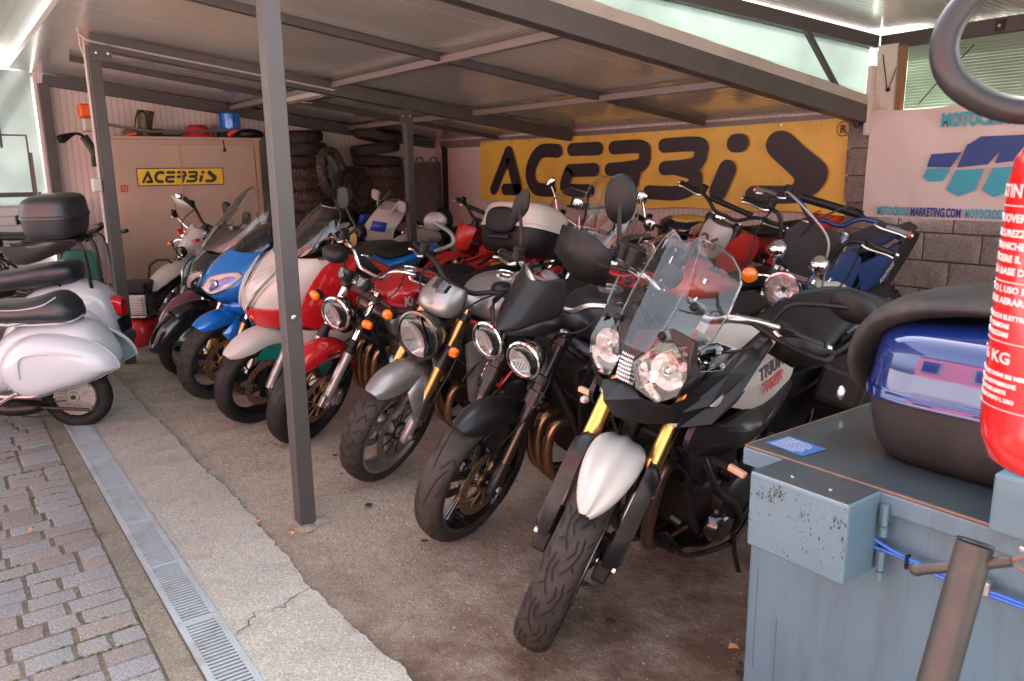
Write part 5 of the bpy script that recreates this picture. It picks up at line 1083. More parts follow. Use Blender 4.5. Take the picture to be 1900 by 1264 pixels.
# ---- 4: red naked four-cylinder
def redstandard():
    b = Bike('standard_motorcycle', 'red naked motorcycle with round headlight, twin dials and four copper pipes, beside the post', 'motorcycle', -1.05, .42, -83, 14, 21, 1.45, .305, 25)
    with b.st():
        wheel(.305, .115, .072, 'road', 'cast3', BLK, dr=.150, dy=.062, gold=True, discm=RUST)
        fork(b, .100, 'rwu', .67, mat('fork_slider_grey', (.42, .40, .39), .34, .7, dirt=(.2, .17, .15), dirtamt=.3), CHR, .32, .028, .0205); yokes(b, .100, .67, .20, DKM); caliper(b, .064, ALU, ang=190)
        cable([(-.05, -.115, .42), (-.14, -.135, .55), (-.22, -.12, .75), (-.26, -.08, .92)], .004); cable([(-.06, .115, .40), (-.13, .14, .52), (-.2, .13, .72), (-.26, .08, .92)], .004)
        for sd in (1, -1): G().lathe([(.024, -.045), (.026, -.04), (.026, .04), (.024, .045)], b.up(.345, sd*.1), b.a, 14).obj('fork_gaiter', BLK); G().box(b.up(.01, sd*.105, .03), (.05, .03, .07), Matrix.Rotation(-.44, 3, 'Y')).obj('axle_clamp', ALU, smooth=False, bev=.008)
        fender(b, .345, 54, 168, .076, .080, RED, tip=.75, tail=.8, e=2.6)
        G().tube([(-.20, .09, .55), (-.14, .07, .58), (.02, .078, .60)], .006, 8, 4).obj('fender_brace', BLK)
        lamp((-.085, 0, .80), .092, (1, 0, -.05), GBK, CHR, 1.2)
        gauges((-.21, 0, 1.0), .048, (-.45, 0, .9), 2, .125, GBK); G().box((-.23, 0, .955), (.05, .2, .03)).obj('gauge_bracket', CHR, smooth=False, bev=.008)
        for sd in (1, -1): signal((-.13, sd*.185, .815), (1, sd*.15, 0), None, (.030, .034, .024), V3(-.18, sd*.11, .81)); G().tube([b.up(.45, sd*.1), (-.17, sd*.1, .80)], .012, 8).obj('lamp_stay', GBK)
        bars(b, [(-.33, 0, .98), (-.33, .08, .99), (-.33, .14, 1.06), (-.38, .24, 1.075), (-.48, .37, 1.03)], CHR, .0115, .12)
        mirror((-.38, -.25, 1.08), (-.42, -.28, 1.20), (-.44, -.36, 1.27), (.055, .062), (-1, .35, 0), BLK, e=4, thick=.010, mid=(-.41, -.22, 1.15), rot=-.5)
        cable([(-.44, -.17, 1.07), (-.28, -.13, 1.08), (-.15, -.05, 1.02), (-.2, 0, .85)]); cable([(-.44, .17, 1.07), (-.22, .18, 1.12), (-.08, .14, 1.0), (-.2, .05, .8)], .004); cable([(-.44, .15, 1.05), (-.2, .26, 1.02), (-.14, .15, .90), (-.25, .05, .75)], .004)
    with b.fx():
        radiator((-.36, 0, .60), .26, .26, .2); engine(b, -.62, .42, .23, True, ALU, DKM, .25, 4, 60)
        headers(b, -.42, .56, (-.12, -.04, .04, .12), EXH, .019, .22)
        t = tank([(-.36, .86, .08, .03, .05), (-.42, .86, .14, .08, .09, 2.3), (-.54, .865, .185, .12, .12, 2.2), (-.70, .86, .18, .12, .11, 2.2), (-.84, .835, .14, .085, .09, 2.2), (-.93, .81, .09, .04, .05)], RED, CHR, capx=-.60, capz=.975)
        lettering('Kawasaki', .072, 'tank_lettering', WHT, basis((-.455, .186, .835), (-1, -.10, .02), (-.1, -.22, 1)), t, bold=.003, sx=1.02)
        seat(b, [(-.90, .79, .09, .03, .05), (-1.0, .80, .13, .05, .05, 2.6), (-1.2, .82, .15, .05, .05, 2.6), (-1.3, .86, .14, .05, .05, 2.6), (-1.5, .88, .12, .04, .04), (-1.60, .89, .07, .02, .03)])
        panel([(-.92, .74), (-1.15, .80), (-1.45, .86), (-1.72, .93), (-1.76, .88), (-1.4, .76), (-1.1, .68)], .125, .035, RED, 'tail_cowl')
        frame(b, GBK); rear(b, .31, .17, .1); stand(b)
        G().tube([(-1.25, .12, .90), (-1.45, .15, .96), (-1.72, .14, .97), (-1.75, 0, .97), (-1.72, -.14, .97), (-1.45, -.15, .96), (-1.25, -.12, .90)], .011, 8, 4).obj('luggage_rack', BLK)
        G().tube([(-.55, .16, .9), (-.5, .21, .85), (-.55, .2, .7), (-.6, .12, .62)], .008, 6, 5).obj('hose', BLK)
redstandard()
# cream top case with backrest, on the rack of the red naked motorcycle
def topcase(name, label, M, lid, base, pad, L=.42, W=.58, H=.33, padside=True, n=48, padm=None):
    o = empty(name, label, 'top case', M=M)
    f = lambda a, e: math.copysign(abs(a)**(2/e), a)
    def ring(z, sx, sy, e, cx=0): return [V3(cx+L/2*sx*f(math.cos(2*math.pi*k/n), e), W/2*sy*f(math.sin(2*math.pi*k/n), e), z) for k in range(n)]
    G().rings([ring(0, .76, .78, 4), ring(.006, .80, .82, 4), ring(.02, .84, .86, 4), ring(H*.12, .88, .90, 4), ring(H*.25, .925, .94, 3.8), ring(H*.46, .97, .98, 3.6)]).obj('case_base', base, par=o, ang=60)
    G().rings([ring(H*.46, .985, .985, 3.6), ring(H*.465, 1.005, 1.005, 3.6), ring(H*.53, 1.005, 1.005, 3.6), ring(H*.54, .985, .985, 3.6)], True).obj('lid_rim', lid, par=o, ang=60)
    G().rings([ring(H*.54, .98, .98, 3.6), ring(H*.66, .965, .97, 3.5), ring(H*.78, .935, .95, 3.4, -.004), ring(H*.86, .895, .92, 3.3, -.008), ring(H*.91, .83, .87, 3.2, -.014), ring(H*.95, .73, .79, 3.1, -.02), ring(H*.975, .58, .66, 3, -.024), ring(H*.99, .38, .45, 2.8, -.025), ring(H*1.0, .12, .15, 2.4, -.025)]).obj('case_lid', lid, par=o, ang=80)
    G().rings([ring(H*.455, 1.0, 1.0, 3.6), ring(H*.462, 1.0, 1.0, 3.6)], False).obj('case_seam', GRV, par=o)
    for sy in (-.30, .30): G().box((L/2*1.0, W*sy, H*.45), (.012, .05, .06)).obj('latch', base, par=o, smooth=False, bev=.003)
    return o
M = Matrix.Translation((-.88, 1.85, .975)) @ Matrix.Rotation(R(14), 4, 'Z') @ Matrix.Rotation(R(-14), 4, 'X') @ Matrix.Rotation(R(90), 4, 'Z')
tc = topcase('top_case', 'cream white plastic top case with black backrest pad, behind the red naked motorcycle', M, CRM, BLK, True, .46, .50, .32)
with on(tc): G().body([(-.275, .18, .09, .065, .075, 2.6), (-.255, .18, .125, .085, .09, 2.8), (-.215, .18, .12, .08, .085, 2.8)], 20).obj('backrest_pad', SBK, sub=1); G().box((-.245, .0, .075), (.02, .16, .025)).obj('latch', BLK, smooth=False, bev=.006); G().box((-.06, 0, .322), (.05, .03, .01)).obj('lid_mark', BLK)
# ---- 5: red white green sport tourer
def sporttourer():
    b = Bike('sport_touring_motorcycle', 'red, white and green faired motorcycle behind the front post, with white front mudguard', 'motorcycle', -1.57, .33, -92, 10, 22, 1.43, .300, 24)
    with b.st():
        wheel(.300, .118, .073, 'touring', 'cast3', BLK, dr=.150, dy=.062, discm=RUST)
        fork(b, .100, 'rwu', .62, mat('fork_slider_grey', (0, 0, 0)), CHR, .30, .028, .0205); yokes(b, .1, .62, .18); caliper(b, .064, DKM)
        fender(b, .350, 42, 150, .082, .090, WHT, tip=.35, tail=.9, e=2.3)
        for sd in (1, -1):
            P = [V3(.06, sd*.088, .56), V3(.10, sd*.09, .50), V3(-.04, sd*.098, .46), V3(-.10, sd*.095, .50), V3(-.08, sd*.09, .56)]
            G().add(P, [tuple(range(5))]).obj('fender_stripe', GRN, sol=.004, smooth=False)
    with b.fx():
        def Y(x, z): return .06+.36*min(1, max(0, .10-x)/.45)**.6-.5*max(0, z-.98)-.15*max(0, .62-z)-.03
        # upper fairing nose
        rows = []
        for z, x, hw in ((.64, .00, .060), (.70, .055, .085), (.78, .070, .110), (.86, .055, .130), (.94, .015, .145), (1.01, -.05, .150), (1.07, -.12, .145)):
            rows.append([V3(x-.34*abs(q)**2.1, (hw+.10)*math.sin(q*math.pi/2), z+.02*abs(q)**2) for q in [-1+2*j/16 for j in range(17)]])
        nz = G().grid(rows).obj('nose_fairing', WHT, sol=.004, sub=1)
        G().grid([[p+V3(.010, 0, -.004) for p in r] for r in rows[:3]]).obj('chin_fairing', RED, par=nz, sol=.004, sub=1)
        # white band around headlamp glass
        def on_nose(q, z, off=.004):
            zs = [r[8].z for r in rows]; i = max(0, min(len(rows)-2, next((k for k in range(len(zs)-1) if zs[k+1] >= z), len(rows)-2))); t = (z-zs[i])/(zs[i+1]-zs[i])
            f = (q+1)*8; j = max(0, min(15, int(f))); u = f-j; A = rows[i][j].lerp(rows[i][j+1], u); B = rows[i+1][j].lerp(rows[i+1][j+1], u); p = A.lerp(B, t); n = V3(1, (q)*1.6, .2).normalized(); return p+n*off
        for sd in (1, -1):
            def patch(pts, m, nm, off, par=nz, th=.002):
                P = [on_nose(sd*q, z, off) for q, z in pts]; return G().add(P+[sum(P, Vector())/len(P)+V3(.003, sd*.003, 0)], [(k, (k+1) % len(P), len(P)) for k in range(len(P))]).obj(nm, m, par=par, sol=th, ang=60)
            patch([(.02, .76), (.02, .88), (.10, .98), (.30, 1.04), (.50, 1.03), (.40, .90), (.26, .78), (.12, .72)], WHT, 'white_band', .012)
            patch([(.08, .775), (.07, .87), (.16, .955), (.34, 1.01), (.38, .97), (.30, .87), (.22, .79), (.13, .745)], REF, 'reflector', .020)
            patch([(.08, .775), (.07, .87), (.16, .955), (.34, 1.01), (.38, .97), (.30, .87), (.22, .79), (.13, .745)], GLS, 'lens', .028, th=0)
            P = [on_nose(sd*q, z, .026) for q, z in [(.08, .775), (.07, .87), (.16, .955), (.34, 1.01), (.38, .97), (.30, .87), (.22, .79), (.13, .745), (.08, .775)]]; G().tube(P, .004, 6, 3).obj('bezel', WHT, par=nz)
            patch([(.14, .70), (.20, .72), (.26, .71), (.20, .68)], ORG, 'turn_signal', .010)
        # side fairing: red upper, white band, green stripes, black belly
        def S(x, z): return .235-.35*max(0, x+.12)-.08*max(0, -.70-x)-.10*max(0, .55-z)+.02
        panel([(-.14, .70), (-.20, .86), (-.30, 1.02), (-.44, 1.10), (-.52, 1.06), (-.50, .98), (-.62, .90), (-.74, .84), (-.70, .74), (-.40, .64)], S, .02, RED, 'upper_side_fairing', sm=2)
        panel([(-.10, .68), (-.40, .64), (-.74, .76), (-.74, .66), (-.50, .50), (-.28, .44), (-.16, .52)], lambda x, z: S(x, z)-.002, .016, WHT, 'white_side_fairing', sm=2)
        panel([(-.28, .44), (-.50, .50), (-.74, .64), (-.78, .52), (-.62, .34), (-.42, .30), (-.30, .36)], lambda x, z: S(x, z)-.006, .012, GRN, 'green_side_fairing', sm=2)
        for a in (0, .045): panel([(-.34, .50-a), (-.60, .60-a), (-.72, .66-a), (-.72, .64-a), (-.58, .575-a), (-.36, .475-a)], lambda x, z: S(x, z)+.016, .002, WHT, 'white_stripe', sm=1)
        panel([(-.36, .66), (-.50, .72), (-.60, .70), (-.46, .60)], lambda x, z: S(x, z)+.012, .003, GRV, 'air_vent', sm=1)
        for sd in (1,): G().prism([V3(-.43, S(-.43, .66)+.03, .70), V3(-.40, S(-.4, .67)+.03, .67), V3(-.43, S(-.43, .64)+.03, .64), V3(-.46, S(-.46, .67)+.03, .67)], (0, .002, 0)).obj('red_emblem', RED2, smooth=False)
        screen([(-.13, 1.07, -.36, 1.03, .155), (-.20, 1.14, -.38, 1.12, .175), (-.28, 1.22, -.42, 1.22, .165), (-.36, 1.30, -.46, 1.30, .13), (-.40, 1.335, -.46, 1.33, .08)], SCT, th=.003, rim=glass('screen_rim', (.8, .8, .8), .5, 3, .1))
        panel([(-.44, 1.05), (-.55, 1.08), (-.70, .96), (-.76, .84), (-.60, .88)], .185, .01, BLK, 'inner_fairing', sm=2)
        for sd in (1, -1):
            M3 = Matrix.Rotation(.25*sd, 3, 'Z'); o = G().ell((-.32, sd*.40, 1.15), (.06, .085, .05), 16, M3, 2.6).obj('mirror', BLK, sub=1); G().tube([(-.30, sd*.20, 1.07), (-.30, sd*.30, 1.10), (-.32, sd*.36, 1.13)], .016, 10, 4, flat=.6).obj('mirror_stem', BLK, par=o)
        bars(b, [(-.40, 0, 1.0), (-.40, .12, 1.0), (-.46, .24, .99), (-.55, .34, .96)], BLK, .012, .11)
        tank([(-.48, .88, .12, .05, .05), (-.58, .90, .18, .10, .10), (-.74, .90, .18, .10, .12), (-.90, .84, .12, .06, .08)], RED, CHR, capx=-.66, capz=.995)
        seat(b, [(-.88, .80, .10, .03, .05), (-1.05, .80, .15, .04, .05), (-1.2, .84, .14, .05, .05), (-1.5, .87, .11, .03, .03)])
        panel([(-.9, .76), (-1.3, .84), (-1.7, .93), (-1.72, .86), (-1.3, .74)], .13, .04, RED, 'tail_cowl')
        G().box((-.55, 0, .45), (.4, .3, .3)).obj('engine', DKM, smooth=False, bev=.05); clutter(-.75, -.32, .25, .7, .20, 3, 40); radiator((-.30, 0, .52), .26, .26, .1)
        rear(b, .31, .17, .1); stand(b)
sporttourer()
# ---- 6: blue sports bike
def bluesport():
    b = Bike('sports_motorcycle', 'bright blue sports motorcycle with smoked screen and gold brake disc carrier', 'motorcycle', -2.27, .28, -85, 9, 19, 1.42, .300, 24)
    with b.st():
        wheel(.300, .120, .073, 'zig', 'cast3', mat('wheel_blue_black', (.02, .025, .05), .25, .3, coat=.5), dr=.155, dy=.064, discm=RUST, gold=True, tm=RUB2)
        fork(b, .100, 'rwu', .60, GLD2, CHR, .30, .028, .0205); yokes(b, .1, .60, .18); caliper(b, .066, GLD2)
        fender(b, .345, 54, 150, .080, .075, BLU, tip=.5, tail=.9, e=2.4)
        for sd in (1, -1):
            P = [V3(-.06, sd*.082, .60), V3(.05, sd*.088, .52), V3(-.02, sd*.11, .44), V3(-.05, sd*.125, .36), V3(-.10, sd*.125, .38), V3(-.17, sd*.10, .50), V3(-.16, sd*.09, .57)]
            G().add(P+[sum(P, Vector())/7+V3(0, sd*.008, 0)], [(k, (k+1) % 7, 7) for k in range(7)]).obj('fender_side', BLU, sol=.004, ang=60)
            for q in (.52, .40): G().lathe([(.008, 0), (.008, .004), (0, .004)], (-.07-.04*(q-.4), sd*.128-sd*.28*(q-.4), q), (0, sd, 0), 8).obj('fender_bolt', STL)
    with b.fx():
        rows = []
        for z, x, hw in ((.66, -.06, .10), (.71, .02, .17), (.75, .07, .20), (.80, .09, .21), (.86, .06, .215), (.92, .01, .205), (.98, -.06, .19), (1.03, -.13, .17)):
            rows.append([V3(x-.26*abs(q)**1.9, hw*math.sin(q*math.pi/2)*1.05, z+.02*abs(q)**2) for q in [-1+2*j/16 for j in range(17)]])
        nz = G().grid(rows).obj('nose_fairing', BLU, sol=.004, sub=1)
        def on_nose(q, z, off):
            zs = [r[8].z for r in rows]; i = next((k for k in range(len(zs)-1) if zs[k+1] >= z), len(rows)-2); t = (z-zs[i])/(zs[i+1]-zs[i]); f = (q+1)*8; j = max(0, min(15, int(f))); u = f-j
            return rows[i][j].lerp(rows[i][j+1], u).lerp(rows[i+1][j].lerp(rows[i+1][j+1], u), t)+V3(1, q*1.5, .2).normalized()*off
        for sd in (1, -1):
            pts = [(.10, .80), (.14, .865), (.34, .90), (.60, .915), (.72, .89), (.60, .82), (.36, .775), (.18, .765)]
            for m, nm, off, th in ((REF, 'reflector', .010, .002), (GLS, 'lens', .020, 0)):
                P = [on_nose(sd*q, z, off) for q, z in pts]; G().add(P+[sum(P, Vector())/len(P)+V3(.008, sd*.005, 0)], [(k, (k+1) % len(P), len(P)) for k in range(len(P))]).obj(nm, m, par=nz, sol=th, ang=60)
            G().tube([on_nose(sd*q, z, .009) for q, z in pts+pts[:1]], .0045, 6, 3).obj('bezel', GBK, par=nz)
            c = on_nose(sd*.3, .835, -.0); G().lathe([(.0, -.0), (.030, .0), (.034, .006), (.028, .012)], c, (1, sd*.3, 0), 16).obj('projector', CHR, par=nz)
        # chin scoop
        rows2 = [[V3(x-.22*abs(q)**2, hw*math.sin(q*math.pi/2), z) for q in [-1+2*j/12 for j in range(13)]] for z, x, hw in ((.58, -.14, .12), (.63, -.05, .15), (.68, -.03, .17), (.70, -.07, .16))]
        G().grid(rows2).obj('chin_fairing', BLU, sol=.004, sub=1)
        G().ell((-.055, .0, .695), (.05, .10, .016), 12).obj('air_scoop', GRV)
        def S(x, z): return .225-.35*max(0, x+.10)-.12*max(0, .5-z)
        panel([(-.12, .64), (-.16, .80), (-.24, .98), (-.40, 1.06), (-.52, 1.0), (-.44, .88), (-.36, .78), (-.40, .64), (-.60, .46), (-.50, .34), (-.26, .40)], S, .02, BLU, 'side_fairing', sm=2)
        panel([(-.38, .80), (-.46, .90), (-.56, .86), (-.60, .70), (-.44, .62)], .16, .01, GRV, 'fairing_opening', sm=2)
        panel([(-.22, .46), (-.40, .40), (-.38, .34), (-.26, .36)], lambda x, z: .20, .012, mat('silver_panel', (.4, .4, .42), .35, .5), 'lower_panel', sm=1)
        screen([(-.08, .99, -.34, .97, .16), (-.16, 1.06, -.38, 1.06, .165), (-.26, 1.13, -.44, 1.12, .15), (-.34, 1.18, -.46, 1.16, .11), (-.38, 1.19, -.44, 1.18, .06)], SCT, rim=glass('screen_rim', (.8, .8, .8), .5, 3, .1))
        for sd in (1,):
            o = G().ell((-.30, sd*.36, 1.10), (.05, .075, .045), 16, None, 2.6).obj('mirror', BLK, sub=1); G().tube([(-.22, sd*.18, 1.02), (-.26, sd*.30, 1.07)], .012, 10, 1, flat=.6).obj('mirror_stem', BLK, par=o)
        tank([(-.44, .86, .12, .05, .05), (-.54, .90, .18, .11, .10), (-.72, .88, .18, .10, .12), (-.88, .80, .11, .06, .08)], BLU, BLK, capx=-.60, capz=.995)
        seat(b, [(-.84, .76, .10, .03, .05), (-1.0, .75, .15, .035, .05), (-1.15, .79, .12, .05, .04)], name='rider_seat')
        G().body([(-1.12, .80, .11, .035, .05), (-1.25, .85, .155, .045, .08, 2.6), (-1.50, .90, .14, .045, .08, 2.6), (-1.70, .94, .09, .03, .05, 2.4), (-1.78, .95, .04, .015, .02)], 20).obj('tail_cowl', BLU, sub=1)
        sp = seat(b, [(-1.24, .90, .10, .03, .02, 2.4), (-1.30, .915, .135, .045, .03, 2.5), (-1.46, .935, .125, .045, .03, 2.5), (-1.60, .955, .09, .03, .02, 2.4)], name='pillion_seat')
        lettering('Ninja', .085, 'tail_lettering', INK, basis((-1.27, .168, .80), (-1, .05, .18), (-.1, -.25, 1)), bold=.003, shear=.35)
        G().box((-.55, 0, .45), (.4, .28, .3)).obj('engine', DKM, smooth=False, bev=.05); clutter(-.75, -.34, .25, .7, .17, 9, 40); rear(b, .31, .18, .1); stand(b)
        bars(b, [(-.38, 0, .96), (-.38, .12, .96), (-.44, .24, .95), (-.53, .33, .92)], BLK, .012, .11)
bluesport()
# ---- 7: maxi scooter
def maxiscooter():
    b = Bike('maxi_scooter', 'dark grey maxi scooter with tall clear windshield, left of the blue sports motorcycle', 'scooter', -3.04, .30, -84, 12, 14, 1.5, .255, 26)
    DG = mat('dark_grey_gloss', (.014, .014, .018), .2, .3, coat=.8); DG2 = mat('warm_grey_plastic', (.06, .052, .052), .4, .2)
    with b.st():
        wheel(.255, .12, .075, 'zig', 'cast3', GRY, dr=.125, dy=.062, both=False); fork(b, .09, 'rwu', .5, GRY, CHR, .22, .024, .018); caliper(b, .062, sides=(1,), dr=.125)
        fender(b, .335, 5, 145, .095, .12, DG, tip=.6, e=2.2)
        fender(b, .36, 60, 150, .09, .13, DG, name='fender_top', tip=.8, tail=.7)
    with b.fx():
        rows = [[V3(x-.36*abs(q)**2, (hw)*math.sin(q*math.pi/2), z+.05*abs(q)**2) for q in [-1+2*j/16 for j in range(17)]] for z, x, hw in ((.60, -.12, .16), (.66, -.02, .20), (.72, .04, .23), (.80, .02, .25), (.88, -.04, .26), (.96, -.12, .24), (1.02, -.18, .22))]
        nz = G().grid(rows).obj('nose_fairing', DG, sol=.004, sub=1)
        for sd in (1, -1):
            P = [V3(.035, sd*.03, .715), V3(.03, sd*.05, .82), V3(-.05, sd*.14, .87), V3(-.16, sd*.21, .88), V3(-.18, sd*.225, .80), V3(-.08, sd*.17, .735)]
            c = sum(P, Vector())/6
            G().add([p+V3(.004, 0, 0) for p in P]+[c+V3(.01, 0, 0)], [(k, (k+1) % 6, 6) for k in range(6)]).obj('reflector', REF, par=nz, sol=.002)
            G().add([p+V3(.014, 0, 0) for p in P]+[c+V3(.026, sd*.01, 0)], [(k, (k+1) % 6, 6) for k in range(6)]).obj('lens', GLS, par=nz); G().tube(P+P[:1], .006, 6, 2).obj('bezel', GBK, par=nz)
        screen([(-.10, 1.00, -.34, .98, .19), (-.17, 1.09, -.40, 1.06, .235), (-.27, 1.20, -.45, 1.18, .24), (-.37, 1.31, -.50, 1.30, .22), (-.45, 1.395, -.54, 1.39, .17), (-.48, 1.42, -.53, 1.415, .10)], SCR, th=.003, rim=glass('screen_rim2', (.85, .8, .76), .6, 3, .1))
        rows = [[V3(x-.16*abs(q)**2, hw*q, z+.02*abs(q)) for q in [-1+2*j/10 for j in range(11)]] for z, x, hw in ((.98, -.10, .16), (1.02, -.14, .19), (1.08, -.20, .17), (1.13, -.25, .10))]
        G().grid(rows).obj('screen_base', DG2, sol=.004, sub=1)
        panel([(-.20, .90), (-.34, .70), (-.40, .45), (-.62, .30), (-.72, .34), (-.60, .60), (-.44, .94), (-.34, 1.02)], .24, .03, PUR, 'leg_shield', sm=2)
        G().body([(-.5, .35, .2, .06, .1), (-.9, .40, .21, .10, .14, 3), (-1.2, .58, .2, .18, .24, 3), (-1.6, .68, .18, .14, .2, 3), (-1.9, .76, .10, .06, .08)], 20).obj('body_shell', DG, sub=1)
        seat(b, [(-.80, .72, .11, .03, .05), (-.95, .76, .16, .05, .08), (-1.15, .78, .17, .05, .08), (-1.28, .84, .16, .08, .08), (-1.6, .88, .15, .06, .08), (-1.85, .90, .10, .04, .05)], mat('grey_seat', (.06, .05, .047), .6, bump=.4, bscale=200))
        tag(G().body([(-1.30, .97, .05, .07, .06, 3), (-1.36, .97, .05, .07, .06, 3)], 12).obj('yellow_sponge', mat('yellow_foam', (.75, .42, .12), .7)), 'yellow block standing on the grey seat behind the tinted windscreen', 'block')['label']
        bpy.data.objects['yellow_sponge'].parent = None; bpy.data.objects['yellow_sponge'].matrix_world = b.o.matrix_world.copy()
        for sd in (1, -1): mirror((-.38, sd*.2, 1.05), (-.38, sd*.3, 1.12), (-.42, sd*.34, 1.2), (.07, .045), (-1, 0, 0), BLK)
        bars(b, [(-.45, 0, 1.0), (-.47, .2, 1.02), (-.54, .34, 1.0)], BLK, .012, .12); rear(b, .25, .14, .08, GRY); stand(b, -.9)
maxiscooter()
# ---- 8: small maroon scooter behind it
def smallscooter():
    b = Bike('small_scooter', 'maroon scooter mostly hidden behind the dark maxi scooter, pink-tinted front mudguard showing', 'scooter', -3.86, .50, -84, 8, 22, 1.3, .24, 26)
    with b.st():
        wheel(.25, .10, .065, 'zig', 'cast5', ALU, dr=.10, dy=.055, both=False, sm=ALU); fork(b, .085, 'rwu', .5, DKM, CHR, .22, .024, .018)
        fender(b, .315, 20, 165, .085, .07, mat('pink_maroon_paint', (.30, .10, .16), .2, .4, coat=.8), tip=.6)
    with b.fx():
        rows = [[V3(x-.25*abs(q)**2, hw*math.sin(q*math.pi/2), z) for q in [-1+2*j/12 for j in range(13)]] for z, x, hw in ((.55, -.10, .14), (.70, -.02, .20), (.85, -.08, .20), (.98, -.16, .17))]
        G().grid(rows).obj('front_shield', PUR, sol=.005, sub=1)
        G().body([(-.4, .3, .15, .05, .08), (-.8, .4, .18, .15, .15, 3), (-1.2, .62, .17, .14, .2), (-1.5, .7, .1, .06, .1)], 18).obj('body_shell', PUR, sub=1)
        seat(b, [(-.6, .70, .1, .03, .04), (-.8, .74, .15, .05, .06), (-1.3, .80, .13, .05, .06), (-1.4, .8, .08, .03, .03)]); bars(b, [(-.25, 0, 1.0), (-.27, .15, 1.0), (-.32, .30, .98)], BLK, .012, .11); rear(b, .24, .12, .07)
smallscooter()
# ---- 9, 10: white trail bike and small white motorcycle beside the cupboard
def knobfront(b, Rr=.34, gold=False, rimm=STL): return wheel(Rr, .085, .06, 'knob', 'wire', rimm, dr=.12, dy=.055, both=False, sm=ALU, seg=48)
def trailbike():
    b = Bike('trail_motorcycle', 'white and red trail motorcycle with white hand guard, in front of the beige cupboard', 'motorcycle', -4.42, .52, -88, 11, 34, 1.45, .34, 27)
    with b.st():
        knobfront(b); fork(b, .10, 'usd', .78, mat('pale_fork', (.5, .48, .46), .35, .5), STL, .38, .026, .021); yokes(b, .1, .78)
        fender(b, .46, 42, 150, .075, .02, WHT, tip=.4, tail=.8, e=2)
        rows = [[V3(x-.10*abs(q)**2, hw*q, z) for q in [-1+2*j/8 for j in range(9)]] for z, x, hw in ((.84, .0, .05), (.90, .03, .08), (.98, .02, .11), (1.06, -.03, .12), (1.14, -.10, .085))]
        G().grid(rows).obj('number_plate_fairing', WHT, sol=.004, sub=1); lamp((.04, 0, .93), .05, (1, 0, -.1), BLK, BLK, 1)
        for sd in (1, -1): G().box((-.02, sd*.085, 1.07), (.05, .05, .02), Matrix.Rotation(.5*sd, 3, 'X')).obj('red_stripe', RED2, smooth=False)
        bars(b, [(-.28, 0, 1.10), (-.28, .08, 1.10), (-.30, .2, 1.18), (-.38, .38, 1.17)], BLK, .013, .12)
        for sd in (1, -1):
            P = [V3(-.26, sd*.18, 1.19), V3(-.22, sd*.24, 1.24), V3(-.24, sd*.42, 1.22), V3(-.30, sd*.46, 1.17), V3(-.25, sd*.34, 1.13)]
            G().add(P+[sum(P, Vector())/5+V3(.02, 0, 0)], [(k, (k+1) % 5, 5) for k in range(5)]).obj('hand_guard', WHT, sol=.005, ang=60)
        mirror((-.32, .24, 1.18), (-.35, .27, 1.22), (-.36, .30, 1.30), (.045, .06), (-1, .1, 0), BLK)
        cable([(-.3, -.2, 1.17), (-.1, -.15, 1.1), (-.05, 0, 1.0), (-.2, .02, .8)])
    with b.fx():
        tank([(-.38, .88, .08, .05, .05), (-.5, .90, .14, .09, .12), (-.66, .88, .12, .08, .12), (-.8, .84, .08, .04, .06)], WHT, RED2, capx=-.5, capz=.985)
        panel([(-.26, .84), (-.42, .92), (-.62, .84), (-.56, .68), (-.42, .56), (-.30, .64)], .15, .03, WHT, 'radiator_shroud', sm=2)
        panel([(-.32, .72), (-.46, .80), (-.50, .68), (-.40, .58)], .185, .008, RED, 'red_graphic', sm=1)
        seat(b, [(-.66, .92, .08, .03, .04), (-.85, .90, .12, .04, .04), (-1.3, .92, .11, .04, .04), (-1.5, .95, .07, .03, .03)]); panel([(-.8, .82), (-1.2, .86), (-1.7, 1.0), (-1.72, .95), (-1.2, .72), (-.9, .66)], .1, .02, WHT, 'tail_cowl')
        engine(b, -.6, .42, .16, seed=2, n=40); frame(b, RED); rear(b, .31, .12, .09, STL, spokes='wire', kind='knob')
trailbike()
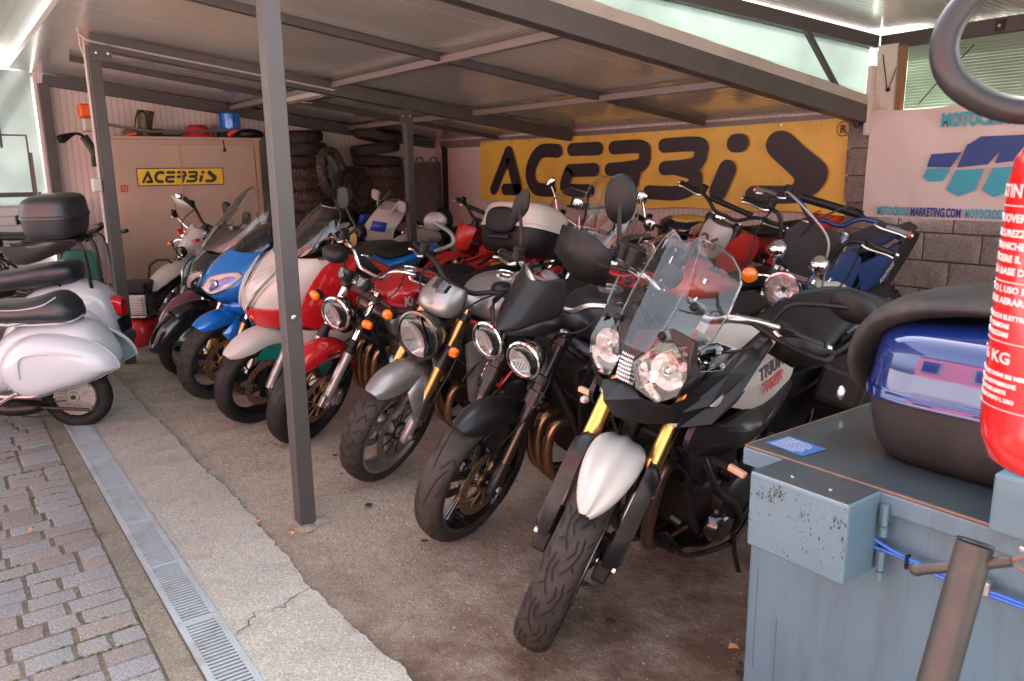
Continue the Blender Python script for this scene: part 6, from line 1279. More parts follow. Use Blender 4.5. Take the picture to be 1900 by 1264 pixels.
def smallwhite():
    b = Bike('small_motorcycle', 'small white motorcycle with round chrome headlight and one chrome mirror, far left by the cupboard', 'motorcycle', -5.15, .62, -80, 10, 34, 1.25, .28, 26)
    with b.st():
        wheel(.30, .09, .065, 'knob', 'wire', STL, dr=.10, dy=.05, both=False); fork(b, .09, 'rwu', .62, mat('pale_fork', (0, 0, 0)), CHR, .28, .024, .018); yokes(b, .09, .62)
        fender(b, .42, 30, 150, .08, .03, WHT, tip=.5, e=2)
        lamp((-.04, 0, .88), .075, (1, .1, 0), CHR, CHR); bars(b, [(-.24, 0, .98), (-.24, .1, 1.0), (-.3, .28, 1.04), (-.38, .34, 1.02)], CHR, .012, .11)
        for sd in (1, -1): signal((-.08, sd*.14, .84), (1, 0, 0), None, (.02, .024, .02), V3(-.12, sd*.08, .84))
        mirror((-.30, -.28, 1.05), (-.30, -.30, 1.16), (-.27, -.26, 1.25), (.045, .035), (-1, .2, 0), CHR, stem=.006); gauges((-.14, 0, .99), .035, (-.5, 0, .8), 2, .08, CHR)
    with b.fx():
        tank([(-.34, .78, .08, .05, .05), (-.46, .80, .14, .09, .10), (-.66, .78, .12, .08, .10), (-.78, .74, .07, .04, .06)], WHT, CHR, capx=-.48, capz=.885)
        panel([(-.20, .76), (-.36, .86), (-.56, .80), (-.62, .62), (-.40, .50), (-.26, .58)], .13, .05, WHT, 'side_shroud', sm=2); panel([(-.30, .64), (-.46, .74), (-.48, .60), (-.38, .54)], .18, .008, RED2, 'red_graphic', sm=1)
        seat(b, [(-.7, .78, .08, .03, .04), (-.85, .78, .13, .04, .04), (-1.2, .80, .11, .04, .04), (-1.35, .82, .07, .03, .03)]); engine(b, -.5, .36, .14, True, ALU, None, .5, 6, 30); frame(b, RED); rear(b, .28, .1, .07, STL, spokes='wire')
smallwhite()
# ================================================================ SECOND ROW, against the rear wall
def simple(name, label, X, Y, psi, lean, steer, tankm, seatm=None, wb=1.4, Rr=.32, cat='motorcycle', **k):
    b = Bike(name, label, cat, X, Y, psi, lean, steer, wb, Rr, 27)
    return b
def mx(label, X, Y, lean, steer, plastic, plate=None, num=None, psi=-90, scale=1., wb=1.42, sideclr=None, bar=None, mirror_=False):
    b = simple('motocross_motorcycle', label, X, Y, psi, lean, steer, plastic, wb=wb, Rr=.34)
    with b.st():
        knobfront(b); fork(b, .10, 'usd', .80, DKM, STL, .38, .027, .022); yokes(b, .1, .80)
        fender(b, .48, 45, 150, .075, .015, plastic, tip=.35, tail=.8, e=2)
        rows = [[V3(x-.07*abs(q)**2, hw*q, z) for q in [-1+2*j/8 for j in range(9)]] for z, x, hw in ((.84, -.05, .07), (.92, -.03, .10), (1.02, -.06, .11), (1.08, -.10, .09))]
        pl = G().grid(rows).obj('number_plate', plate or plastic, sol=.004, sub=1)
        if num: lettering(num, .13, 'race_number', INK, basis((.030, -.075, .93), (0, 1, 0), (-.25, 0, 1)), pl, bold=.004)
        bars(b, [(-.28, 0, 1.10), (-.28, .08, 1.10), (-.30, .2, 1.17), (-.38, .38, 1.16)], bar or BLK, .013, .12)
        G().tube([(-.29, .16, 1.17), (-.29, -.16, 1.17)], .02, 12).obj('bar_pad', BLK)
        if mirror_: mirror((-.32, .24, 1.17), (-.35, .27, 1.22), (-.36, .32, 1.27), (.05, .05), (-1, .1, 0), BLK)
    with b.fx():
        tank([(-.38, .90, .08, .05, .05), (-.5, .92, .12, .07, .12), (-.66, .90, .10, .05, .10), (-.8, .86, .07, .04, .06)], plastic)
        panel([(-.24, .86), (-.42, .96), (-.66, .90), (-.60, .74), (-.42, .58), (-.28, .66)], .15, .03, sideclr or plastic, 'radiator_shroud', sm=2)
        seat(b, [(-.62, .95, .07, .03, .04), (-.85, .92, .11, .04, .04), (-1.3, .94, .10, .04, .04), (-1.5, .97, .06, .03, .03)]); panel([(-.8, .84), (-1.2, .88), (-1.75, 1.04), (-1.78, .99), (-1.3, .74), (-.95, .66)], .1, .02, plastic, 'side_number_panel')
        G().grid([[V3(x, y*hw, z-.02*abs(y)) for y in (-1, -.6, 0, .6, 1)] for x, z, hw in ((-1.3, .93, .11), (-1.6, 1.0, .09), (-1.9, 1.06, .05))]).obj('rear_fender', plastic, sol=.004)
        engine(b, -.62, .44, .15, seed=int(X*10) % 97, n=35); frame(b, DKM); rear(b, .32, .12, .09, STL, spokes='wire', kind='knob')
    return b
YLW = mat('yellow_graphic', (.62, .40, .06), .4)
b = mx('red motocross motorcycle with cream and yellow side graphics, beside the thin inner post', -3.05, 2.55, 10, 15, RED2, RED2, None, sideclr=RED2, mirror_=True)
with b.fx(): panel([(-.30, .80), (-.46, .88), (-.58, .82), (-.54, .70), (-.40, .62)], .188, .006, YLW, 'yellow_graphic', sm=1); lettering('CAGIVA', .06, 'side_lettering', INK, basis((-.32, .200, .73), (-1, 0, .1), (0, 0, 1)), bold=.003, sx=.8)
b = mx('red motocross motorcycle with white number plate 26, against the rear wall', -.72, 3.0, 10, 34, RED2, WHT, '26')
b.o.location.z += .12
with b.fx(): G().box((-.6, 0, .10), (.34, .26, .36), taper=.7).obj('stand_block', DKM, smooth=False)
# white and blue fairing machine by the tyres
def raid():
    b = simple('touring_enduro_motorcycle', 'white and blue half-faired motorcycle with squared mirror, in front of the tyre stacks', -4.30, 2.35, -92, 10, 22, WHT, Rr=.33)
    with b.st():
        wheel(.33, .10, .065, 'road', 'wire', STL, both=False); fork(b, .1, 'rwu', .7, GRY, CHR, .34); yokes(b, .1, .7); fender(b, .39, 30, 160, .075, .05, WHT)
        bars(b, [(-.32, 0, 1.08), (-.32, .1, 1.09), (-.42, .34, 1.1)], BLK)
    with b.fx():
        rows = [[V3(x-.26*abs(q)**1.8, hw*q, z) for q in [-1+2*j/10 for j in range(11)]] for z, x, hw in ((.78, -.05, .12), (.88, .04, .17), (.98, .03, .19), (1.08, -.05, .19), (1.17, -.13, .15), (1.24, -.2, .09))]
        n = G().grid(rows).obj('nose_fairing', WHT, sol=.004, sub=1)
        BLP = mat('royal_blue_graphic', (.03, .07, .35), .35)
        for sd in (1, -1): P = [V3(.0, sd*.12, .98), V3(-.03, sd*.13, 1.08), V3(-.16, sd*.185, 1.06), V3(-.13, sd*.19, .97)]; G().add([p+V3(.02, sd*.015, 0) for p in P], [(0, 1, 2, 3)]).obj('blue_graphic', BLP, par=n, sol=.003)
        lamp((.065, -.0, .93), .075, (1, 0, 0), BLK, BLK, 1)
        screen([(-.12, 1.17, -.3, 1.15, .14), (-.2, 1.27, -.33, 1.25, .13), (-.25, 1.33, -.34, 1.31, .08)], SCR)
        for sd in (1, -1): mirror((-.2, sd*.15, 1.12), (-.22, sd*.22, 1.25), (-.24, sd*.30, 1.24), (.075, .055), (-1, 0, 0), WHT, e=4)
        tank([(-.38, .90, .12, .06, .08), (-.5, .93, .19, .1, .14), (-.72, .9, .17, .08, .12), (-.85, .85, .1, .04, .08)], WHT); seat(b, [(-.8, .88, .1, .03, .05), (-1.0, .86, .15, .05, .05), (-1.5, .92, .12, .05, .05)])
        G().body([(-.78, 1.0, .10, .12, .05, 2.5), (-.90, 1.0, .13, .16, .08, 2.5), (-.98, .98, .10, .12, .05)], 16).obj('seat_hump', SBK, sub=1)
        panel([(-.16, .86), (-.4, .96), (-.6, .88), (-.5, .6), (-.3, .55)], .2, .03, WHT, 'side_fairing', sm=2); engine(b, -.62, .42, .18, seed=21, n=30); frame(b, BLK); rear(b, .31, .14, .1)
raid()
# classic tourer with clear screen and round lamp
def classic():
    b = simple('classic_motorcycle', 'dark classic touring motorcycle with clear windshield and chrome round headlight, under the yellow banner', -2.12, 2.90, -88, 10, 15, BLK)
    with b.st():
        wheel(.33, .10, .065, 'road', 'wire', STL, both=False, tm=RUB); fork(b, .1, 'rwu', .7, ALU, CHR, .34); yokes(b, .1, .7); fender(b, .38, 30, 160, .07, .05, GBK)
        lamp((-.03, 0, .99), .095, (1, .1, -.02), GBK, CHR); bars(b, [(-.33, 0, 1.05), (-.33, .12, 1.08), (-.42, .34, 1.06)], CHR)
        screen([(.02, 1.06, -.16, 1.04, .20), (-.05, 1.16, -.20, 1.15, .24), (-.12, 1.28, -.24, 1.27, .22), (-.17, 1.36, -.25, 1.35, .15), (-.19, 1.385, -.24, 1.38, .08)], SCR, rim=glass('screen_rim2', (0, 0, 0)))
        mirror((-.38, -.27, 1.09), (-.39, -.33, 1.2), (-.38, -.40, 1.31), (.035, .06), (-1, 0, 0), CHR, thick=.022, rot=.5); mirror((-.38, .27, 1.09), (-.39, .33, 1.17), (-.40, .38, 1.24), (.06, .035), (-1, 0, 0), GBK, rot=.2)
        for sd in (1, -1): signal((-.06, sd*.16, .93), (1, 0, 0), None, (.024, .03, .026), V3(-.1, sd*.09, .93))
    with b.fx():
        tank([(-.38, .86, .08, .05, .05), (-.5, .88, .16, .09, .12), (-.72, .86, .15, .08, .12), (-.85, .82, .09, .04, .08)], mat('olive_tank', (.08, .07, .04), .25, .2, coat=.6), CHR, capx=-.52, capz=.975); seat(b, [(-.82, .82, .1, .03, .05), (-1.0, .8, .15, .05, .05), (-1.5, .86, .12, .05, .05)])
        engine(b, -.6, .42, .22, True, ALU, seed=31, n=30); frame(b, GBK); rear(b, .31, .13, .09)
        panel([(-1.0, .60), (-1.02, .82), (-1.55, .86), (-1.6, .62)], .24, .04, WHT, 'pannier', sm=2); lettering('GUZZI', .06, 'pannier_lettering', INK, basis((-1.12, .285, .76), (-1, 0, 0), (0, 0, 1)), bold=.002)
classic()
def vespafront():
    b = simple('white_scooter', 'white scooter with round headlight, tall clear windshield and chrome mirrors, behind the cream top case', -1.50, 2.80, -84, 8, 12, WHT, wb=1.25, Rr=.21, cat='scooter')
    with b.st():
        wheel(.21, .09, .06, 'road', 'cast5', WHT, both=False, disc=False); fender(b, .25, 20, 170, .08, .06, WHT)
        G().body([(-.02, .93, .08, .07, .07), (-.08, .94, .10, .085, .085), (-.2, .95, .10, .08, .08), (-.28, .95, .07, .05, .05)], 18).obj('headset', WHT, sub=1); lamp((.0, 0, .93), .07, (1, 0, 0), WHT, CHR, 1)
        bars(b, [(-.17, 0, .96), (-.18, .12, .97), (-.22, .34, .95)], WHT, .014, .11)
        screen([(.03, .98, -.08, .97, .20), (-.02, 1.10, -.12, 1.10, .24), (-.09, 1.28, -.17, 1.27, .24), (-.14, 1.42, -.2, 1.41, .20), (-.16, 1.46, -.2, 1.45, .12)], SCR, rim=glass('screen_rim2', (0, 0, 0)))
        for sd in (1, -1): mirror((-.2, sd*.25, 1.0), (-.22, sd*.29, 1.1), (-.22, sd*.32, 1.19), (.05, .05), (-1, 0, 0), CHR, thick=.02, stem=.005); G().tube([(-.05, sd*.14, .98), (-.02, sd*.12, 1.32)], .005, 6).ell((-.02, sd*.12, 1.33), (.014, .014, .014), 8).obj('screen_stay', BLK)
    with b.fx():
        rows = [[V3(x-.12*abs(q)**2.5, hw*q, z) for q in [-1+2*j/12 for j in range(13)]] for z, x, hw in ((.30, -.22, .16), (.45, -.14, .22), (.65, -.12, .24), (.80, -.12, .22), (.88, -.13, .14))]
        s_ = G().grid(rows).obj('front_shield', WHT, sol=.006, sub=1); G().ell((-.10, 0, .66), (.03, .025, .14), 12).obj('horn_cover', WHT, par=s_); G().box((-.085, .06, .78), (.01, .03, .03)).obj('badge', mat('royal_blue_graphic', (0, 0, 0)), par=s_)
        seat(b, [(-.7, .78, .1, .03, .04), (-.85, .80, .13, .04, .05), (-1.3, .82, .12, .04, .04)]); G().body([(-.55, .4, .1, .1, .1), (-.9, .5, .2, .2, .22, 2.5), (-1.3, .5, .18, .2, .2), (-1.5, .5, .06, .08, .08)], 18).obj('body_shell', WHT, sub=1); rear(b, .21, .09, .06)
vespafront()
# tan bike with yellow and dark tank, behind
def oldtan():
    b = simple('old_motorcycle', 'old motorcycle with tan side case and yellow striped tank, left of the red number 26', -1.20, 3.05, -86, 9, 10, BLK)
    with b.st():
        wheel(.31, .10, .065, 'road', 'wire', STL, both=False); fork(b, .1, 'rwu', .68, ALU, CHR, .34); yokes(b, .1, .68); fender(b, .37, 30, 160, .07, .05, GBK)
        lamp((-.05, 0, .92), .08, (1, 0, 0), GBK, CHR); bars(b, [(-.33, 0, 1.05), (-.33, .12, 1.06), (-.44, .36, 1.06)], BLK)
        for sd in (1, -1): mirror((-.38, sd*.26, 1.08), (-.39, sd*.3, 1.16), (-.4, sd*.34, 1.22), (.05, .055), (-1, 0, 0), CHR, thick=.02)
    with b.fx():
        G().body([(-.36, 1.04, .10, .05, .05), (-.46, 1.07, .17, .08, .10), (-.66, 1.07, .18, .08, .12), (-.86, 1.02, .12, .06, .1)], 18).obj('fuel_tank', mat('dark_blue_gloss', (.01, .012, .035), .1, coat=.8), sub=1)
        G().body([(-.40, 1.115, .09, .03, .02), (-.6, 1.14, .12, .03, .02), (-.8, 1.11, .09, .02, .02)], 14).obj('tank_stripe', YLW, sub=1)
        panel([(-.40, .96), (-.42, 1.10), (-.62, 1.12), (-.64, .94)], .165, .02, mat('tan_panel', (.45, .33, .24), .5), 'side_case', sm=2)
        seat(b, [(-.82, .86, .1, .03, .05), (-1.0, .84, .15, .05, .05), (-1.4, .88, .12, .05, .05)], mat('brown_vinyl', (.14, .08, .06), .5)); engine(b, -.6, .42, .2, True, DKM, seed=41, n=30); frame(b, BLK); rear(b, .31, .13, .09)
oldtan()
# cruiser with round lamp and twin spot lamps
def cruiser():
    b = simple('cruiser_motorcycle', 'cruiser with chrome headlight, two chrome spotlights and round amber signals, behind the large windscreen', .42, 2.28, -86, 10, 24, WHT)
    with b.st():
        wheel(.32, .11, .07, 'road', 'wire', STL, both=False); fork(b, .1, 'rwu', .7, ALU, CHR, .34); yokes(b, .1, .7); fender(b, .38, 20, 170, .08, .06, WHT)
        lamp((-.02, 0, .93), .092, (1, 0, -.03), CHR, CHR)
        for sd in (1, -1):
            G().ell((-.10, sd*.11, 1.10), (.065, .052, .052), 16).obj('spotlight', CHR); G().tube([(-.12, sd*.11, 1.05), (-.16, sd*.1, .98), (-.2, sd*.05, .95)], .008, 8).obj('spotlight_bracket', CHR)
            o = G().lathe([(0, -.04), (.03, -.035), (.044, 0), (.040, .02), (.02, .034), (0, .038)], (-.06, sd*.185, .93), (1, 0, 0), 18).obj('turn_signal', ORG); G().tube([(-.08, sd*.185, .93), (-.18, sd*.1, .93)], .009, 8).obj('stalk', CHR, par=o)
        bars(b, [(-.30, 0, .98), (-.30, .10, 1.0), (-.28, .17, 1.20), (-.30, .24, 1.24), (-.40, .40, 1.22)], BLK, .012, .12); G().box((-.30, -.28, 1.29), (.03, .07, .045)).obj('fluid_reservoir', BLK, smooth=False, bev=.006)
        cable([(-.36, -.25, 1.22), (-.16, -.25, 1.1), (-.1, -.2, .8), (-.2, -.1, .6)]); cable([(-.36, .25, 1.22), (-.1, .25, 1.05), (-.08, .12, .85), (-.2, .05, .6)])
    with b.fx():
        tank([(-.38, .83, .08, .05, .05), (-.5, .86, .16, .1, .12), (-.72, .84, .17, .09, .12), (-.92, .76, .1, .04, .08)], WHT, CHR, capx=-.55, capz=.965); seat(b, [(-.88, .70, .1, .03, .05), (-1.05, .68, .17, .05, .05), (-1.2, .74, .15, .06, .05), (-1.5, .78, .12, .05, .05)])
        engine(b, -.6, .40, .2, True, DKM, CHR, .6, 51, 60); frame(b, RED2); rear(b, .31, .15, .09, spokes='wire')
cruiser()
# blue motocross machine, upright on its stand, right rear
def bluemx():
    b = simple('blue_motocross_motorcycle', 'blue motocross motorcycle with black number board, long grey forks and dark blue seat, right rear', .42, 2.52, -84, 7, 22, BLU, wb=1.45, Rr=.34)
    DB2 = mat('navy_vinyl', (.006, .010, .035), .6, bump=.4, bscale=200); BL2 = mat('motocross_blue', (.004, .028, .11), .35, dirt=(.05, .05, .07), dirtamt=.3)
    z0 = .06
    with on(b.o, Matrix.Translation((0, 0, z0))):
        with on(None, b.S):
            knobfront(b); FK = mat('fork_blue_grey', (.12, .12, .17), .3, .7); fork(b, .112, 'usd', .86, FK, STL, .38, .032, .025); yokes(b, .112, .82, .24, ALU, .045, .040)
            P = [(.0, -.06, .90), (.0, .06, .90), (-.02, .14, .98), (-.03, .155, 1.10), (-.05, .10, 1.17), (-.05, -.10, 1.17), (-.03, -.155, 1.10), (-.02, -.14, .98)]
            G().prism([V3(x-.02, y, z) for x, y, z in P], (-.012, 0, 0)).obj('number_board', mat('matt_board', (.012, .011, .012), .75, bump=.3), smooth=False, bev=.003)
            # blue front fender pointing up, seen from the front between the forks
            rows = [[V3(x, hw*q, z-.05*abs(q)**2) for q in [-1+2*j/10 for j in range(11)]] for x, z, hw in ((-.16, .84, .06), (-.02, .84, .085), (.14, .82, .095), (.28, .77, .085), (.38, .72, .05))]
            f = G().grid(rows).obj('front_fender', GBK, sol=.004, sub=1)
            rows = [[V3(x, hw*q, z-.05*abs(q)**2*.5) for q in [-1+2*j/10 for j in range(11)]] for x, z, hw in ((-.10, .850, .045), (.05, .847, .07), (.18, .818, .06), (.22, .81, .02))]; G().grid(rows).obj('fender_graphic', BLU, par=f, sol=.002, sub=1)
            bars(b, [(-.30, 0, 1.17), (-.30, .09, 1.17), (-.30, .19, 1.24), (-.40, .41, 1.21)], BL2, .014, .13, mat('grey_grip', (.14, .12, .12), .6)); G().tube([(-.31, .17, 1.255), (-.31, -.17, 1.255)], .024, 12).obj('bar_pad', BLK)
            for sd in (1, -1): G().lathe([(.019, 0), (.021, .004), (.021, .016), (.012, .02)], (-.405, sd*.415, 1.209), (-.4, sd, 0), 12).obj('grip_end', RED2)
            cable([(-.36, -.26, 1.23), (-.12, -.2, 1.28), (-.02, .05, 1.15), (-.03, .10, 1.0), (-.15, .13, .8)], .006, mat('grey_hose', (.35, .32, .3), .4)); cable([(-.36, .2, 1.23), (-.15, .1, 1.3), (-.05, -.05, 1.15), (-.12, -.1, .9)], .005)
        tank([(-.38, .92, .08, .05, .05), (-.5, .95, .12, .07, .12), (-.66, .92, .10, .05, .10), (-.8, .86, .07, .04, .06)], BLK)
        panel([(-.24, .90), (-.42, 1.0), (-.68, .94), (-.62, .76), (-.44, .60), (-.30, .68)], .15, .03, BL2, 'radiator_shroud', sm=2)
        for sd in (1, -1): radiator((-.30, sd*.09, .74), .10, .26, .1)
        seat(b, [(-.60, .97, .06, .03, .04, 3), (-.8, .97, .095, .05, .05, 3.4), (-1.2, 1.01, .095, .05, .05, 3.4), (-1.42, 1.06, .08, .04, .05, 3)], DB2)
        panel([(-.75, .88), (-1.1, .93), (-1.30, .97), (-1.22, .74), (-.95, .62)], .11, .02, BL2, 'side_number_panel'); panel([(-1.28, .97), (-1.55, 1.03), (-1.58, .97), (-1.30, .72), (-1.22, .74)], .11, .015, BLK, 'silencer_panel'); lettering('RACING', .05, 'side_lettering', WHT, basis((-1.05, .142, .74), (-1, 0, .75), (0, 0, 1)), bold=.001)
        G().grid([[V3(x, y*hw, z-.03*abs(y)) for y in (-1, -.6, 0, .6, 1)] for x, z, hw in ((-1.3, 1.02, .12), (-1.5, 1.05, .10), (-1.68, 1.08, .06))]).obj('rear_fender', BLK, sol=.005)
        engine(b, -.62, .44, .16, seed=61, n=70); frame(b, DKM); rear(b, .33, .12, .09, STL, spokes='wire', kind='knob')
        for sd in (1, -1): G().tube([(-.50, sd*.08, .30), (-.60, sd*.14, -.14)], .012, 8).obj('paddock_stand_leg', DKM)
        G().box((-.6, 0, .2), (.3, .25, .03)).obj('stand_top', DKM, smooth=False)
        panel([(-.05, .62), (.05, .60), (.02, .48), (-.12, .46)], .085, .005, ORP, 'fork_sticker', sm=1)
        G().box((.06, 0, .66), (.01, .12, .16), Matrix.Rotation(-.4, 3, 'Y')).obj('orange_guard', ORP, smooth=False, bev=.004)
        lettering('MALOSSI', .045, 'guard_lettering', INK, basis((.09, -.055, .70), (0, 1, 0), (-.4, 0, 1)), bold=.002, sx=.6)
bluemx()
# reddish brown seat with white body, far right behind the blue case
def rightscooter():
    b = simple('touring_scooter', 'scooter with reddish brown seat and white body, half hidden behind the blue top case', 1.83, 1.30, -90, 6, 8, WHT, wb=1.3, Rr=.22, cat='scooter')
    with b.st(): wheel(.22, .1, .06, 'road', 'cast5', WHT, both=False, disc=False); fender(b, .26, 20, 170, .08, .06, WHT)
    with b.fx():
        G().body([(-.30, .4, .1, .1, .1), (-.6, .6, .2, .16, .3, 2.6), (-1.2, .66, .2, .14, .3), (-1.5, .66, .1, .1, .2)], 20).obj('body_shell', WHT, sub=1)
        s_ = seat(b, [(-.45, .79, .12, .03, .04), (-.6, .81, .17, .045, .05, 2.6), (-.9, .83, .19, .05, .05, 2.6), (-1.2, .87, .17, .05, .05), (-1.4, .88, .10, .03, .04)], mat('red_brown_vinyl', (.17, .045, .03), .45, bump=.3, bscale=160))
        G().tube([(-.45, .13, .765), (-.6, .176, .775), (-.9, .195, .795), (-1.2, .175, .835), (-1.4, .105, .855)], .007, 8, 4).obj('seat_piping', WHT, par=s_); rear(b, .22, .1, .06)
rightscooter()
# orange and black faired bike between the black streetfighter and the rear row
def orangebike():
    b = simple('orange_motorcycle', 'motorcycle with orange and dark grey tank cover, seen above the black streetfighter tank', -.15, 2.1, -86, 12, 10, ORP)
    with b.st(): wheel(.31, .1, .065, 'road', 'cast5', BLK, both=False); fork(b, .1, 'rwu', .66, ALU, CHR, .34); fender(b, .37, 30, 160, .07, .05, BLK)
    with b.fx():
        tank([(-.16, .83, .08, .05, .05), (-.3, .86, .17, .08, .12), (-.56, .84, .17, .07, .12), (-.78, .78, .1, .04, .08)], mat('orange_red_paint', (.60, .06, .02), .3, coat=.5)); seat(b, [(-.7, .80, .1, .03, .05), (-.9, .80, .15, .05, .05), (-1.3, .84, .12, .05, .05)]); G().box((-.5, 0, .45), (.5, .26, .4)).obj('engine', DKM, smooth=False, bev=.05); rear(b, .31, .13, .09)
orangebike()
# little handlebar of a bicycle at the wall
bc = empty('bicycle', 'small dark bicycle leaning at the rear wall, only its upright handlebar showing', 'bicycle', (-3.2, 4.45, 0), (0, 0, R(20)))
with on(bc):
    G().tube([(0, 0, .75), (0, .02, 1.08)], .014, 8).tube([(-.25, .05, 1.12), (0, .02, 1.09), (.25, .05, 1.12)], .012, 8).tube([(-.2, .03, 1.12), (-.15, .02, 1.25)], .01, 8).box((.0, 0, 1.13), (.08, .04, .05)).obj('handlebar', BLK)
    G().tube([(0, 0, .75), (-.55, 0, .60), (-.5, 0, .35), (0, 0, .72)], .015, 8).tube([(0, 0, .75), (.15, 0, .33)], .013, 8).obj('bicycle_frame', BLK)
    for x in (.15, -.8): tyre(None, .32, .05, .04, (x, 0, .32), 'plain', name='wheel', seg=32); 
    G().tube([(-.5, 0, .35), (-.8, 0, .32)], .01, 8).tube([(-.55, 0, .60), (-.8, 0, .32)], .008, 8).obj('rear_stay', BLK)
# ================================================================ SCOOTERS AT THE LEFT (x forward from the rear wheel)
SWH = mat('scooter_white', (.50, .56, .60), .2, coat=.6, var=.04, dirt=(.5, .5, .48), dirtamt=.15)
def vespa(label, X, Y, psi, lean, big=False, k=0):
    M = Matrix.Translation((X, Y, 0)) @ Matrix.Rotation(R(psi), 4, 'Z') @ Matrix.Rotation(-R(lean), 4, 'X')
    o = empty('scooter', label, 'scooter', M=M, group='white scooters at the left')
    with on(o):
        wh = G().lathe([(0, .05), (.03, .05), (.035, .042), (.055, .040), (.12, .036), (.125, .026), (.125, -.03), (0, -.03)], (0, 0, .205), (0, 1, 0), 32).obj('rear_wheel', mat('wheel_grey', (.42, .40, .37), .4, .5, var=.2, dirt=(.2, .16, .12), dirtamt=.7, dscale=14), ang=25)
        with on(wh):
            tyre(None, .205, .095, .075, (0, 0, .205), 'zig')
            g = G()
            for i in range(24):
                a = 2*math.pi*i/24; g.beam((.045*math.cos(a), .043, .205+.045*math.sin(a)), (.105*math.cos(a), .040, .205+.105*math.sin(a)), .005, .006, (0, 1, 0))
            g.obj('hub_ribs', MC['wheel_grey'], smooth=False)
            for i in range(5): a = i*1.257; G().lathe([(.009, 0), (.009, .012), (0, .013)], (.112*math.cos(a), .036, .205+.112*math.sin(a)), (0, 1, 0), 6).obj('wheel_nut', STL)
            G().lathe([(.014, 0), (.014, .012), (0, .014)], (0, .048, .205), (0, 1, 0), 8).obj('axle_nut', DKM)
        # body shell: tail, engine cowls
        if not big: st = [(-.29, .43, .05, .03, .03, 2.3), (-.26, .46, .11, .07, .05, 2.4), (-.19, .52, .145, .11, .12, 2.4), (-.12, .56, .155, .13, .20, 2.4), (.10, .55, .16, .13, .22, 2.4), (.28, .50, .15, .15, .24, 2.4), (.40, .40, .14, .14, .18, 2.4), (.50, .30, .15, .06, .08, 2.4)]
        else: st = [(-.33, .40, .06, .05, .03, 2.8), (-.30, .50, .12, .14, .13, 2.8), (-.24, .60, .14, .15, .22, 2.8), (-.10, .64, .15, .17, .26, 2.6), (.10, .60, .155, .18, .24, 2.5), (.28, .52, .15, .20, .24, 2.5), (.40, .42, .14, .14, .2, 2.4), (.50, .30, .15, .06, .08, 2.4)]
        G().body(st, 24).obj('body_shell', SWH, sub=1)
        if not big:
            cow = [(-.325, .415), (-.31, .47), (-.26, .53), (-.18, .58), (-.06, .615), (.08, .625), (.18, .60), (.27, .54), (.32, .46), (.32, .37), (.27, .29), (.17, .245), (.0, .29), (-.18, .345)]
            yy, bl = .135, .115
        else:
            cow = [(-.27, .36), (-.265, .44), (-.22, .54), (-.14, .62), (-.02, .665), (.12, .66), (.24, .61), (.30, .50), (.29, .38), (.20, .31), (.0, .32)]
            yy, bl = .135, .085
        for sd in (1, -1):
            rg = []
            P = spline([(*p, 0) for p in cow]+[(*cow[0], 0)], 4)[:-1]; cx = sum(p.x for p in P)/len(P); cz = sum(p.y for p in P)/len(P)
            for s, dy in ((1.015, -.03), (1.02, .0), (1.0, .02), (.93, .065), (.80, .095), (.62, .108), (.4, .113), (.18, .115)):
                rg.append([V3(cx+(p.x-cx)*s, sd*(yy+dy*bl/.115), cz+(p.y-cz)*s+.0) for p in P])
            c = G(); c.rings(rg, False); n = len(P); c.v.append(V3(cx, sd*(yy+bl), cz)); c.f += [(len(rg)*n-n+k, len(rg)*n-n+(k+1) % n, len(rg)*n) for k in range(n)]
            cw = c.obj('engine_cowl', SWH, ang=60); G().tube(rg[1]+rg[1][:1], .0045, 6).obj('cowl_trim', mat('trim_grey', (.45, .46, .46), .4), par=cw)
            if not big: G().tube([(-.18, sd*.232, .51), (-.02, sd*.258, .54), (.12, sd*.258, .53), (.17, sd*.253, .49), (.18, sd*.25, .39)], .007, 8, 5).obj('pressed_rib', SWH, par=cw)
        # floorboard, leg shield, front
        G().body([(.42, .28, .17, .03, .05, 3), (.75, .25, .20, .03, .04, 3), (.98, .27, .16, .03, .05, 3)], 18).obj('floorboard', SWH)
        rows = [[V3(x-.10*abs(q)**2.2, hw*q, z) for q in [-1+2*j/12 for j in range(13)]] for z, x, hw in ((.28, 1.0, .16), (.40, 1.03, .24), (.6, 1.02, .27), (.78, .98, .24), (.88, .95, .14))]
        G().grid(rows).obj('leg_shield', SWH, sol=.006, sub=1); G().tube([(.97, 0, .85), (.92, 0, 1.0)], .045, 14).ell((.93, 0, 1.02), (.10, .11, .07), 16).obj('steering_head', SWH)
        G().tube([(.93, -.34, 1.03), (.90, -.15, 1.04), (.92, 0, 1.03), (.90, .15, 1.04), (.93, .34, 1.03)], .014, 10, 4).obj('handlebar', BLK); lamp((1.04, 0, 1.02), .065, (1, 0, 0), SWH, CHR)
        fw = G().lathe([(0, .04), (.12, .035), (.125, -.035), (0, -.04)], (1.22, 0, .205), (0, 1, 0), 24).obj('front_wheel', MC['wheel_grey']); tyre(fw, .205, .09, .07, (1.22, 0, .205), 'plain')
        rows = [[V3(1.22+(.26)*math.cos(R(a))*(1-.12*abs(q)**2), .09*q, .205+.25*math.sin(R(a))*(1-.3*abs(q)**2.5)) for q in [-1+2*j/8 for j in range(9)]] for a in range(15, 181, 15)]
        G().grid(rows).obj('front_fender', SWH, sol=.004, sub=1)
        # seat
        VN = mat('blue_black_vinyl', (.016, .021, .028), .38, coat=.2, var=.2, bump=.25, bscale=120)
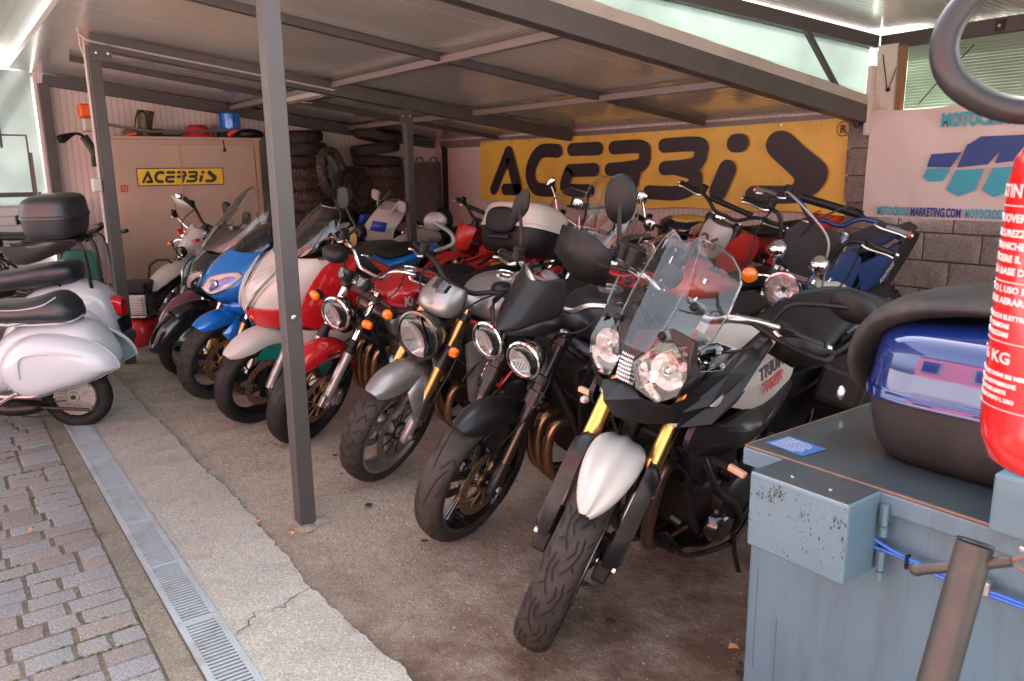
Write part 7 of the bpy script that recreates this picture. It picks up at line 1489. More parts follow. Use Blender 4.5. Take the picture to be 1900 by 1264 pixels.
        if not big:
            s_ = G().body([(-.11, .71, .05, .03, .03, 2.6), (-.08, .72, .12, .08, .05, 2.6), (-.02, .73, .145, .13, .06, 2.5), (.05, .74, .15, .105, .07, 2.5), (.20, .73, .145, .06, .06, 2.5), (.42, .73, .12, .06, .06, 2.5), (.58, .72, .07, .05, .05, 2.4)], 22).obj('seat', VN, sub=1)
            G().tube([(-.115, .0, .70), (-.09, .125, .69), (.05, .155, .685), (.22, .152, .685), (.42, .128, .69)], .006, 8, 5).obj('seat_trim', mat('trim_grey', (0, 0, 0)), par=s_)
            G().tube([(-.02, .095, .83), (.05, .135, .79), (.2, .128, .765), (.42, .10, .765)], .004, 6, 5).obj('seat_piping', mat('trim_grey', (0, 0, 0)), par=s_)
            G().box((.30, .20, .255), (.16, .03, .02), Matrix.Rotation(.5, 3, 'Y')).obj('kick_lever', STL, bev=.004, smooth=False)
            G().ell((.30, .10, .17), (.17, .07, .05), 14).tube([(.15, .12, .17), (-.12, .14, .155)], .010, 8).obj('exhaust', DKM); G().tube([(.45, .17, .27), (.15, .21, .27), (.12, .2, .3)], .012, 8, 3).obj('running_board_rail', ALU)
            G().ell((.14, .20, .275), (.012, .012, .012), 8).obj('bolt', GLD2)
        else:
            s_ = G().body([(-.09, .86, .10, .03, .07, 2.8), (-.05, .86, .145, .085, .09, 2.8), (.10, .85, .155, .075, .10, 2.8), (.30, .83, .15, .05, .09, 2.8), (.46, .81, .14, .05, .08, 2.8), (.60, .79, .12, .05, .07, 2.8), (.70, .78, .07, .03, .05, 2.6)], 22).obj('seat', VN, sub=1)
            G().tube([(-.02, .162, .78), (.02, .17, .80), (.16, .172, .76), (.20, .165, .74)], .013, 10, 4, flat=.6).obj('grab_strap', BLK, par=s_)
            tl = G().body([(-.345, .585, .05, .06, .06, 3.5), (-.305, .60, .06, .07, .07, 3.5), (-.27, .60, .065, .07, .08, 3.5)], 18).obj('tail_light', REDL)
            for sd in (1, -1): G().box((-.262, sd*.10, .45), (.03, .075, .06), Euler((0, .2, sd*-.5)).to_matrix()).obj('turn_signal', ORG, smooth=False, bev=.01)
            G().body([(-.36, .365, .10, .035, .04, 4), (-.30, .37, .13, .04, .05, 4)], 16).obj('rear_bumper', mat('dark_bumper', (.07, .075, .08), .5)); G().box((-.335, 0, .47), (.008, .18, .10), Matrix.Rotation(.2, 3, 'Y')).obj('plate_holder', BLK, smooth=False)
            lettering('px', .045, 'model_letters', STL, basis((-.08, .145, .61), (-1, -.2, -.15), (0, -.2, 1)))
            for sd in (1, -1): G().tube([(-.18, sd*.08, .72), (-.17, sd*.09, 1.0), (-.10, sd*.09, 1.075), (.20, sd*.09, 1.085)], .013, 10, 5).obj('rack_tube', MBK)
            G().box((.03, 0, 1.085), (.36, .26, .02)).obj('rack_plate', BLK, smooth=False, bev=.006)
            G().ell((.18, .13, .20), (.14, .05, .05), 12).obj('exhaust', DKM)
    with on(o):
        sd_ = mat('seam_dark', (.03, .03, .03), .6)
        G().tube([(.36, .155, .62), (.30, .16, .66), (.10, .16, .70), (-.1, .15, .69)], .0022, 5, 4).obj('panel_seam', sd_)
        for x, z in ((.34, .50), (.30, .30)): G().lathe([(.007, 0), (.006, .003), (0, .004)], (x, .150, z), (0, 1, 0), 8).obj('cowl_screw', CHR)
        G().tube([(.45, .12, .20), (.25, .13, .12), (.05, .12, .13)], .004, 6, 4).tube([(.42, .10, .22), (.2, .12, .2), (.02, .09, .2)], .0035, 6, 4).obj('control_cable', BLK)
    return o
vespa('white old scooter with dark seat and ribbed hubcap, nearest at the left edge', -2.16, -.57, -122, 4, False)
v2 = vespa('white scooter with amber signal and red tail light, behind the nearest white scooter', -3.17, -.40, -122, 4, True)
M = v2.matrix_world @ Matrix.Translation((.02, 0, 1.10))
DKP = mat('dark_case_plastic', (.03, .034, .04), .35, coat=.1, var=.15)
topcase('top_case', 'dark grey plastic top case on the rack of the rear white scooter', M, DKP, mat('darker_case_plastic', (.028, .03, .034), .45), False, .36, .44, .29)
# red and black off-road bike behind the scooters at the left edge
OR2 = mat('off_road_black', (.02, .016, .018), .3, coat=.2)
mx('red and black off-road motorcycle at the left edge, behind the two white scooters', -6.7, -1.2, 6, 15, OR2, WHT, None, psi=-126, sideclr=RED2)
# mini bike handlebar beside the post
mb = empty('hand_truck', 'dark bent handlebar frame standing left of the corner post', 'hand truck', (-4.75, .16, 0), (0, 0, R(30)))
with on(mb):
    G().tube([(.16, 0, 1.02), (.0, 0, .99), (-.08, 0, .93), (-.06, 0, .80), (.0, 0, .5), (.02, 0, .1)], .014, 10, 4).tube([(-.5, .1, .90), (-.35, .1, .97), (-.25, .1, .90), (-.2, .1, .6), (-.18, .1, .1)], .014, 10, 4).tube([(-.25, .1, .5), (0, 0, .5)], .012, 8).obj('tube_frame', MBK)
    G().lathe([(.018, 0), (.018, .11)], (.06, 0, 1.0), (1, 0, .15), 10, cap=True).obj('grip', BLK); tyre(None, .12, .05, .04, (.02, -.03, .12), 'plain', name='wheel', seg=24)
tag(G().body([(-.16, .2, .14, .22, .2, 5), (.16, .2, .14, .22, .2, 5)], 20).obj('crate', mat('dark_green_plastic', (.02, .13, .10), .4)), 'dark green plastic bin behind the white scooters', 'bin').location = (-5.4, -.05, .38)
for i, (dy, dx, h, m) in enumerate(((0, 0, 1.15, GALV), (.07, .02, 1.05, WHT), (.13, .0, 1.2, GALV), (.19, .03, .95, RED2), (.25, .01, 1.25, GALV))):
    o = G().beam((-6.35+dx*3, .05+dy, 0), (-6.68+dx, .02+dy*1.1, h), .05, .012, (0, 1, 0)).obj('leaning_profile', m if i != 3 else mat('pinkish_strip', (.6, .25, .2), .5), smooth=False)
    tag(o, ['galvanised perforated strip leaning by the wall left of the cupboard, first from the left', 'white flat strip leaning second from the left beside the cupboard', 'tall galvanised strip leaning in the middle of the bundle by the cupboard', 'pinkish strip leaning in the bundle by the cupboard', 'tallest galvanised strip, nearest the cupboard side'][i], 'strip', 'strips leaning by the cupboard')
# compressor
cp = empty('air_compressor', 'red air compressor with grey engine and small wheel behind the left corner post', 'compressor', (-4.18, .26, 0), (0, 0, R(-38)))
with on(cp):
    G().lathe([(0, .30), (.06, .295), (.105, .275), (.125, .24), (.13, .2), (.13, -.25), (.10, -.3), (0, -.31)], (0, 0, .19), (1, 0, 0), 32).obj('air_tank', mat('compressor_red', (.55, .02, .02), .35, coat=.4, dirt=(.3, .05, .04), dirtamt=.4)); G().lathe([(.018, .298), (.018, .306), (.01, .31), (0, .31)], (0, 0, .17), (1, 0, 0), 12).obj('tank_plug', DKM)
    for sd in (1, -1): tyre(None, .075, .035, .03, (.12, sd*.17, .075), 'plain', name='wheel', seg=24)
    G().box((.12, 0, .42), (.2, .2, .2)).box((.10, 0, .34), (.36, .24, .02)).obj('motor_block', ALU, smooth=False, bev=.015); G().box((.12, 0, .575), (.26, .24, .10)).obj('air_filter', BLK, smooth=False, bev=.02)
    g = G()
    for i in range(7): g.box((.235, 0, .36+i*.022), (.03, .16, .008))
    g.obj('cooling_fins', ALU, smooth=False); G().tube([(.2, .1, .33), (.26, .13, .45), (.2, .12, .6)], .008, 8, 4).obj('hose', BLK); G().tube([(-.3, .12, .25), (-.35, .12, .7), (-.35, -.12, .7), (-.3, -.12, .25)], .012, 8, 3).obj('push_handle', BLK)
# cupboard
CB = mat('beige_enamel', (.46, .34, .26), .38, coat=.15, var=.05, dirt=(.36, .26, .2), dirtamt=.25, dscale=2)
cu = empty('metal_cupboard', 'large beige metal cupboard with two sliding doors against the left wall', 'cupboard', (-6.5, 1.27, 0))
G().box((0, 0, .94), (.46, 1.60, 1.88)).obj('carcass', CB, par=cu, smooth=False, bev=.006)
G().box((.0, 0, 1.895), (.50, 1.63, .03)).obj('top_panel', CB, par=cu, smooth=False, bev=.004)
for y0, y1, dx in ((-.78, -.10, .0), (-.12, .72, .012)): G().box((.238+dx, (y0+y1)/2, .95), (.012, y1-y0, 1.76)).obj('sliding_door', CB, par=cu, smooth=False, bev=.003)
G().box((.245, .755, .95), (.02, .05, 1.86)).box((.256, -.115, .95), (.014, .018, 1.76)).obj('edge_strip', mat('copper_edge', (.5, .3, .2), .4), par=cu, smooth=False); G().box((.262, .70, 1.0), (.01, .02, .10)).obj('door_handle', BLK, par=cu, smooth=False)
stk = G().box((.258, -.115, 1.478), (.004, .90, .172)).obj('yellow_sticker', mat('sticker_yellow', (.80, .58, .02), .4), par=cu, smooth=False)
G().box((.257, -.115, 1.478), (.004, .92, .192)).obj('sticker_border', INK, par=cu, smooth=False)
bannertext(basis((.2605, -.53, 1.412), (0, 1, 0), (0, 0, 1)), .80, .13, INK, 0, cu); lettering('R', .02, 'registered_letter', INK, basis((.2607, .30, 1.53), (0, 1, 0), (0, 0, 1)), cu)
G().box((.247, -.71, 1.36), (.004, .075, .075)).obj('red_sticker', RED2, par=cu, smooth=False); lettering('7.1', .05, 'sticker_digits', WHT, basis((.2495, -.74, 1.343), (0, 1, 0), (0, 0, 1)), cu, bold=.001)
# things on the cupboard
bt = empty('boot_pair', 'pair of olive rubber boots standing on the cupboard', 'boots', (-6.42, .86, 1.912))
bt.scale = (1.25, 1.25, 1.15)
OLV = mat('olive_rubber', (.11, .09, .045), .5, var=.2)
for dx, dy in ((0, 0), (-.1, .03)): G().tube([(dx, dy, .0), (dx, dy, .08), (dx, dy+.01, .16), (dx, dy+.02, .24)], [.05, .052, .060, .068], 14, 3).ell((dx+.02, dy-.09, .035), (.045, .10, .04), 12).obj('boot', OLV, par=bt)
bc2 = empty('brush_cutter', 'orange and white brush cutter engine sticking out left of the cupboard top', 'brush cutter', (-6.35, .30, 2.02))
bc2.scale = (1.4, 1.0, 1.4)
G().box((0, 0, .10), (.14, .15, .10)).obj('motor_cover', ORP, par=bc2, bev=.02, smooth=False); G().box((0, .02, .0), (.13, .15, .10)).obj('motor_case', WHT, par=bc2, bev=.02, smooth=False); G().tube([(0, .06, .02), (.03, .6, -.04), (.05, 1.55, -.02)], .012, 8).obj('drive_shaft', ALU, par=bc2)
G().tube([(.0, .45, -.02), (.02, .48, .09), (.02, .56, .1), (.02, .58, -.02)], .008, 8, 4).obj('loop_handle', BLK, par=bc2)
tn = empty('tiller_tines', 'dark rusty tiller tines hanging over the left edge of the cupboard', 'tiller', (-6.3, .24, 1.90))
tn.scale = (1.5, 1.5, 1.5)
g = G()
for i in range(7): g.tube([(0, 0, 0), (.02, -.05, .02+.0*i), (.03+.01*i, -.10-.012*i, -.01-.012*(i % 3)), (.02, -.13, -.04)], .009, 6, 3)
g.tube([(0, 0, 0), (.02, .04, -.08), (.02, .07, -.17)], .028, 8).box((.02, .08, -.17), (.06, .10, .07)); g.obj('tines', DKM, par=tn)
tag(G().lathe([(.20, 0), (.19, .018), (.13, .03), (.125, .10), (.08, .135), (0, .14)], (-6.42, 1.42, 1.912), (0, 0, 1), 20).obj('red_cap', mat('red_cloth', (.5, .02, .03), .8)), 'red brimmed cap lying on the cupboard', 'cap')
sw = empty('saw_blade', 'black toothed hedge trimmer blade lying on the cupboard behind the rod', 'hedge trimmer', (-6.45, 1.05, 1.93))
g = G().beam((0, 0, 0), (0, .36, .0), .03, .02)
for i in range(12): g.box((0, .02+i*.028, .022), (.006, .010, .03))
g.obj('blade', BLK, par=sw, smooth=False); G().box((0, -.06, .03), (.08, .12, .08)).obj('motor_case', BLK, par=sw, smooth=False, bev=.015)
tag(G().box((-6.5, 1.64, 1.985), (.06, .07, .14)).box((-6.45, 1.74, 1.98), (.03, .04, .13)).obj('grey_boxes', MC['smooth_concrete'] if 0 else mat('grey_card', (.28, .23, .21), .7), smooth=False), 'grey upright tins near the right end of the cupboard top', 'tin')
tag(G().tube([(-6.28, 1.65, 1.90), (-6.25, 1.65, 1.84), (-6.24, 1.65, 1.78)], .007, 6, 2).box((-6.24, 1.65, 1.77), (.02, .03, .04)).obj('cord_plug', BLK), 'short black cord with plug hanging over the cupboard door', 'cord')
bm_ = empty('electric_motor', 'blue electric motor standing on the right end of the cupboard', 'motor', (-6.45, 1.80, 1.97))
bm_.scale = (1.5, 1.5, 1.5)
g = G().lathe([(0, 0), (.065, 0), (.07, .02), (.07, .14), (.05, .16), (0, .165)], (0, 0, 0), (0, 0, 1), 20)
for i in range(14): a = i*math.pi/7; g.box((.072*math.cos(a), .072*math.sin(a), .08), (.012, .004, .12), Matrix.Rotation(a, 3, 'Z'))
g.obj('motor_case', BLU, par=bm_); G().box((0, .0, -.02), (.12, .2, .04)).obj('motor_foot', DKM, par=bm_, smooth=False)
st_ = empty('strimmer_head', 'orange and black strimmer guard lying beside the blue motor', 'strimmer', (-6.34, 1.92, 1.912))
st_.scale = (1.3, 1.3, 1.3)
G().ell((.0, .05, .03), (.10, .13, .05), 14).obj('guard', BLK, par=st_); G().box((.06, -.12, .04), (.04, .10, .03), Euler((.5, 0, .2)).to_matrix()).obj('handle', ORP, par=st_, smooth=False, bev=.01)
# second orange handle by the boots
tag(G().box((-6.34, .70, 1.93), (.05, .12, .03), Euler((.2, 0, 0)).to_matrix()).obj('orange_grip', ORP, smooth=False, bev=.01), 'small orange grip lying left of the boots on the cupboard', 'grip')
# ---- tyre stacks
FLAT = Matrix.Rotation(math.pi/2, 3, 'X')
protos = {}
def loose_tyre(kind, Rr, w, h, label, cat='tyre', group='used tyres stacked in the corner'):
    key = (kind, Rr, w)
    if key not in protos:
        o = tyre(None, Rr, w, h, (0, 0, 0), kind, FLAT, m=RUB2 if kind != 'knob' else mat('dusty_knob_rubber', (.055, .040, .033), .8, var=.5, nscale=30, dirt=(.22, .15, .11), dirtamt=.5, dscale=15), name='loose_tyre', seg=40); protos[key] = o; t = o
    else:
        p = protos[key]; t = p.copy(); SC.collection.objects.link(t)
        for ch in p.children: c = ch.copy(); SC.collection.objects.link(c); c.parent = t
    return tag(t, label, cat, group)
rn = random.Random(5)
def stack(cx, cy, spec, where, z0=0.):
    z = z0; n = len(spec)
    for i, (kind, Rr, w, tilt) in enumerate(spec):
        t = loose_tyre(kind, Rr, w, .085 if kind == 'knob' else .08, '%s tyre in the %s, %s' % ('knobbly' if kind == 'knob' else 'smooth road', where, ['resting on the floor', 'second from the floor', 'third from the floor', 'fourth from the floor', 'fifth from the floor', 'sixth from the floor', 'seventh from the floor', 'eighth from the floor', 'ninth from the floor', 'tenth from the floor', 'eleventh from the floor', 'twelfth from the floor', 'thirteenth from the floor', 'fourteenth from the floor', 'fifteenth from the floor', 'sixteenth from the floor', 'seventeenth from the floor'][i] if i < n-1 else 'topmost'))
        t.location = (cx+rn.uniform(-.03, .03), cy+rn.uniform(-.03, .03), z+w/2+abs(math.sin(tilt))*Rr*.5); t.rotation_euler = (tilt, rn.uniform(-.03, .03)+tilt*.4, rn.uniform(0, 6)); z += w+abs(math.sin(tilt))*Rr*.5
stack(-6.38, 2.60, [('knob', .345, .13, 0)]*12+[('road', .33, .14, .05), ('road', .32, .14, -.05), ('road', .31, .13, .08)], 'left tall stack beside the cupboard')
stack(-6.36, 3.62, [('knob', .34, .13, 0)]*12+[('road', .32, .14, .06), ('road', .32, .14, .12), ('road', .30, .12, .16)], 'right tall stack near the corner')
stack(-5.68, 2.62, [('road', .30, .17, 0), ('road', .30, .17, 0), ('road', .31, .17, 0), ('road', .31, .17, 0), ('road', .30, .16, 0), ('road', .28, .13, 0), ('road', .27, .13, 0)], 'low stack of wide tyres in front')
t = loose_tyre('knob', .30, .105, .08, 'knobbly tyre standing upright on top of the low stack of wide tyres'); t.location = (-5.86, 2.78, 1.50); t.rotation_euler = (R(82), 0, R(128))
t = loose_tyre('road', .31, .12, .08, 'smooth tyre leaning upright between the low stack and the right tall stack'); t.location = (-5.98, 3.12, 1.28); t.rotation_euler = (R(70), 0, R(112))
pn = empty('metal_sheet', 'dark grey metal sheet with three hooks leaning on the wall in the rear corner', 'sheet', (-6.62, 4.43, 0))
G().box((0, 0, .82), (.02, .66, 1.62), Matrix.Rotation(-.05, 3, 'Y')).obj('sheet', mat('zinc_sheet', (.16, .14, .135), .5, .4, var=.3, dirt=(.3, .26, .22), dirtamt=.4), par=pn, smooth=False)
for y in (-.22, 0, .22): G().tube([(-.03, y-.06, 1.64), (-.03, y-.03, 1.69), (-.03, y+.03, 1.69), (-.03, y+.06, 1.64)], .008, 6, 3).obj('hook', DKM, par=pn)
# ceiling lamp
lp = empty('ceiling_lamp', 'unlit fluorescent batten lamp under the cross bar left of centre', 'lamp', (-4.35, 1.9, 2.215))
G().box((0, 0, .0), (1.0, .11, .05)).obj('housing', WHT, par=lp, smooth=False, bev=.012); G().body([(-.48, -.03, .045, .02, .025, 3), (.48, -.03, .045, .02, .025, 3)], 14).obj('diffuser', glass('frosted_cover', (.95, .93, .9), .8, 1.5, .2), par=lp); G().tube([(-.46, 0, -.025), (.46, 0, -.025)], .013, 10).obj('tube_bulb', WHT, par=lp); G().box((.49, 0, -.005), (.03, .08, .05)).box((0, .0, -.052), (.02, .10, .01)).obj('end_clip', mat('clip_grey', (.5, .5, .5), .5), par=lp, smooth=False)
tag(G().tube([(-3.85, 1.9, 2.235), (-3.78, 1.93, 2.25), (-3.74, 1.9, 2.22)], .006, 6, 3).obj('lamp_cable', WHT), 'short white cable from the batten lamp to the beam', 'cable')
tag(G().box((-6.1, -.6, 2.76), (.10, .08, .04)).tube([(-6.05, -.6, 2.75), (-5.98, -.6, 2.72)], .02, 8).obj('bulkhead_light', ALU, smooth=False), 'small grey bulkhead fitting under the front canopy at the far left', 'lamp')
g = G(); rn2 = random.Random(4)
for i in range(9):
    a = V3(-3.9+rn2.uniform(-.35, .35), -.9+rn2.uniform(-.3, .3), 2.795); g.tube([a, a+V3(rn2.uniform(-.07, .07), rn2.uniform(-.05, .05), -.002), a+V3(rn2.uniform(-.1, .1), rn2.uniform(-.1, .1), -.002)], .0025, 5, 3)
o = g.obj('creeper_remains', mat('dry_creeper', (.25, .16, .10), .9)); tag(o, 'dry creeper roots clinging to the front canopy at the upper left', 'creeper', kind='stuff')
# ================================================================ RIGHT FOREGROUND
BB = mat('hammered_blue_enamel', (.10, .18, .225), .42, coat=.3, var=.06, bump=.35, bscale=420, dirt=(.13, .15, .16), dirtamt=.2, dscale=7)
BS = mat('smooth_blue_enamel', (.092, .165, .215), .38, coat=.35, var=.05, dirt=(.055, .07, .075), dirtamt=.45, dscale=3, stretch=(6, 6, .7))
BT = mat('scuffed_lid_top', (.05, .065, .075), .42, .3, coat=.1, var=.4, nscale=8, dirt=(.05, .03, .02), dirtamt=.85, dscale=4)
RS = mat('rust_edge', (.17, .10, .065), .7, var=.4, nscale=40)
pw = empty('parts_washer', 'pale blue steel parts washer cabinet with scuffed lid, right foreground', 'cabinet', (2.0, .38, 0))
G().box((.56, .36, .40), (1.10, .72, .80)).obj('cabinet_body', BS, par=pw, smooth=False, bev=.008)
G().box((.56, .36, .822), (1.14, .76, .044)).obj('lid_skirt', BS, par=pw, smooth=False, bev=.004)
G().box((.56, .36, .8465), (1.13, .75, .005)).obj('lid_top', BT, par=pw, smooth=False, bev=.002)
G().tube([(-.005, -.016, .847), (1.13, -.016, .847)], .0032, 6).tube([(-.006, -.015, .847), (-.006, .735, .847)], .0032, 6).obj('rust_line', RS, par=pw)
for (x, z, s) in ((.16, .75, .3), (.22, .70, .2), (.31, .55, .12), (.50, .60, .18), (.42, .50, .1), (.13, .42, .15)):
    pass
g = G(); rn = random.Random(9)
for i in range(14):
    x = rn.uniform(.02, .8); z = rn.uniform(.15, .74); L = rn.uniform(.05, .30) if i % 2 == 0 else rn.uniform(.003, .006); wd = rn.uniform(.0004, .0009)
    g.box((x, -.0008, z), (wd, .0008, L))
g.obj('drip_streaks', mat('drip_dark', (.06, .10, .125), .5), par=pw, smooth=False)
cbx = G().box((.218, -.075, .758), (.235, .13, .175)).obj('control_box', BB, par=pw, smooth=False, bev=.006)
G().box((.218, -.075, .8462), (.225, .12, .0025)).obj('box_top', BT, par=cbx, smooth=False)
g = G()
for i in range(260):
    cl = [(-.05, .815), (-.062, .80), (-.035, .82), (.02, .79), (-.09, .80), (.09, .80)][i % 6]; x = .218+cl[0]+rn.gauss(0, .007) if i < 150 else .218+rn.choice((-1, 1))*.116*(1-abs(rn.gauss(0, .03))) if i < 200 else .218+rn.uniform(-.11, .11); z = cl[1]+rn.gauss(0, .008) if i < 150 else rn.uniform(.68, .84); s = abs(rn.gauss(0, .0006))+.0003
    if abs(x-.218) < .114 and .673 < z < .842: g.ell((x, -.1405, z), (s, .0006, s*rn.uniform(.8, 4)), 6)
g.obj('paint_chips', mat('chip_rust', (.03, .02, .015), .8), par=cbx)
for x in (.18, .27): G().lathe([(.005, 0), (.004, .003), (0, .004)], (x, -.10, .847), (0, 0, 1), 8).obj('screw', STL, par=cbx)
for z in (.80, .70): G().tube([(.352, -.03, z-.022), (.352, -.03, z+.022)], .0075, 10).tube([(.352, -.03, z-.045), (.352, -.03, z-.024)], .0085, 10).box((.345, -.012, z), (.012, .03, .04)).obj('hinge', BS, par=cbx)
CBL = mat('blue_cable', (.012, .13, .50), .35, coat=.2)
for k in (0, 1):
    tag(G().tube([(2.335, .35, .742-k*.018), (2.38, .355, .728-k*.006), (2.46, .355, .722-k*.008), (2.56, .355, .722-k*.007), (2.75, .355, .728-k*.007)], .0042, 8, 5).obj('blue_cable', CBL), 'blue cable along the cabinet front, %s of the two' % ('upper' if k == 0 else 'lower'), 'cable', 'blue cables on the cabinet')
tag(G().box((2.405, .353, .722), (.005, .014, .022)).box((2.405, .35, .709), (.006, .008, .010)).obj('cable_tie', BLK, smooth=False), 'black cable tie round the two blue cables', 'cable tie'); tag(G().box((2.545, .356, .726), (.03, .02, .03)).obj('cable_clamp', ALU, smooth=False, bev=.004), 'small metal clamp holding the blue cables on the cabinet', 'clamp')
b2 = G().box((.86, .10, .905), (.62, .30, .112)).obj('switch_box', BB, par=pw, smooth=False, bev=.006); G().ell((.555, -.01, .875), (.007, .007, .009), 10).obj('indicator_knob', BRK[2], par=pw)
G().lathe([(.006, 0), (.006, .003), (0, .004)], (.60, -.02, .824), (0, -1, 0), 6).obj('lid_screw', STL, par=pw)
lb = G().box((.075, .065, .8505), (.11, .085, .0012), Matrix.Rotation(-.1, 3, 'Z')).obj('blue_label', mat('label_blue', (.04, .13, .34), .4), par=pw, smooth=False)
for k in range(7): lettering('ATTENZIONE LAVAGGIO PEZZI'[k:k+14+k % 3], .009, 'label_text', mat('label_white', (.6, .64, .7), .5), basis((.028, .096-k*.0105, .8516), (1, -.1, 0), (.1, 1, 0)), lb, ext=.0002)
G().tube([(.72, -.0, .9615), (.74, -.0, .9615)], .001, 5).obj('scratch', STL, par=pw)
# blue top case with black pad on the cabinet
M = Matrix.Translation((2.40, .735, .852)) @ Matrix.Rotation(R(2), 4, 'Z')
BCP = mat('deep_blue_gloss', (.004, .018, .12), .06, .1, coat=1., var=.05)
tc2 = topcase('top_case', 'glossy deep blue top case with large dusty black pad, standing on the blue cabinet', M, BCP, mat('dusty_case_black', (.016, .014, .0135), .5, bump=.2, bscale=300, dirt=(.05, .04, .036), dirtamt=.5, dscale=5), False, .50, .50, .315)
with on(tc2):
    path = [(-.252, .10), (-.275, .16), (-.268, .235), (-.225, .305), (-.15, .338), (-.05, .350), (.03, .345), (.07, .325)]; wd = [.10, .165, .19, .20, .195, .17, .13, .06]; th = [.010, .026, .032, .036, .036, .030, .022, .008]
    rg = []
    P = [Vector((x, 0, z)) for x, z in path]
    for i, p in enumerate(P):
        t = (P[min(i+1, 7)]-P[max(i-1, 0)]).normalized(); n = V3(-t.z, 0, t.x); rg.append([p+n*(th[i]*math.sin(a)+th[i]*.2)+V3(0, wd[i]*math.copysign(abs(math.cos(a))**.7, math.cos(a)), 0) for a in [2*math.pi*k/20 for k in range(20)]])
    G().rings(rg).obj('backrest_pad', mat('dusty_pad_vinyl', (.024, .02, .018), .6, var=.35, nscale=9, bump=.5, bscale=150, dirt=(.075, .062, .052), dirtamt=.55, dscale=8), sub=1)
    G().ell((-.262, -.22, .135), (.012, .012, .018), 10).obj('lid_hinge', STL)
# pole with cross pin and hook
pl = empty('steel_pole', 'grey steel tube with cross pin and wire hook, bottom right foreground', 'pole')
G().tube([(2.652, -.33, 0), (2.650, .03, .955)], .0255, 24).obj('tube', mat('tube_steel', (.06, .056, .05), .48, .4, var=.25, nscale=12, dirt=(.12, .10, .08), dirtamt=.5), par=pl); G().lathe([(.026, 0), (.024, .003), (.0, .003)], (2.650, .031, .957), (0, .35, .93), 24).obj('end_cap', mat('tube_dark', (.03, .028, .026), .45, .6), par=pl)
G().tube([(2.585, .005, .895), (2.652, .02, .925), (2.70, .03, .95)], .0085, 12).ell((2.583, .004, .894), (.011, .010, .010), 12).obj('cross_pin', mat('tube_steel', (0, 0, 0)), par=pl)
G().tube([(2.70, .03, .95), (2.715, .03, .962), (2.73, .03, .972), (2.745, .03, .962), (2.742, .03, .945), (2.725, .03, .938), (2.708, .03, .945)], .0035, 8, 4).obj('hook', RS, par=pl)
# fire extinguisher, out of focus close to the camera
fx = empty('fire_extinguisher', 'red fire extinguisher with white instructions, out of focus at the right edge', 'fire extinguisher', (2.772, -.122, .018))
EXR = mat('extinguisher_red', (.50, .008, .010), .22, coat=.7, var=.05)
G().lathe([(.0, 1.125), (.040, 1.127), (.058, 1.140), (.068, 1.165), (.0705, 1.19), (.0705, 1.46), (.066, 1.49), (.050, 1.515), (.028, 1.53), (.024, 1.55), (0, 1.55)], (0, 0, 0), (0, 0, 1), 48).obj('cylinder', EXR, par=fx)
G().lathe([(.022, 1.55), (.022, 1.59), (0, 1.59)], (0, 0, 0), (0, 0, 1), 16).box((.02, 0, 1.61), (.12, .02, .02)).obj('valve', BLK, par=fx)
ang0 = math.atan2(CAM.y+.125, CAM.x-2.765)
def curved(s, size, z, w0, m, name='label_text', bold=0.0004):
    o = lettering(s, size, name, m, Matrix.Identity(4), fx, ext=.0001, bold=bold); me = o.data; mx_ = max(v.co.x for v in me.vertices); sc = w0/mx_
    for v in me.vertices:
        a = ang0-1.62+v.co.x*sc/.0713; r = .0712+v.co.z; v.co = Vector((r*math.cos(a), r*math.sin(a), z+v.co.y))
LW = mat('label_white_print', (.6, .56, .54), .4)
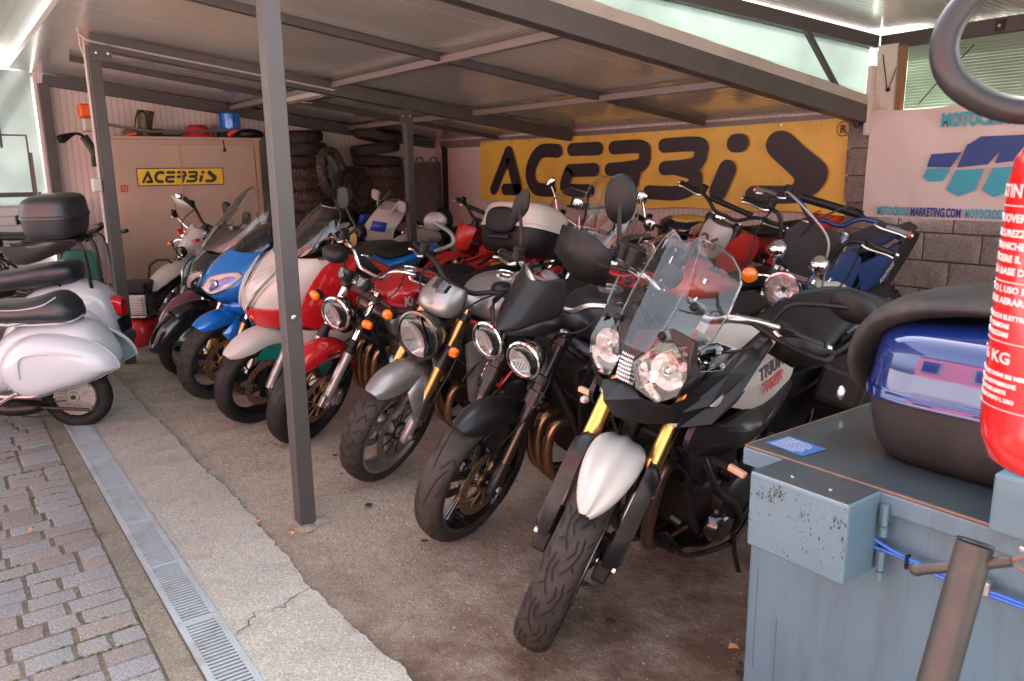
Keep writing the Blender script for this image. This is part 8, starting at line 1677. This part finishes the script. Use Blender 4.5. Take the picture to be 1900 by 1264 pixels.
for k, (s, z, sz) in enumerate((('ESTINTORE', 1.447, .020), ('RIMUOVERE LA SPINA', 1.420, .012), ('DI SICUREZZA IMPUGNARE', 1.404, .0105), ('LA MANICHETTA E PREMERE', 1.390, .0105), ('DIRIGERE IL GETTO', 1.376, .0105), ('ALLA BASE DELLE FIAMME', 1.362, .0105), ('DOPO L USO IN LOCALI', 1.342, .010), ('CHIUSI AERARE', 1.329, .010), ('APPARECCHI ELETTRICI', 1.312, .007), ('SOTTO TENSIONE', 1.302, .007), ('NON UTILIZZARE', 1.292, .007), ('P 6 KG', 1.262, .018), ('VERIFICARE OGNI SEI MESI', 1.246, .006), ('CONTROLLARE PRESSIONE', 1.236, .006), ('TEMPERATURE LIMITE', 1.227, .006), ('RICARICARE DOPO L USO', 1.218, .006))):
    curved(s, sz, z, min(.17, len(s)*sz*.62), LW)
for z in (1.437, 1.353, 1.285, 1.208): G().lathe([(.0710, z), (.0713, z+.0005), (.0710, z+.001)], (0, 0, 0), (0, 0, 1), 48).obj('label_rule', LW, par=fx)
G().tube([(.03, .0, 1.58), (.06, .01, 1.575), (-.02, .03, 1.545), (-.085, .0, 1.545), (-.125, -.045, 1.575), (-.14, -.05, 1.62), (-.125, -.035, 1.665), (-.07, -.0, 1.72), (.02, .03, 1.73), (.08, .03, 1.68)], .0155, 16, 6).obj('hose', mat('black_hose', (.018, .017, .018), .38, var=.2), par=fx)
tag(G().box((2.93, -.10, 1.3), (.08, .08, 2.6)).obj('edge_post', POSTM, smooth=False), 'steel post just outside the right edge that carries the extinguisher', 'post')

# gusset plates with bolts where posts meet beams
for (x, y, z, lb) in ((-3.76, .05, 2.40, 'bolted gusset plate at the top of the left front post'), (-3.76, 2.62, 2.02, 'bolted gusset plate at the top of the thin inner post')):
    o = G().box((x+.048, y, z), (.008, .13, .12)).obj('gusset_plate', POSTM, smooth=False, bev=.003); tag(o, lb, 'plate')
    for dy in (-.04, .04): G().lathe([(.010, 0), (.010, .007), (0, .008)], (x+.052, y+dy, z), (1, 0, 0), 6).obj('bolt', STL, par=o)
for k, (x, y) in enumerate(((.20, 4.66), (.62, 4.66))):
    o = G().box((x, y, 2.39), (.05, .012, .07)).obj('fixing_bracket', DKM, smooth=False); G().lathe([(.009, 0), (.009, .008), (0, .009)], (x, y-.008, 2.39), (0, -1, 0), 6).obj('bolt', STL, par=o); tag(o, 'small steel bracket with bolt on the rear beam, %s the white pillar' % ('nearer' if k == 0 else 'farther from'), 'bracket')
